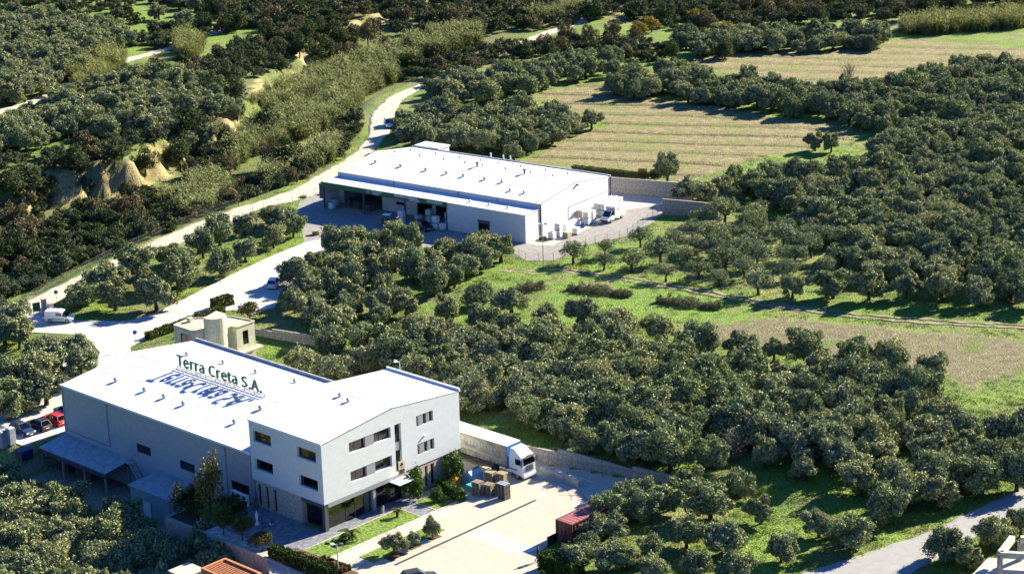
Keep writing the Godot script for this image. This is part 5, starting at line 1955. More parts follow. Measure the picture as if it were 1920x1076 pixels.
func things() -> void:
	M_pallet = pallet_mesh()
	mat("headlight", lin(0.75, 0.76, 0.78), 0.15)
	mat("taillight", lin(0.35, 0.01, 0.01), 0.25)
	mat("orange", lin(0.75, 0.16, 0.02), 0.5)
	mat("digger_yellow", lin(0.42, 0.26, 0.015), 0.5)
	grained("curtain", lin(0.50, 0.44, 0.33), 0.75, 5.0, 81, 0.3, 0.01, 5)
	mat("truck_blue", lin(0.03, 0.17, 0.48), 0.5)
	mat("faded_blue", lin(0.38, 0.42, 0.42), 0.75)
	mat("truck_white", lin(0.72, 0.75, 0.78), 0.3)
	mat("red_text", lin(0.55, 0.12, 0.12), 0.5)
	mat("tote_white", lin(0.75, 0.77, 0.78), 0.4)
	grained("pallet_wood", lin(0.42, 0.35, 0.235), 0.85, 1.2, 82, 0.45, 0.02, 4)
	grained("new_wood", lin(0.55, 0.45, 0.27), 0.85, 1.2, 83, 0.35, 0.02, 4)
	grained("old_wood", lin(0.34, 0.27, 0.18), 0.9, 1.2, 84, 0.45, 0.02, 4)
	mat("crate_orange", lin(0.62, 0.24, 0.02), 0.6)
	mat("bin_blue", lin(0.30, 0.40, 0.50), 0.5)
	grained("container_red", lin(0.17, 0.036, 0.034), 0.6, 3.0, 85, 0.35, 0.012, 5)
	grained("terracotta", lin(0.52, 0.22, 0.10), 0.85, 2.0, 86, 0.25, 0.015, 5)
	grained("beige_plaster", lin(0.60, 0.52, 0.40), 0.85, 3.0, 87, 0.2, 0.015, 5)
	mat("fence_post", lin(0.16, 0.16, 0.155), 0.7)
	var tm := grained("tyre_mark", lin(0.42, 0.385, 0.315), 0.85, 3.0, 88, 0.3, 0.03, 5)
	mat("teal", lin(0.05, 0.36, 0.36), 0.6)
	var net := mat("green_net", Color(0.03, 0.10, 0.07, 0.35), 0.9)
	net.transparency = BaseMaterial3D.TRANSPARENCY_ALPHA
	var net2 := mat("wire_net", Color(0.12, 0.13, 0.12, 0.06), 0.9)
	net2.transparency = BaseMaterial3D.TRANSPARENCY_ALPHA
	yard()
	vehicles()
	mill_goods()
	surroundings()
	print("things ", Time.get_ticks_msec())

func yard() -> void:
	sheet("front_yard", plane1([0.0, -9.2, 7, -14, 30, -14, 26.6, 7.6, 22.9, 11.6, 22.0, 15.2, 21.9, 24, 19.8, 33, 24, 38, 22, 36.2, 18.5, 35.1, 13.5, 34.3, 9.8, 33, 5.3, 31.4, -6, 29.0, -34, 29.0, -34, 22.95, 0.3, 22.95, 0.3, 12]), 0.02, M.concrete_yard)
	flat("slate_paving", [-12.9, -6.95, 1.68, -0.05], 0.045, M.slate)
	flat("slate_paving", [-0.6, -0.05, 1.68, 14.5], 0.045, M.slate)
	flat("slate_paving", [1.9, 10.3, 5.4, 12.65], 0.047, M.slate)
	flat("terrace_path", [-11.4, -8.85, 0.4, -6.95], 0.05, M.pale_concrete)
	flat("terrace_bed", [-18.0, -9.0, -11.4, -6.0], -0.05, M.mulch)
	flat("flower_bed", [0.4, -9.0, 11.0, -5.05], 0.06, M.mulch)
	flat("front_lawn", [1.78, -5.0, 5.5, 10.15], 0.075, M.lawn)
	flat("front_lawn", [1.78, 12.8, 5.5, 17.0], 0.075, M.lawn)
	flat("front_lawn", [7.95, -2.1, 10.3, 9.3], 0.075, M.lawn)
	flat("lawn_edging", [1.64, -5.05, 1.775, 10.25], 0.1, M.pale_concrete)
	flat("lawn_edging", [5.505, -5.05, 5.85, 17.5], 0.12, M.pale_concrete)
	flat("lawn_edging", [1.78, 10.155, 5.5, 10.29], 0.1, M.pale_concrete)
	flat("lawn_edging", [1.78, 12.66, 5.5, 12.795], 0.1, M.pale_concrete)
	flat("garden_path", [5.855, -5.0, 7.94, 15.0], 0.04, M.path_concrete)
	for b in [[10.31, -0.6, 11.5, 1.6], [10.31, 2.9, 11.25, 4.6], [10.31, 6.3, 11.25, 7.85]]: flat("planting_bed", b, 0.06, M.mulch)
	flat("drain_channel", [12.42, -1.1, 12.78, 22.5], 0.032, M.black)
	var st := mb()
	for i in 78: cbox(st, Vector3(12.6, 0.036, 0.8 - i * 0.3), Vector3(0.3, 0.012, 0.16))
	var gr := build(st, "drain_grating", M.dark_panel, self)
	gr.position = ORIGIN1; gr.rotation.y = -YAW1
	gr.set_meta("kind", "structure")
	for i in 13: flat("crossing_stripe", [13.4 + i * 0.68, 9.55 + 0.01 * i, 13.74 + i * 0.68, 12.55], 0.026, M.road_paint)
	for e in [[12.8, 22.4, 24.6, 22.44], [16.5, -10.0, 16.53, 22.3]]: flat("yard_joint", e, 0.024, M.dark_asphalt)
	for e in [[11.0, 25.5, 7.5, 0.6], [12.2, 25.2, 8.8, 0.7], [17.0, 26.5, 5.2, 0.9], [15.5, 3.0, 9.0, 2.0], [16.9, 3.2, 9.2, 2.0]]:
		var up := PackedVector2Array()
		var dn := PackedVector2Array()
		for i in 15:
			var ang: float = e[3] + i * 0.11
			var q := w1(e[0] + cos(ang) * e[2] * 0.8, e[1] - 4.0 + sin(ang) * e[2] * 0.8)
			var q2 := w1(e[0] + cos(ang) * (e[2] * 0.8 + 0.28), e[1] - 4.0 + sin(ang) * (e[2] * 0.8 + 0.28))
			up.append(Vector2(q2.x, q2.z)); dn.append(Vector2(q.x, q.z))
		var s2 := mb()
		for i in 14: quad(s2, Vector3(dn[i].x, 0.0245, dn[i].y), Vector3(dn[i + 1].x, 0.0245, dn[i + 1].y), Vector3(up[i + 1].x, 0.0245, up[i + 1].y), Vector3(up[i].x, 0.0245, up[i].y))
		struct_sheet(s2, "tyre_marking", M.tyre_mark)
	flat("yard_line", [9.6, 31.0, 14.5, 31.12], 0.026, M.road_paint)
	# trees, palms and shrubs of the garden
	for e in [[10.6, 0.75, 0.54, "largest young olive tree in the bed beside the drain channel"], [10.86, 3.6, 0.36, "middle slender olive tree in the bed beside the drain channel"], [10.62, 7.03, 0.42, "young olive tree in the bed nearest the pallet stacks"]]:
		var t := plant("young_olive_tree", w1(e[0], e[1], 0.05), olive_crowns[int(e[1]) % 8], M.leaf, olive_boles[int(e[1]) % 8], e[2], e[1] * 2.0, 1.25)
		tag(t, e[3], "tree", "young olives of the front garden")
	palm("spreading cycad palm on the front lawn with round shadow", w1(3.6, 0.4, 0.07), 0.75, 1.35, 26, 5)
	palm("small upright palm on the front lawn near the slate path", w1(3.3, 8.4, 0.07), 0.85, 0.75, 18, 6)
	var gc := [Color(0.075, 0.13, 0.03), Color(0.05, 0.095, 0.02), Color(0.11, 0.17, 0.04)]
	var ball := leafy(900, {"r": 1.35, "h": 1.5, "squash": 1.12, "lobes": 20, "n": 3600, "len": 0.26, "wid": 0.14, "cols": gc, "low": -0.8})
	var twig := bole(901, 2.0, 0.1, 4, 0.9)
	tag(plant("round_shrub", w1(0.95, 13.6, 0.05), ball, M.leaf, twig, 0.95, 0.4, 1.25), "tall clipped shrub beside the glass entrance door", "shrub")
	tag(plant("round_shrub", w1(0.9, 20.3, 0.05), ball, M.leaf, twig, 1.15, 1.9, 1.1), "broad clipped shrub by the far end of the stone wall", "shrub")
	tag(plant("round_shrub", w1(3.7, 14.75, 0.05), ball, M.leaf, twig, 0.55, 0.4), "small round shrub on the little lawn before the hedge", "shrub")
	hedge("clipped hedge between the little lawn and the pallet stacks", w1(3.5, 17.3, 0.05), -YAW1 - 0.3, Vector3(5.4, 1.3, 1.2), 910, gc)
	hedge("long dark hedge along the terrace retaining wall", w1(4.8, -8.0, 0.0), -YAW1 + 0.05, Vector3(9.6, 1.35, 1.5), 911, [Color(0.05, 0.08, 0.02), Color(0.035, 0.06, 0.015), Color(0.08, 0.11, 0.03)])
	hedge("tall dark hedge beside the walking person", w1(28.4, 9.3, 0.0), -YAW1, Vector3(5.0, 1.9, 2.4), 912, [Color(0.05, 0.08, 0.02), Color(0.035, 0.06, 0.015), Color(0.08, 0.11, 0.03)])
	hedge("low reddish flower bushes beside the lamp post", w1(7.6, -5.9, 0.06), -YAW1, Vector3(4.4, 0.55, 1.6), 913, [Color(0.16, 0.07, 0.03), Color(0.10, 0.10, 0.03), Color(0.12, 0.05, 0.02), Color(0.14, 0.13, 0.05)], "flower_bushes")
	for e in [[-8.94, -8.0, "dark", 0.62, "terrace tree nearest the factory, in deep shade"], [-6.0, -7.6, "dark", 0.6, "middle terrace tree on the pale path"], [-1.93, -8.1, "lit", 0.52, "sunlit bushy terrace tree at the end of the pale path"]]:
		var cr := leafy(920 + int(-e[0]), {"r": 2.2, "h": 3.0, "squash": 0.95, "lobes": 15, "n": 2600, "len": 0.36, "wid": 0.18, "cols": [Color(0.09, 0.09, 0.03), Color(0.06, 0.075, 0.025), Color(0.14, 0.12, 0.035)], "low": -0.6})
		tag(plant("terrace_tree", w1(e[0], e[1], 0.05), cr, M.leaf, bole(930, 4.0, 0.14, 4, 1.4), e[3], 1.0), e[4], "tree", "trees on the terrace path")
	var au := leafy(940, {"r": 3.1, "h": 4.6, "squash": 1.25, "lobes": 22, "n": 2600, "len": 0.36, "wid": 0.26, "cols": [Color(0.25, 0.20, 0.035), Color(0.13, 0.12, 0.04), Color(0.20, 0.14, 0.04), Color(0.09, 0.09, 0.035)], "low": -0.8})
	tag(plant("yellowing_tree", w1(-14.6, -5.2, -0.1), au, M.leaf, bole(941, 7.0, 0.2, 5, 2.2), 0.7, 0.3, 1.2), "tall yellowing tree against the grey factory wall", "tree")
	var db := leafy(942, {"r": 2.2, "h": 1.6, "squash": 0.9, "lobes": 14, "n": 2600, "len": 0.32, "wid": 0.18, "cols": [Color(0.05, 0.07, 0.02), Color(0.08, 0.09, 0.03), Color(0.035, 0.05, 0.015)], "low": -0.3})
	tag(plant("leafy_bush", w1(-17.0, -6.6, -0.2), db, M.leaf, twig, 1.0, 0.5), "dark bush beneath the yellowing tree at the terrace corner", "bush")
	tag(plant("leafy_bush", w1(-11.6, -4.2, -0.1), db, M.leaf, twig, 0.8, 2.5), "dark bush beside the air conditioners in the shade", "bush")
	# walls
	cast_wall("retaining_wall", "stained concrete retaining wall holding the terrace above the shaded grove", plane1([-18.2, -9.15, -2.5, -9.0, 12.0, -9.6]), [[0.1, 0.1], [0.15, 0.15], [0.1, 0.1]], -4.9, 0.35, M.concrete)
	cast_wall("retaining_wall", "short concrete wall closing the terrace beside the small shed", plane1([-18.2, 0.2, -18.2, -8.95]), [[0.1, 0.1], [0.1, 0.1]], -4.9, 0.35, M.concrete)
	cast_wall("retaining_wall", "stepped concrete retaining wall between truck lane and central grove", plane1([-14, 28.9, -3, 29.2, 5.3, 31.5, 7.55, 32.3, 10.3, 33.2, 14.2, 34.4, 17.3, 35.1, 23.5, 36.6]), [[2.3, 2.3], [2.2, 2.2], [2.03, 2.03], [1.86, 2.28], [1.97, 1.97], [1.47, 1.47], [1.18, 1.6], [1.2, 1.2]], -0.3, 0.3, M.concrete, 1.5)
	cast_wall("kerb_wall", "low pale concrete wall curving in front of the truck", plane1([7.4, 29.35, 11.6, 29.4, 14.1, 28.85]), [[0.9, 0.9], [0.9, 0.9], [0.85, 0.85]], -0.2, 0.4, M.pale_concrete, 6.0)
	fence("wire fence on top of the retaining wall behind the truck", plane1([-3, 29.6, 5.3, 31.9, 14.2, 34.8, 23, 37]), 1.5, 2.2, M.wire_net)
	fence("thin wire railing along the terrace edge", plane1([-11.4, -8.75, 0.4, -8.75]), 0.95, 2.4, null, "terrace_railing")
	for e in [[10.26, 31.0, "striped bollard farther from the low wall's end"], [12.3, 30.7, "striped bollard nearer the low wall's end"], [5.62, 25.5, "striped bollard beside the truck's front wheel"]]:
		var t := base("striped_bollard", w1(e[0], e[1]))
		tag(t, e[2], "bollard", "striped bollards")
		st = mb(); tube(st, Vector3(0, 0, 0), Vector3(0, 0.95, 0), 0.06, 0.06, 8); build(st, "post", M.white_paint, t)
		for y in [0.2, 0.5, 0.8]:
			st = mb(); tube(st, Vector3(0, y, 0), Vector3(0, y + 0.12, 0), 0.065, 0.065, 8); build(st, "band", M.dark_panel, t)
	# things on the terrace and by the wall
	for e in [[-15.4, -0.75, "outdoor air conditioner unit farthest from the office corner"], [-14.35, -0.8, "middle outdoor air conditioner unit by the factory window"], [-13.3, -0.85, "outdoor air conditioner unit nearest the office corner"]]:
		var t := base("air_conditioner", w1(e[0], e[1], 0.05), -YAW1)
		tag(t, e[2], "air conditioner", "air conditioners by the factory wall")
		st = mb(); bbox(st, Vector3(0, 0.75, 0), Vector3(0.92, 1.35, 0.36), 0.03); build(st, "casing", M.white_paint, t)
		for y in [0.45, 1.05]:
			st = mb(); tube(st, Vector3(-0.12, y, 0.17), Vector3(-0.12, y, 0.195), 0.26, 0.26, 14); build(st, "fan_grille", M.dark_panel, t)
		st = mb()
		for x in [-0.35, 0.35]: cbox(st, Vector3(x, 0.04, 0), Vector3(0.08, 0.08, 0.5))
		build(st, "feet", M.dark_panel, t)
	var u := base("closed_parasol", w1(-10.5, -1.5, 0.045))
	tag(u, "closed grey parasol standing on the shaded slate terrace", "parasol")
	st = mb(); tube(st, Vector3.ZERO, Vector3(0, 3.0, 0), 0.03, 0.03, 8); build(st, "pole", M.dark_panel, u)
	st = mb(); tube(st, Vector3(0, 0.75, 0), Vector3(0, 1.6, 0), 0.3, 0.26, 10); tube(st, Vector3(0, 1.6, 0), Vector3(0, 2.95, 0), 0.26, 0.05, 10); build(st, "folded_canopy", M.dark_cloth, u)
	st = mb(); bbox(st, Vector3(0, 0.04, 0), Vector3(0.7, 0.09, 0.7), 0.03); build(st, "foot", M.concrete, u)
	var s := base("garden_statue", w1(-8.05, -3.58, 0.045))
	tag(s, "slender white statue on the shaded slate terrace", "statue")
	st = mb(); tube(st, Vector3.ZERO, Vector3(0, 0.14, 0), 0.26, 0.24, 10); build(st, "plinth", M.white_paint, s)
	st = mb()
	for k in [[0.14, 0.5, 0.14, 0.1], [0.5, 0.95, 0.1, 0.16], [0.95, 1.3, 0.16, 0.19], [1.3, 1.45, 0.19, 0.06], [1.45, 1.52, 0.06, 0.09], [1.52, 1.7, 0.1, 0.05]]: tube(st, Vector3(0, k[0], 0), Vector3(0, k[1], 0), k[2], k[3], 10)
	build(st, "figure", M.white_paint, s)
	for e in [[-6.9, -3.5, 0.4], [-6.1, -3.0, 2.2]]:
		var ch := base("terrace_chair", w1(e[0], e[1], 0.045), e[2])
		tag(ch, "dark terrace chair near the white statue" if e[0] < -6.5 else "dark terrace chair with a pale cushion near the statue", "chair")
		st = mb(); bbox(st, Vector3(0, 0.43, 0), Vector3(0.5, 0.06, 0.5), 0.02); build(st, "seat", M.dark_panel if e[0] < -6.5 else M.white_paint, ch)
		st = mb(); bbox(st, Vector3(-0.23, 0.7, 0), Vector3(0.05, 0.45, 0.48), 0.02); build(st, "backrest", M.dark_panel, ch)
		for x in [-0.22, 0.22]:
			for z in [-0.22, 0.22]:
				st = mb(); tube(st, Vector3(x, 0, z), Vector3(x, 0.42, z), 0.018, 0.018, 5); build(st, "leg", M.dark_panel, ch)
	var bn := base("litter_bin", w1(1.0, 8.2, 0.045))
	tag(bn, "metal litter bin beside the glass front of the office", "bin")
	st = mb(); tube(st, Vector3.ZERO, Vector3(0, 0.8, 0), 0.2, 0.22, 12); build(st, "drum", M.galvanised, bn)
	st = mb(); tube(st, Vector3(0, 0.8, 0), Vector3(0, 0.92, 0), 0.23, 0.16, 12); build(st, "lid", M.dark_panel, bn)
	# recycling bin, crates and pallets
	var rb := base("recycling_bin", w1(3.0, 21.7, 0.02), -YAW1)
	tag(rb, "blue-grey gabled recycling bin behind the clipped hedge", "bin")
	st = mb()
	var pr := [Vector3(-0.75, 0, 1.0), Vector3(0.75, 0, 1.0), Vector3(0.75, 1.35, 1.0), Vector3(0.0, 1.8, 1.0), Vector3(-0.75, 1.35, 1.0)]
	var pb := []
	for p in pr: pb.append(p - Vector3(0, 0, 2.0))
	for i in range(1, 4): tri(st, pr[0], pr[i], pr[i + 1]); tri(st, pb[0], pb[i + 1], pb[i])
	for i in 5: quad(st, pr[(i + 1) % 5], pr[i], pb[i], pb[(i + 1) % 5])
	build(st, "body", M.bin_blue, rb)
	st = mb()
	box(st, Vector3(-0.12, 1.74, -1.02), Vector3(0.12, 1.83, 1.02))
	build(st, "lid_slot", M.dark_panel, rb)
	st = mb()
	for z in [-0.5, 0.5]: tube(st, Vector3(0, 1.8, z), Vector3(0, 2.05, z), 0.03, 0.03, 6)
	build(st, "lifting_hook", M.galvanised, rb)
	var oc := crate_box("fruit_crates", "orange plastic crates stacked behind the clipped hedge", "crates", w1(1.9, 19.6, 0.02), -YAW1, Vector3(1.15, 1.0, 1.1), M.crate_orange, 4)
	crate_box("low_tank", "turquoise covered tub half hidden behind the clipped hedge", "tub", w1(4.4, 20.1, 0.02), -YAW1, Vector3(1.0, 0.75, 1.5), M.teal, 1)
	var k := 0
	for e in [[6.1, 19.3, 12, "pallet_wood", "tallest pallet stack against the end of the hedge"], [7.15, 20.1, 10, "pallet_wood", "pallet stack in the middle of the group by the hedge"], [9.3, 20.5, 13, "old_wood", "slim pallet stack with blue-grey top at the yard edge"], [5.4, 22.3, 13, "new_wood", "fresh yellow pallet stack nearest the recycling bin"], [6.7, 22.9, 13, "new_wood", "fresh yellow pallet stack nearest the truck"], [8.0, 21.5, 9, "pallet_wood", "lower pallet stack between the yellow and blue-topped stacks"]]:
		k += 1
		var ps := pallet_stack(e[4], w1(e[0], e[1], 0.022), -YAW1 + 0.1 * (k % 3), e[2], M[e[3]], 960 + k)
		if e[3] == "old_wood":
			for i in 3:
				st = mb(); cbox(st, Vector3(0, 13 * 0.146 + 0.02, -0.35 + i * 0.35), Vector3(1.2, 0.05, 0.2)); build(st, "top_board", M.bin_blue, ps)
	# red container
	var c := base("shipping_container", w1(23.42, 18.45, 0.03), -YAW1)
	tag(c, "dark red corrugated shipping container at the edge of the yard", "container")
	for sgn in [-1, 1]:
		st = mb()
		var n := 40
		for i in n:
			var z0 := -3.0 + 6.0 * i / n
			var z1 := -3.0 + 6.0 * (i + 1) / n
			var d0: float = [0.0, 0.0, 0.045, 0.045][i % 4]
			var d1: float = [0.0, 0.0, 0.045, 0.045][(i + 1) % 4]
			quad(st, Vector3(sgn * (1.2 - d0), 0.15, z0), Vector3(sgn * (1.2 - d1), 0.15, z1), Vector3(sgn * (1.2 - d1), 2.5, z1), Vector3(sgn * (1.2 - d0), 2.5, z0))
		build(st, "corrugated_side", M.container_red, c)
		st = mb()
		for i in 16:
			var x0 := -1.2 + 2.4 * i / 16
			var x1 := -1.2 + 2.4 * (i + 1) / 16
			var d0: float = [0.0, 0.0, 0.045, 0.045][i % 4]
			var d1: float = [0.0, 0.0, 0.045, 0.045][(i + 1) % 4]
			quad(st, Vector3(x0, 0.15, sgn * (3.0 - d0)), Vector3(x1, 0.15, sgn * (3.0 - d1)), Vector3(x1, 2.5, sgn * (3.0 - d1)), Vector3(x0, 2.5, sgn * (3.0 - d0)))
		build(st, "corrugated_end", M.container_red, c)
	st = mb()
	for i in 40:
		var z0 := -3.0 + 6.0 * i / 40
		var z1 := -3.0 + 6.0 * (i + 1) / 40
		var d0: float = [0.0, 0.0, 0.03, 0.03][i % 4]
		var d1: float = [0.0, 0.0, 0.03, 0.03][(i + 1) % 4]
		quad(st, Vector3(-1.18, 2.56 - d0, z0), Vector3(1.18, 2.56 - d0, z0), Vector3(1.18, 2.56 - d1, z1), Vector3(-1.18, 2.56 - d1, z1))
	build(st, "roof", mat("container_roof", lin(0.26, 0.085, 0.085), 0.6), c)
	st = mb()
	for x in [-1.19, 1.19]:
		for y in [0.08, 2.53]: box(st, Vector3(x - 0.06, y - 0.07, -3.04), Vector3(x + 0.06, y + 0.07, 3.04))
		for z in [-3.0, 3.0]: box(st, Vector3(x - 0.07, 0.0, z - 0.07), Vector3(x + 0.07, 2.62, z + 0.07))
	for z in [-3.0, 3.0]:
		for y in [0.08, 2.53]: box(st, Vector3(-1.14, y - 0.07, z - 0.05), Vector3(1.14, y + 0.07, z + 0.05))
	build(st, "frame", M.container_red, c)
	var gt := base("site_barrier", w1(22.7, 14.2, 0.02), -YAW1)
	tag(gt, "low dark metal barrier standing beside the red container", "barrier")
	st = mb(); box(st, Vector3(-0.03, 0.05, -0.8), Vector3(0.03, 1.25, 0.8)); build(st, "sheet", M.black, gt)
	st = mb()
	for z in [-0.8, 0.0, 0.8]: box(st, Vector3(-0.05, 0, z - 0.04), Vector3(0.05, 1.3, z + 0.04))
	build(st, "frame", M.dark_panel, gt)
	person(w1(24.4, 9.8, 0.02), 0.55)
	lamp_post("floodlight mast beside the flower bushes at the terrace end", w1(9.3, -6.6, 0.0), 3.6, 2)
	# sheds on the factory's low side
	var sh := base("open_shed", w1(0, 0), -YAW1)
	tag(sh, "open metal-roofed shed on posts along the factory's low side", "shed")
	st = mb()
	hexa(st, [Vector3(-51.5, -1.14, 4.0), Vector3(-37.2, -1.14, 4.0), Vector3(-37.2, -0.5, -0.24), Vector3(-51.5, -0.5, -0.24), Vector3(-51.5, -1.02, 4.0), Vector3(-37.2, -1.02, 4.0), Vector3(-37.2, -0.38, -0.24), Vector3(-51.5, -0.38, -0.24)])
	var sr := build(st, "roof", M.shed_roof, sh)
	st = mb()
	for i in 28: hexa(st, [Vector3(-51.3 + i * 0.5, -1.02, 4.0), Vector3(-51.25 + i * 0.5, -1.02, 4.0), Vector3(-51.25 + i * 0.5, -0.38, -0.2), Vector3(-51.3 + i * 0.5, -0.38, -0.2), Vector3(-51.3 + i * 0.5, -0.985, 4.0), Vector3(-51.25 + i * 0.5, -0.985, 4.0), Vector3(-51.25 + i * 0.5, -0.345, -0.2), Vector3(-51.3 + i * 0.5, -0.345, -0.2)])
	build(st, "roof_seams", M.shed_roof, sr)
	st = mb(); box(st, Vector3(-51.5, -1.75, 3.9), Vector3(-37.2, -1.145, 4.0)); build(st, "front_fascia", M.dark_panel, sh)
	st = mb(); hexa(st, [Vector3(-37.3, -1.75, 3.9), Vector3(-37.2, -1.75, 3.9), Vector3(-37.2, -1.2, 0), Vector3(-37.3, -1.2, 0), Vector3(-37.3, -1.15, 3.9), Vector3(-37.2, -1.15, 3.9), Vector3(-37.2, -0.52, 0), Vector3(-37.3, -0.52, 0)]); build(st, "end_fascia", M.dark_panel, sh)
	for x in [-51.2, -46.6, -42.0, -37.5]:
		st = mb(); box(st, Vector3(x - 0.12, -4.9, 3.7), Vector3(x + 0.12, -1.75, 3.89)); build(st, "post", M.galvanised, sh)
	st = mb(); box(st, Vector3(-37.6, -4.9, 0.2), Vector3(-37.36, -1.2, 0.4)); build(st, "post", M.galvanised, sh)
	for e in [[-50.0, -1.8, 11], [-48.4, -1.9, 10], [-45.2, -2.0, 12], [-43.6, -1.7, 9]]:
		pallet_stack("%s pallet stack under the open shed, counting from the parking lot" % count_word([-50.0, -48.4, -45.2, -43.6].find(e[0])), w1(e[0], e[1], -4.32), -YAW1, e[2], M.old_wood, int(-e[0])).set_meta("group", "pallets under the shed")
	crate_box("skip_bin", "dark blue skip standing at the shed's lot corner", "skip", w1(-52.6, -5.6, -2.35), -YAW1, Vector3(1.6, 1.3, 1.8), mat("skip_blue", lin(0.012, 0.025, 0.09), 0.5), 2)
	var s2 := base("small_shed", w1(0, 0), -YAW1)
	tag(s2, "small lean-to shed with pale metal roof and white door", "shed")
	st = mb()
	var so := Vector3(-31.2, -4.9, 4.6)
	var dr := Rect2(2.2, 0.6, 1.9, 2.1)
	holed_wall(st, so, Vector3.RIGHT, Vector3.UP, Vector2(7.5, 4.1), 0.15, [dr])
	quad(st, Vector3(-23.7, -4.9, 4.6), Vector3(-23.7, -4.9, -0.24), Vector3(-23.7, -0.55, -0.24), Vector3(-23.7, -0.85, 4.6))
	quad(st, Vector3(-31.2, -4.9, -0.24), Vector3(-31.2, -4.9, 4.6), Vector3(-31.2, -0.85, 4.6), Vector3(-31.2, -0.55, -0.24))
	build(st, "wall", M.grey_wall, s2)
	st = mb(); hexa(st, [Vector3(-31.5, -0.85, 4.8), Vector3(-23.4, -0.85, 4.8), Vector3(-23.4, -0.56, -0.24), Vector3(-31.5, -0.56, -0.24), Vector3(-31.5, -0.75, 4.8), Vector3(-23.4, -0.75, 4.8), Vector3(-23.4, -0.46, -0.24), Vector3(-31.5, -0.46, -0.24)])
	var s2r := build(st, "roof", M.shed_roof, s2)
	st = mb()
	for i in 27: hexa(st, [Vector3(-31.4 + i * 0.3, -0.75, 4.8), Vector3(-31.3 + i * 0.3, -0.75, 4.8), Vector3(-31.3 + i * 0.3, -0.46, -0.2), Vector3(-31.4 + i * 0.3, -0.46, -0.2), Vector3(-31.4 + i * 0.3, -0.72, 4.8), Vector3(-31.3 + i * 0.3, -0.72, 4.8), Vector3(-31.3 + i * 0.3, -0.43, -0.2), Vector3(-31.4 + i * 0.3, -0.43, -0.2)])
	build(st, "roof_seams", M.shed_roof, s2r)
	st = mb(); box(st, Vector3(-28.95, -4.3, 4.46), Vector3(-27.4, -2.2, 4.52)); build(st, "door", M.white_paint, s2)
	var ld := base("metal_stair", w1(0, 0), -YAW1)
	tag(ld, "steep metal stair with handrails between the two sheds", "stair")
	for z in [0.1, 0.8]:
		st = mb()
		tube(st, Vector3(-36.3, -0.5, z), Vector3(-33.0, -4.4, z), 0.05, 0.05, 6)
		build(st, "stringer", M.galvanised, ld)
		st = mb()
		tube(st, Vector3(-36.3, 0.5, z), Vector3(-33.0, -3.4, z), 0.025, 0.025, 6)
		for i in 4: tube(st, Vector3(-36.3 + i * 1.1, -0.5 - i * 1.3, z), Vector3(-36.3 + i * 1.1, 0.5 - i * 1.3, z), 0.02, 0.02, 5)
		build(st, "handrail", M.galvanised, ld)
	for i in 14:
		st = mb(); cbox(st, Vector3(-36.2 + i * 0.235, -0.62 - i * 0.278, 0.45), Vector3(0.22, 0.03, 0.7)); build(st, "tread", M.galvanised, ld)
	st = mb(); box(st, Vector3(-37.4, -0.56, 0.02), Vector3(-36.2, -0.5, 0.9)); build(st, "landing", M.galvanised, ld)
	st = mb()
	for x in [-37.3, -36.7, -36.3]: tube(st, Vector3(x, -0.5, 0.1), Vector3(x, 1.9, 0.1), 0.025, 0.025, 5)
	for y in [0.6, 1.9]: tube(st, Vector3(-37.3, y, 0.1), Vector3(-36.3, y, 0.1), 0.02, 0.02, 5)
	build(st, "gate_frame", M.galvanised, ld)
	# terracotta pergola roof at the bottom edge
	var pg := base("terracotta_pergola", w1(-0.1, -16.4, 0), -YAW1)
	tag(pg, "terracotta coloured roof pergola with parallel slats at the bottom edge", "pergola")
	st = mb()
	box(st, Vector3(-0.3, -5.0, -1.75), Vector3(6.0, 2.0, -1.45)); box(st, Vector3(-0.3, -5.0, 1.45), Vector3(6.0, 2.0, 1.75))
	box(st, Vector3(-0.3, -5.0, -1.45), Vector3(0.0, 2.0, 1.45)); box(st, Vector3(5.7, -5.0, -1.45), Vector3(6.0, 2.0, 1.45))
	build(st, "wall", M.terracotta, pg)
	for i in 9:
		st = mb(); box(st, Vector3(0.0, 1.55, -1.3 + i * 0.31), Vector3(5.7, 1.8, -1.17 + i * 0.31)); build(st, "slat", M.terracotta, pg)
	st = mb(); box(st, Vector3(0.0, 0.9, -1.45), Vector3(5.7, 1.0, 1.45)); build(st, "ceiling", M.terracotta, pg)
	var wr := base("white_outbuilding", w1(-2.4, -18.6, -4.4), -YAW1)
	tag(wr, "white flat-roofed outbuilding corner beside the terracotta pergola", "outbuilding")
	st = mb(); box(st, Vector3(-1.3, 0, -1.3), Vector3(1.3, 5.6, 1.3)); build(st, "wall", M.white_wall, wr)
	st = mb(); box(st, Vector3(-1.45, 5.6, -1.45), Vector3(1.45, 5.75, 1.45)); build(st, "roof", M.beige_plaster, wr)

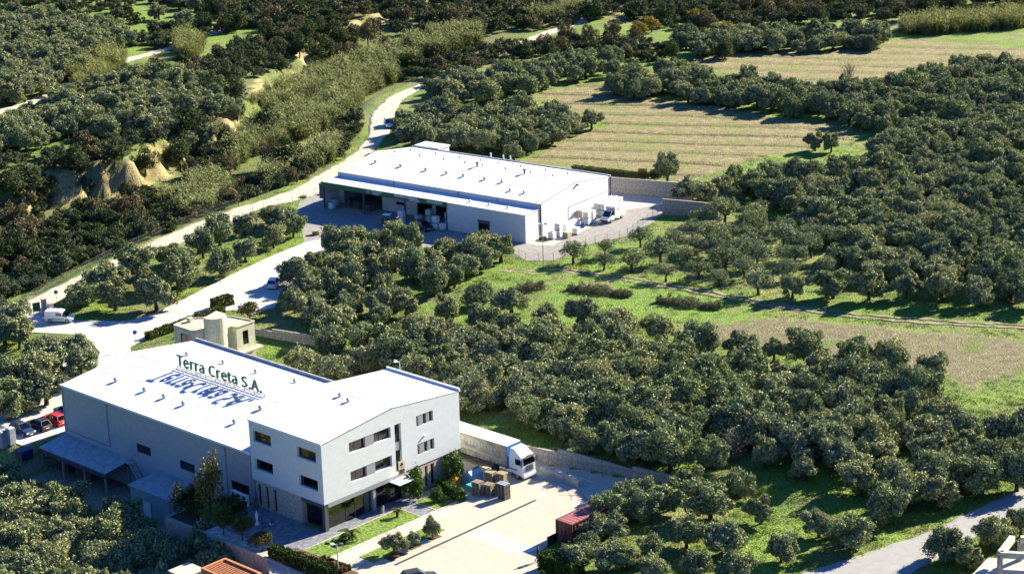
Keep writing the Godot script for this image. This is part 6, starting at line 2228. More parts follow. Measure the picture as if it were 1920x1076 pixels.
func vehicles() -> void:
	var A := -YAW1
	semi_truck(w1(4.95, 26.95, 0.02), A)
	car("black sport utility car cut by the bottom edge of the picture", w1(18.0, -2.6, 0.02), A + 1.15, lin(0.012, 0.013, 0.016), "", 1.62, 4.5)
	car("pale car at the bottom edge beside the flower bushes", w1(14.0, -8.6, 0.02), A + 1.4, lin(0.5, 0.52, 0.54), "", 1.5, 4.3)
	var lot := "cars parked beside the factory"
	car("dark blue hatchback nearest the crate stacks, facing the factory wall", gp(Vector2(-66.2, 16.9)), A, lin(0.015, 0.025, 0.07), lot)
	car("black hatchback parked between the blue and the red car", gp(Vector2(-64.4, 15.2)), A + PI, lin(0.014, 0.016, 0.02), lot)
	car("bright red hatchback parked by the factory corner", gp(Vector2(-62.6, 13.4)), A + PI, lin(0.62, 0.012, 0.012), lot)
	car("blue car half hidden behind the red hatchback", gp(Vector2(-61.6, 10.4)), A + PI, lin(0.02, 0.05, 0.16), lot)
	small_van(Vector3(-69.6, 0.05, -26.6), -0.12)
	car("silver hatchback parked at the driveway edge under an olive tree", Vector3(-38.2, 0.05, -41.6), PI / 2 - 0.1, lin(0.55, 0.57, 0.6))
	var p := car("white pickup-sized car on the far valley road by the grove", Vector3(-25.1, 0.06, -152.8), -PI / 2 + 0.15, lin(0.62, 0.62, 0.62), "", 1.6, 4.4)
	box_van(w2(4.75, 19.5, 0.05), -YAW2 - PI / 2)
	car("black car in the shaded mill yard beside the totes", w2(-20.6, -1.9, 0.05), -YAW2 - 0.25, lin(0.012, 0.012, 0.014), "", 1.5, 4.5)
	forklift(w2(-27.6, -3.6, 0.05), -YAW2 + PI + 0.3)

func mill_goods() -> void:
	var Y := -YAW2
	for e in [[2.3, 4.5, 0.07, "white liquid tote nearest the lamp post"], [2.45, 6.3, 0.07, "lower tote of the two stacked by the mill corner"], [2.45, 6.3, 1.28, "upper tote of the two stacked by the mill corner"], [4.2, 9.0, 0.07, "white liquid tote beside the yellow crate stack"],
		[2.6, 14.9, 0.07, "lower tote of the stacked pair in front of the van"], [2.6, 14.9, 1.28, "upper tote of the stacked pair in front of the van"], [2.7, 16.2, 0.07, "lower tote right in front of the van's nose"], [2.7, 16.2, 1.28, "upper tote right in front of the van's nose"]]:
		ibc(e[3], w2(e[0], e[1], e[2]), Y)
	for i in 5:
		for k in 2:
			for j in 2: ibc("white tote in the block behind the van, %s layer, %s row, %s from the camera" % [["lower", "upper"][k], ["wall-side", "yard-side"][j], count_word(i)], w2(1.1 + j * 1.15, 20.6 + i * 1.25, 0.07 + k * 1.21), Y, "block of white totes behind the van")
	crate_box("wrapped_goods", "long shrink-wrapped white bundle leaning on the mill wall", "bundle", w2(1.5, 11.3, 0.06), Y, Vector3(1.2, 1.3, 4.2), M.tote_white, 2)
	crate_box("olive_crates", "yellow crate stack beside the white totes", "crates", w2(4.0, 6.5, 0.06), Y, Vector3(1.1, 1.0, 1.2), M.new_wood, 5)
	crate_box("metal_hood", "beige metal hood mounted low on the sunlit mill wall", "hood", w2(0.75, 15.9, 1.0), Y, Vector3(1.2, 1.3, 1.6), M.beige_plaster, 1)
	var bd := base("blue_barrel", w2(2.9, 13.0, 0.06))
	tag(bd, "blue plastic barrel standing between the totes", "barrel")
	var st := mb(); tube(st, Vector3.ZERO, Vector3(0, 0.95, 0), 0.36, 0.36, 14); build(st, "drum", mat("barrel_blue", lin(0.01, 0.08, 0.28), 0.4), bd)
	st = mb()
	for y in [0.3, 0.62]: tube(st, Vector3(0, y, 0), Vector3(0, y + 0.05, 0), 0.385, 0.385, 14)
	build(st, "hoop", M.barrel_blue, bd)
	pallet_stack("few loose pallets leaning near the mill corner downpipe", w2(1.1, 3.4, 0.06), Y + 0.4, 3, M.old_wood, 971)
	for e in [[-34.9, -14.0, 5, "wooden debris and pallets at the end of the grass strip"], [-22.6, -11.0, 4, "wooden pallets at the grove edge before the mill"]]:
		pallet_stack(e[3], w2(e[0], e[1], 0.05), Y + 0.7, e[2], M.new_wood, 972 + e[2])
	for e in [[-49.6, 6.3, "timber pile by the road fence left of the mill"], [-51.5, 3.0, "second timber pile along the road fence"]]:
		pallet_stack(e[2], w2(e[0] - 2.0, e[1] + 1.0, 0.05), Y + 0.6, 2, M.old_wood, int(-e[0]))
	# goods in the shade under the canopy
	var k := 0
	for e in [[-18.6, -0.9, 0.06], [-18.6, -0.9, 1.27], [-17.4, -0.6, 0.06], [-22.4, 2.2, 0.06], [-22.4, 2.2, 1.27], [-18.3, 2.4, 0.06], [-18.3, 2.4, 1.27], [-26.0, -1.2, 0.06], [-26.0, -1.2, 1.27], [-24.4, 1.6, 0.06], [-44.2, 2.2, 0.06], [-43.4, 0.4, 0.06]]:
		k += 1
		ibc("%s shaded liquid tote counted along the mill canopy from the black car" % count_word(k - 1), w2(e[0], e[1], e[2]), Y, "totes under the mill canopy")
	for e in [[-39.6, 3.0], [-36.8, 2.6], [-42.0, 3.4]]:
		pallet_stack("pallet stack under the mill canopy, %s" % ["middle of the three", "nearest the totes", "nearest the road"][[-39.6, -36.8, -42.0].find(e[0])], w2(e[0], e[1], 0.07), Y, 7, M.old_wood, int(-e[0])).set_meta("group", "pallets under the mill canopy")
	cast_wall("concrete_wall", "tall concrete wall with ivy streak behind the oil mill", pts([16.0, -94.8, 30.8, -88.2, 33.0, -84.0]), [[3.0, 3.0], [3.0, 3.0], [3.0, 3.0]], -0.2, 0.3, M.concrete, 1.3)
	cast_wall("concrete_wall", "concrete wall at the mill yard's upper corner beside the grove", pts([27.0, -77.8, 36.5, -74.8]), [[2.9, 2.9], [2.5, 2.5]], -0.2, 0.3, M.concrete, 1.3)
	lamp_post("tall lamp post at the mill yard's front corner", w2(9.73, -8.77, 0), 7.0, 2)
	lamp_post("lamp post standing behind the factory's far eave", w1(-12.2, 24.6, 0), 11.6, 1)
	fence("post and wire fence around the mill yard's front corner", pts([27.2, -80.2, 19.5, -63.3, 13.5, -59.7, 7.2, -50.4, 2.5, -50.9, 0.2, -56.0, -11.5, -59.1]), 1.6, 2.4, net_of("wire_net"))
	fence("wire fence between valley road and mill strip", pts([-66.0, -42.0, -61.2, -57.9, -56.4, -68.5, -50.2, -78.4, -45.3, -88.1, -39.8, -92.7, -36.2, -98.0]), 1.4, 3.2, null)
	fence("green netted fence along the ravine side of the valley road", pts([-86.0, -24.0, -79.8, -30.5, -75.6, -40.2, -70.6, -53.9, -66.6, -63.4, -60.7, -74.9, -54.7, -85.1, -49.7, -92.0]), 1.5, 3.0, net_of("green_net"))
	hedge("clipped shrub row behind the mill beside the ploughed field", Vector3(18.4, 0, -107.0), -0.53, Vector3(14.0, 1.1, 1.5), 980, [Color(0.14, 0.13, 0.06), Color(0.10, 0.10, 0.045), Color(0.18, 0.16, 0.08)])
	for e in [[25.2, -101.6, "round dry bush at the end of the shrub row"], [27.2, -101.0, "second round dry bush beside the mill wall"]]:
		var cr := leafy(985, {"r": 1.5, "h": 1.0, "squash": 0.9, "lobes": 14, "n": 2200, "len": 0.26, "wid": 0.12, "cols": [Color(0.10, 0.085, 0.035), Color(0.07, 0.065, 0.025), Color(0.13, 0.11, 0.05)], "low": -0.3})
		tag(plant("dry_bush", Vector3(e[0], 0, e[1]), cr, M.leaf, null, 0.9, e[0]), e[2], "bush")

func net_of(k: String) -> Material:
	return M[k]

func surroundings() -> void:
	var st := mb()
	# entrance gate pillars and signs
	for e in [[-72.7, -30.2, 2.5, "rough stone gate pillar nearest the parked van"], [-71.3, -28.4, 2.3, "second stone gate pillar behind the parked van"]]:
		var t := base("gate_pillar", Vector3(e[0], 0.03, e[1]), 0.6)
		tag(t, e[3], "pillar", "entrance gate pillars")
		st = mb(); bbox(st, Vector3(0, e[2] * 0.5, 0), Vector3(0.75, e[2], 0.55), 0.05); build(st, "shaft", M.concrete, t)
		st = mb(); bbox(st, Vector3(0, e[2] + 0.06, 0), Vector3(0.9, 0.12, 0.7), 0.03); build(st, "cap", M.concrete, t)
	var bo := base("green_board", Vector3(-74.0, 0.03, -30.6), 0.6)
	tag(bo, "dark green signboard beside the entrance gate pillars", "sign")
	st = mb(); box(st, Vector3(-0.6, 0.5, -0.04), Vector3(0.6, 1.9, 0.04)); build(st, "board", M.fascia_green, bo)
	st = mb()
	for x in [-0.5, 0.5]: tube(st, Vector3(x, 0, -0.07), Vector3(x, 1.9, -0.07), 0.04, 0.04, 6)
	build(st, "post", M.dark_panel, bo)
	for e in [[-71.0, -31.6, 3.6, "round road sign on a pole behind the gate pillars"], [-55.7, -12.8, 2.9, "small blue road sign at the fork before the house hedge"]]:
		var t := base("road_sign", Vector3(e[0], 0.03, e[1]), 0.3)
		tag(t, e[3], "sign")
		st = mb(); tube(st, Vector3.ZERO, Vector3(0, e[2], 0), 0.035, 0.035, 6); build(st, "pole", M.galvanised, t)
		st = mb(); tube(st, Vector3(0, e[2] - 0.4, 0.03), Vector3(0, e[2] - 0.4, 0.06), 0.32, 0.32, 14); build(st, "disc", mat("sign_blue", lin(0.03, 0.09, 0.3), 0.5), t)
	# kerb of the strip, house hedge and garden wall
	var dv := pts(DRIVE)
	var kp := PackedVector2Array()
	for i in 7: kp.append(dv[i])
	var ku := PackedVector2Array()
	for i in kp.size():
		var d := (kp[mini(i + 1, 6)] - kp[maxi(i - 1, 0)]).normalized().orthogonal()
		ku.append(kp[i] + d * 0.28)
	ribbon("driveway_kerb", ku, kp, 60, 0.14, 0.0, M.pale_concrete)
	var gc := [Color(0.09, 0.11, 0.03), Color(0.06, 0.08, 0.02), Color(0.13, 0.13, 0.045)]
	for e in [[-54.6, -16.8, -44.9, -29.2, 1.0, "low hedge strip between driveway and small green house", 990], [-46.6, -30.5, -44.0, -33.0, 1.6, "taller hedge clump at the tip of the house bed", 991]]:
		var a := Vector2(e[0], e[1])
		var b := Vector2(e[2], e[3])
		var m := a.lerp(b, 0.5)
		hedge(e[5], Vector3(m.x, 0.03, m.y), -atan2(b.y - a.y, b.x - a.x), Vector3(a.distance_to(b), e[4], 1.4), e[6], gc)
	cast_wall("garden_wall", "stepped concrete garden wall right of the small green house", pts([-39.2, -17.7, -35.8, -15.6, -29.7, -12.0, -26.0, -9.8]), [[1.1, 1.1], [1.1, 1.5], [1.6, 2.1], [2.1, 2.1]], -0.2, 0.25, M.concrete, 1.8)
	var bush := leafy(995, {"r": 1.7, "h": 1.2, "squash": 0.85, "lobes": 13, "n": 2400, "len": 0.3, "wid": 0.13, "cols": [Color(0.16, 0.155, 0.08), Color(0.12, 0.12, 0.06), Color(0.09, 0.09, 0.04)], "low": -0.3})
	tag(plant("pale_bush", gp(Vector2(-40.3, -25.5)), bush, M.leaf, bole(996, 1.5, 0.08, 4, 1.0), 1.1, 0.4), "pale grey bush behind the small green house", "bush")
	var mbn := base("mesh_container", gp(Vector2(-72.0, -4.6)), 0.2)
	mbn.position = w1(-71.3, 15.4, -0.95)
	tag(mbn, "turquoise mesh recycling container among the olives left of the factory", "container")
	st = mb(); box(st, Vector3(-0.95, 1.55, -0.7), Vector3(0.95, 1.7, 0.7)); build(st, "lid", M.white_paint, mbn)
	st = mb()
	for i in 9: box(st, Vector3(-0.9, 0.1 + i * 0.17, -0.65), Vector3(0.9, 0.18 + i * 0.17, 0.65))
	build(st, "mesh_wall", M.teal, mbn)
	for e in [[-66.9, 20.6, 0.0, "white plastic crate stack nearest the dark blue car"], [-68.0, 20.9, 0.1, "white plastic crate stack at the picture's left edge"]]:
		var t := crate_box("crate_stack", e[3], "crates", gp(Vector2(e[0], e[1])), -YAW1 + e[2], Vector3(0.95, 2.3, 0.95), M.shed_roof, 8)
	brush_pile("small greyish brush pile at the grove's upper tip", Vector2(0.0, -33.6), Vector2(5.0, -37.2), 2.2, 1001)
	brush_pile("long dark brush pile in the middle of the green meadow", Vector2(8.8, -35.2), Vector2(18.6, -30.6), 2.8, 1002)
	brush_pile("pale brush pile at the right end of the meadow", Vector2(22.2, -27.6), Vector2(31.8, -23.0), 2.6, 1003)
	# leafless trees
	for e in [[26.6, 40.2, 1.0, "bare grey tree with fan of twigs inside the central grove"], [23.6, 41.6, 0.8, "bare dark tree beside the fan-shaped bare tree"], [77.5, -186.0, 1.2, "bare tree at the far field's lower edge"]]:
		var t := base("bare_tree", gp(Vector2(e[0], e[1])))
		tag(t, e[3], "tree")
		t.scale = Vector3.ONE * e[2]
		part("trunk", bole(1010 + int(e[0]), 3.6, 0.11, 5, 1.4), M.bark, t)
		part("twigs", blades(1020 + int(e[0]), {"n": 110, "r": 0.5, "h": 4.6, "lean": 0.3, "wid": 0.018, "leaves": 3, "leaf": 0.6, "leafw": 0.014, "cols": [Color(0.22, 0.20, 0.18), Color(0.15, 0.13, 0.11)]}), M.leaf, t)
	# concrete frame at the lower right corner
	var cf := base("concrete_frame", Vector3(50.5, 0, 76.6), 0.0)
	tag(cf, "bare concrete roof frame of posts and beams at the lower right corner", "building")
	st = mb()
	prism(st, PackedVector2Array([Vector2(-0.2, -2.4), Vector2(9.0, -1.0), Vector2(9.0, 6.0), Vector2(-6.0, 6.0), Vector2(-2.7, 1.5)]), 2.9, 3.2)
	build(st, "roof_slab", M.beige_plaster, cf)
	st = mb()
	prism(st, PackedVector2Array([Vector2(0.3, -1.8), Vector2(8.5, -0.6), Vector2(8.5, 5.5), Vector2(-5.0, 5.5), Vector2(-2.0, 1.5)]), -1.0, 2.9)
	build(st, "wall", M.beige_plaster, cf)
	for e in [[0.0, 2.0], [3.0, -1.6], [6.2, 3.3]]:
		st = mb(); box(st, Vector3(e[0] - 0.25, 3.2, e[1] - 0.25), Vector3(e[0] + 0.25, 5.3, e[1] + 0.25)); build(st, "post", M.concrete, cf)
	for e in [[0.0, 2.0, 6.6, 3.4], [3.0, -1.6, 9.0, -0.4], [0.0, 2.0, 2.2, -1.9]]:
		var d := Vector3(e[2] - e[0], 0, e[3] - e[1])
		var n := d.normalized().cross(Vector3.UP) * 0.3
		var p := Vector3(e[0], 5.3, e[1])
		st = mb()
		hexa(st, [p + n, p - n, p - n + d, p + n + d, p + n + Vector3(0, 0.65, 0), p - n + Vector3(0, 0.65, 0), p - n + d + Vector3(0, 0.65, 0), p + n + d + Vector3(0, 0.65, 0)])
		build(st, "beam", M.pale_concrete, cf)
	# two thin trees hanging over the lower road
	for e in [[47.2, 67.6, 0.8, "thin spreading olive tree leaning over the lower road"], [52.8, 65.6, 0.95, "large olive tree behind the concrete roof frame"], [56.9, 62.2, 0.8, "olive tree at the right edge above the lower road"], [49.1, 70.2, 0.7, "olive tree between the leaning tree and the concrete frame"]]:
		tag(plant("olive_tree", gp(Vector2(e[0], e[1])), olive_crowns[int(e[0]) % 8], M.leaf, olive_boles[int(e[0]) % 8], e[2], e[0], 1.1), e[3], "tree", "olives below the lower road")
var HAND := {
	"strip": [-67.9,-32.8, -65.3,-38.1, -61.9,-31.4, -63.0,-42.7, -61.9,-48.5, -58.5,-40.3, -55.4,-31.0, -57.0,-54.1, -53.4,-41.8, -53.6,-51.6, -51.9,-58.9, -47.2,-48.0, -49.9,-66.2, -46.4,-72.6, -44.4,-56.0, -40.4,-63.6, -42.2,-78.0, -39.7,-75.3, -37.6,-69.6],
	"entry": [-75.9,-21.9, -73.6,-15.9, -76.2,-17.9, -68.3,-11.9, -63.5,-9.4, -69.6,-8.6, -66.3,-5.8, -61.9,-2.8, -71.1,0.7, -67.2,-0.6, -69.7,7.0, -65.1,6.4, -69.2,11.9, -67.2,8.3],
	"millfront": [-26.0,-62.7, -17.0,-58.5, -11.6,-56.7, -5.6,-55.1, -1.7,-51.6, -19.9,-62.1, -23.5,-51.6, -26.1,-50.1, -18.9,-47.2, -18.3,-52.3, -11.8,-41.5, -7.3,-43.1, -4.6,-47.3, -20.4,-35.7, -25.0,-42.8, -27.5,-55.2, -32.2,-49.5, -29.5,-56.6, -35.0,-42.0, -28.6,-35.6, -33.5,-27.6, -32.1,-38.8, -30.2,-24.9],
	"grove": [-24.6,-27.8, -17.3,-27.9, -12.2,-33.8, -10.0,-21.2, -5.4,-27.6, -0.2,-24.4, -20.4,-19.6, -15.3,-13.8, -18.0,-7.7, -10.5,-10.2, -4.8,-16.3, -0.3,-13.4, 4.8,-18.0, 10.6,-15.7, 15.9,-12.7, 21.1,-9.0, 5.8,-8.0, 10.9,-6.5, 15.4,-3.1, -27.2,-13.4, -26.2,-3.7, -29.5,2.8, -24.8,5.4, 26.2,-1.2, 32.3,-1.6, 36.6,1.1, 41.2,3.1, 46.8,5.9, 51.9,7.6, 57.0,10.3, 31.7,6.8, 36.1,9.8],
	"sparse": [10.2,-49.4, 15.6,-52.9, 15.0,-45.3, 19.4,-43.4, 21.8,-57.7, 24.4,-48.0, 24.5,-38.1, 27.4,-55.8, 32.6,-69.9, 38.6,-76.3, 42.0,-67.9, 30.7,-52.3, 36.1,-59.4, 40.4,-52.6, 34.4,-42.7, 29.7,-38.5, 32.7,-34.7, 38.3,-30.0, 43.7,-37.1],
	"trackside": [43.2,-27.6, 49.4,-27.0, 54.7,-25.6, 60.4,-25.9, 65.4,-23.5, 70.4,-21.4, 76.0,-23.6],
	"meadow": [22.4,54.6, 26.6,49.0, 28.0,56.6, 21.0,47.6, 23.3,64.3, 29.1,67.0, 34.2,60.7, 37.5,63.9, 42.3,57.2, 19.6,69.7, 23.6,72.3, 18.9,62.5, 30.2,42.6, 34.3,46.6, 40.8,49.5],
	"yardside": [14.9,50.1, 14.2,54.8, 10.7,55.6, 12.6,52.3, 10.7,60.2, 9.0,61.0, 7.3,64.3, 5.9,67.5, 11.8,67.9, 14.8,65.7, 14.5,71.5, 9.8,67.4, 17.8,51.9],
	"field": [29.7,-100.9, 60.4,-121.0, 63.3,-119.3, 32.2,-86.2],
}
var FILL := {
	"grove": [4.5, [-25.5,4.5, -24.8,-6.9, -19.0,-13.6, -0.2,-9.5, 21.0,-2.8, 24.9,4.4, 31.8,9.4, 45.5,10.6, 55.8,13.6, 55.9,21.9, 55.6,31.7, 62.5,33.9, 65.1,34.1, 61.4,49.5, 51.3,55.2, 44.6,54.7, 41.5,47.1, 36.0,45.0, 30.7,41.6, 26.6,43.1, 20.6,44.9, 18.1,44.6, 9.3,38.0, 4.8,34.3, -4.6,23.5, -6.8,16.6, -18.2,2.9]],
	"bigright": [4.9, [33.3,-87.2, 44.0,-96.0, 54.2,-98.8, 64.6,-101.6, 74.3,-115.7, 86.0,-139.3, 97.3,-184.3, 121.5,-189.8, 77.5,-9.7, 71.9,-26.4, 56.7,-32.9, 53.6,-45.0, 51.6,-61.1, 45.6,-77.3, 35.6,-81.0]],
	"thin": [5.3, [30.7,-73.6, 43.5,-75.7, 51.4,-59.5, 53.4,-43.5, 54.9,-32.5, 48.3,-32.4, 40.9,-33.1, 31.0,-34.1, 27.9,-47.6]],
	"millgrove": [5.0, [-36.4,-43.6, -28.4,-59.1, -17.7,-58.6, -5.1,-52.6, 0.6,-46.8, -5.0,-36.2, -13.1,-25.9, -20.8,-17.6, -27.0,-15.6, -32.5,-23.8]],
	"band": [5.0, [22.3,-183.2, 39.7,-198.7, 53.5,-178.8, 69.3,-165.4, 87.0,-174.1, 97.9,-187.2, 87.6,-147.1, 75.9,-131.5, 66.9,-142.3, 53.2,-156.9, 40.3,-163.9, 23.6,-174.5]],
	"behindmill": [4.7, [-22.9,-149.0, -18.5,-166.5, 1.1,-156.0, 17.7,-148.7, 17.3,-139.0, 8.2,-126.1, 3.3,-116.6, -6.6,-125.7, -20.5,-131.1, -23.5,-137.0]],
	"midfar": [4.9, [-17.7,-178.5, -8.4,-193.4, 7.8,-206.5, 26.8,-210.1, 24.7,-194.7, 12.3,-190.5, 6.1,-179.7, -5.8,-170.2, -15.0,-167.1]],
	"hillside": [4.4, [-139.6,-264.3, -124.3,-270.7, -97.2,-250.7, -91.7,-233.5, -97.8,-223.4, -100.8,-186.3, -105.8,-170.4, -116.2,-165.2]],
	"lowerhill": [4.4, [-103.1,-162.9, -93.6,-186.4, -81.1,-198.6, -66.1,-187.2, -58.5,-167.8, -57.2,-164.7, -62.0,-151.9, -68.4,-143.1, -74.7,-142.4, -87.2,-139.0, -97.1,-129.3, -105.7,-120.7, -110.0,-139.3, -104.4,-143.4]],
	"lowleft": [3.6, [-68.5,26.2, -61.5,33.1, -55.7,39.0, -49.5,44.0, -43.6,48.5, -35.8,54.8, -31.3,58.8, -29.3,69.0, -61.6,66.9]],
	"topright": [4.9, [42.8,-234.8, 74.0,-240.7, 94.6,-236.0, 89.9,-217.1, 68.2,-217.1, 47.2,-211.6]],
	"topfield": [11.0, [-100.3,-265.2, -87.0,-274.5, -98.5,-284.4, -91.9,-288.5, -79.9,-284.8, -76.7,-265.7, -84.7,-258.2]],
}
var ZONES := {
	"field_near": [3.3,-118.1, 9.5,-136.5, 19.8,-146.7, 19.3,-158.2, 4.1,-173.5, 7.3,-183.0, 22.0,-190.8, 29.5,-175.5, 53.1,-155.3, 66.9,-142.1, 72.8,-138.0, 69.1,-129.1, 57.2,-120.3, 46.2,-115.1, 33.3,-98.2, 28.3,-104.0, 20.0,-109.0],
	"field_far": [43.2,-210.4, 49.4,-221.2, 79.4,-223.4, 99.1,-231.4, 117.9,-221.6, 128.1,-210.7, 124.7,-197.2, 99.8,-195.9, 88.0,-178.7, 72.0,-175.3, 54.7,-189.1],
	"fallow": [26.0,-15.6, 35.2,-19.8, 47.5,-16.1, 62.1,-9.9, 76.2,-4.3, 71.9,13.1, 66.9,9.5, 61.5,14.3, 58.5,7.7, 47.6,2.4, 37.1,-3.1, 28.4,-8.5],
	"meadow": [-6.0,-46.3, 0.1,-50.2, 8.7,-46.3, 20.5,-40.8, 31.2,-28.6, 40.8,-19.8, 37.2,-16.3, 28.9,-13.3, 21.5,-19.0, 6.4,-25.6, 3.3,-31.2, 5.9,-36.5],
}
var RAVINE_LINE := [-117.0,-85.1, -100.4,-95.9, -91.5,-110.2, -81.7,-118.4, -75.3,-120.5, -70.7,-135.1, -67.9,-149.5, -62.2,-153.6, -58.4,-159.6, -55.7,-177.3, -54.9,-198.5, -52.4,-217.6, -46.7,-243.2, -37.6,-270.9, -27.1,-293.1]
var ROAD_EDGE := [-94.6,-7.6, -87.8,-23.4, -80.3,-33.4, -72.5,-47.8, -67.0,-60.3, -60.3,-74.0, -51.2,-88.8, -45.4,-95.6, -41.3,-101.7, -33.0,-123.3, -30.4,-132.7, -28.9,-145.1, -29.5,-165.1, -26.6,-182.0, -20.7,-193.8, -14.9,-208.1, -6.9,-224.2, 0.6,-238.8, 10.1,-255.4]
var ROAD_UP := [-88.6,-26.2, -80.3,-33.4, -72.5,-47.8, -67.0,-60.3, -60.3,-74.0, -51.2,-88.8, -45.4,-95.6, -41.3,-101.7, -33.0,-123.3, -30.4,-132.7, -28.9,-145.1, -29.5,-165.1, -26.6,-182.0, -20.7,-193.8, -14.9,-208.1, -6.9,-224.2, 0.6,-238.8, 10.1,-255.4, 20.8,-274.5, 28.7,-288.7, 38.0,-302.6]
var ROAD_DN := [-87.2,-20.6, -78.9,-27.0, -72.7,-34.6, -68.5,-48.3, -61.5,-59.8, -56.5,-69.5, -50.4,-79.8, -45.5,-90.0, -39.9,-94.2, -36.1,-99.1, -31.4,-115.0, -26.8,-133.6, -24.7,-147.0, -24.3,-164.4, -23.5,-178.8, -19.8,-189.0, -13.8,-204.8, -5.9,-220.1, 1.7,-235.1, 11.7,-251.4, 21.7,-268.8, 29.5,-283.6, 40.0,-298.8]
var TRACK_UP := [-1.7,-47.4, 3.5,-44.8, 8.7,-45.4, 16.3,-41.2, 28.3,-33.0, 39.8,-24.6, 51.0,-18.3, 62.9,-14.0, 77.7,-10.1]
var HILLROAD := [-112.6,-158.7, -109.6,-165.6, -105.2,-172.1, -98.1,-196.8, -91.5,-219.5, -82.8,-234.7, -74.9,-255.4, -68.0,-267.8, -60.6,-277.6, -49.8,-285.4, -37.6,-299.6, -30.6,-308.3]
var BRROAD_UP := [26.6,74.4, 31.3,69.9, 37.1,66.3, 46.6,60.5, 54.3,53.4, 63.8,45.2]
var BRROAD_DN := [38.0,75.1, 45.0,68.6, 49.4,64.3, 55.8,57.4, 62.4,50.9]
var DRIVE := [-35.0,-66.8, -40.8,-57.7, -47.4,-45.4, -52.5,-34.6, -55.8,-28.5, -59.4,-25.4, -65.6,-26.4, -68.8,-27.8, -72.7,-34.6, -80.9,-28.8, -79.0,-20.1, -73.1,-21.8, -64.9,-19.8, -60.8,-11.5, -60.7,-6.7, -59.7,-0.2, -53.0,1.5, -56.7,-13.5, -50.9,-25.4, -46.3,-29.2, -43.1,-29.7, -40.3,-27.3, -37.0,-30.7, -36.9,-38.7, -34.0,-49.1, -29.4,-70.7]
var YARD2 := [-36.1,-99.1, -38.7,-93.0, -38.6,-87.4, -35.5,-66.4, -29.4,-70.7, -21.7,-64.9, -11.5,-59.1, 0.2,-57.0, 2.5,-51.8, 7.2,-51.6, 13.6,-60.7, 19.5,-64.3, 25.0,-72.8, 27.1,-78.5, 32.0,-83.3, 30.5,-88.6, 18.5,-93.7, 14.6,-102.4, -15.7,-109.9, -32.2,-111.8]
var APRON2 := [1.6,-63.5, 2.7,-62.1, 4.3,-60.6, 7.1,-60.0, 9.1,-64.0, 15.2,-72.4, 17.9,-76.3, 20.6,-81.3, 27.5,-84.2, 28.6,-88.5, 18.3,-93.4, 13.8,-83.5, 7.8,-73.6]
var REEDS := {
	"bed": [1.5, [-58.7,-163.9, -56.0,-180.6, -48.0,-196.5, -38.9,-207.0, -27.2,-228.4, -15.5,-234.5, -5.6,-244.7, -9.1,-258.0, -22.6,-248.6, -32.8,-235.8, -45.7,-229.5, -52.7,-207.6, -56.8,-177.8]],
	"lower": [1.7, [-56.1,-139.0, -49.1,-156.9, -40.7,-165.8, -36.6,-174.2, -42.8,-192.9, -53.8,-180.2, -57.2,-163.4, -58.9,-153.3]],
	"bank": [1.7, [-67.1,-110.7, -63.3,-120.4, -58.8,-126.2, -54.6,-117.3, -53.5,-86.9, -61.6,-100.4]],
	"path": [2.0, [-51.3,-125.3, -45.0,-137.7, -38.5,-152.8, -33.3,-129.2, -38.5,-114.6, -47.4,-118.6]],
	"hill": [1.8, [-100.7,-198.0, -99.2,-216.6, -93.3,-223.2, -89.9,-210.5, -92.8,-195.2, -95.0,-180.7]],
	"hill2": [1.8, [-82.3,-236.7, -80.0,-243.6, -75.1,-236.9, -74.0,-223.7, -78.0,-220.4]],
	"roadside": [1.7, [-37.3,-171.3, -34.4,-191.8, -32.5,-206.1, -25.5,-218.6, -27.9,-228.5, -36.9,-215.8, -41.8,-195.6]],
	"far": [2.2, [100.6,-247.2, 116.6,-252.2, 135.5,-256.9, 131.9,-242.2, 113.5,-237.7, 99.9,-236.2]],
	"far2": [2.2, [5.5,-261.0, 16.2,-272.6, 23.7,-282.0, 29.9,-289.4, 28.9,-298.3, 16.7,-286.6, 6.3,-271.9]],
}
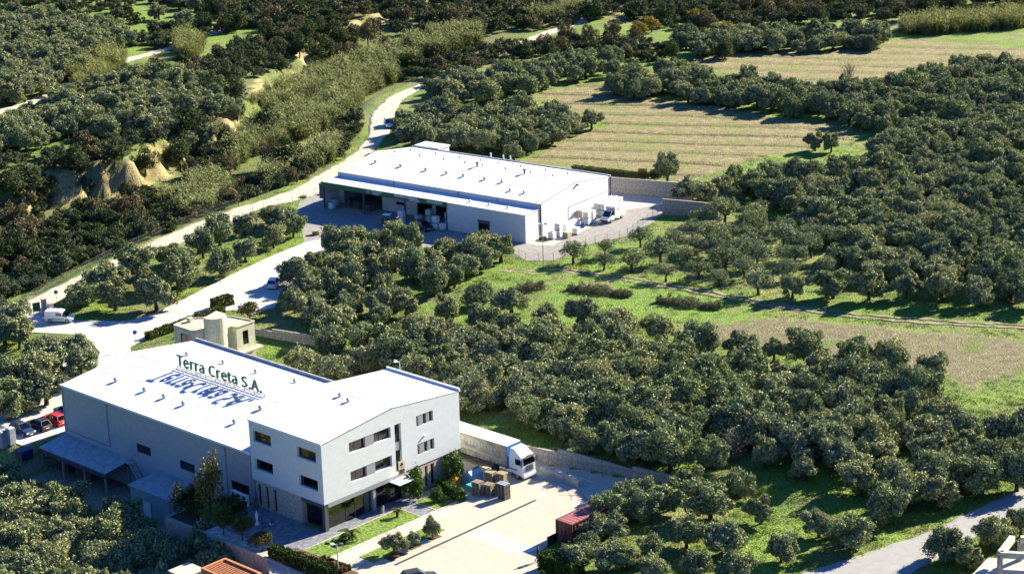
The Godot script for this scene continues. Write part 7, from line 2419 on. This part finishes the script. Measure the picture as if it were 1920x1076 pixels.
var SCRUB := {
	"verge": [3.2, [-82.3,-31.6, -77.0,-42.1, -68.6,-62.5, -61.2,-73.9, -51.9,-89.3, -42.4,-101.5, -34.5,-123.4, -31.1,-142.2, -31.8,-159.6, -35.8,-163.4, -40.1,-157.4, -48.9,-133.0, -58.0,-119.2, -68.1,-103.8, -78.7,-90.2, -84.2,-74.4, -90.2,-63.8]],
	"hollow": [3.6, [-90.2,-63.8, -84.2,-74.4, -78.7,-90.2, -68.9,-108.5, -65.4,-120.1, -69.3,-124.7, -80.3,-109.7, -90.2,-103.1, -97.9,-97.7]],
	"bank": [4.0, [-98.0,-98.5, -92.7,-106.5, -81.8,-120.6, -77.4,-131.9, -68.4,-142.7, -57.1,-147.6, -53.9,-159.2, -60.3,-157.0, -69.3,-149.6, -81.5,-137.2, -91.6,-128.1, -102.6,-120.4]],
	"slope": [3.0, [-99.9,-93.1, -90.9,-107.0, -83.7,-116.9, -77.3,-119.2, -76.2,-119.2, -77.3,-120.5, -81.7,-118.9, -91.8,-111.9, -100.3,-96.2]],
	"slope2": [3.0, [-64.5,-128.4, -57.4,-131.9, -56.0,-147.5, -59.2,-156.1, -62.6,-151.6, -65.3,-146.3]],
	"edge": [4.2, [-65.6,-191.9, -57.7,-198.1, -50.5,-226.0, -41.2,-241.9, -36.9,-260.7, -43.6,-279.1, -53.6,-264.0, -63.2,-249.6, -68.1,-222.6, -71.6,-209.8]],
	"top": [5.2, [-101.4,-301.9, -73.1,-263.6, -60.9,-253.1, -46.1,-275.4, -25.7,-257.8, -6.3,-253.0, 7.4,-256.8, 28.8,-268.8, 45.5,-250.7, 75.8,-253.4, 104.5,-260.4, 139.1,-254.7, 150.2,-299.0, -113.1,-318.4]],
	"middle": [4.2, [-24.6,-228.2, -6.2,-234.2, 7.1,-238.5, 27.1,-239.0, 42.3,-229.6, 38.2,-210.2, 23.5,-219.0, 4.2,-218.5, -11.0,-204.8, -19.2,-187.9]],
	"hilltop": [3.6, [-83.3,-204.6, -71.0,-225.7, -62.3,-241.3, -51.0,-249.8, -58.1,-213.3, -67.1,-194.8, -76.4,-191.6]],
	"hillroad": [4.0, [-93.3,-243.3, -88.8,-257.5, -79.2,-247.8, -71.8,-265.1, -63.1,-275.0, -55.6,-286.6, -52.0,-277.5, -64.7,-263.8, -71.8,-252.9, -84.6,-230.0]],
	"left": [4.5, [-140.0,-283.4, -106.1,-277.9, -95.2,-263.2, -105.7,-310.1, -145.9,-309.4]],
}
var BROWN := {
	"list": [-73.2,-101.9, -87.8,-92.3, -92.0,-98.3, -34.9,-250.3, -30.2,-244.3, -37.8,-241.8, -40.3,-238.9, -19.7,-270.6, -11.9,-266.1, -7.0,-256.1, 9.7,-232.9, 15.1,-237.7, 21.0,-235.4, 27.2,-240.2, 32.3,-236.5, 13.2,-220.0, 51.0,-251.2, 64.3,-272.7, 75.0,-267.7, -56.4,-132.8, -48.6,-136.3],
}
var YELLOW := {
	"list": [37.6,-250.8, 34.2,-245.3, 53.7,-244.4, 56.4,-238.8, 49.1,-260.5],
}
var DARK := {
	"list": [-77.5,-121.4, -67.6,-139.7, -72.8,-128.4, -84.6,-119.1, -91.6,-111.8, -94.5,-107.3, -87.1,-73.2, -90.2,-111.8, -68.3,-150.3, -52.2,-165.5, -47.3,-168.5, -45.7,-133.7, -76.3,-163.5, -63.8,-188.2, -64.8,-176.8, -59.7,-174.2, -49.7,-242.7, -46.9,-250.1, -50.6,-228.9, -54.3,-214.3, -45.2,-242.1, -46.8,-228.6, -43.0,-250.4, -59.7,-242.5, -69.3,-256.4, -77.1,-274.9, -77.1,-252.7, -67.7,-149.4, 4.3,-222.7, 20.5,-224.3, 10.5,-215.1, 52.5,-214.0, 40.7,-259.1, 39.7,-212.7, 117.3,-262.2, 102.4,-256.7, 109.8,-259.4],
}
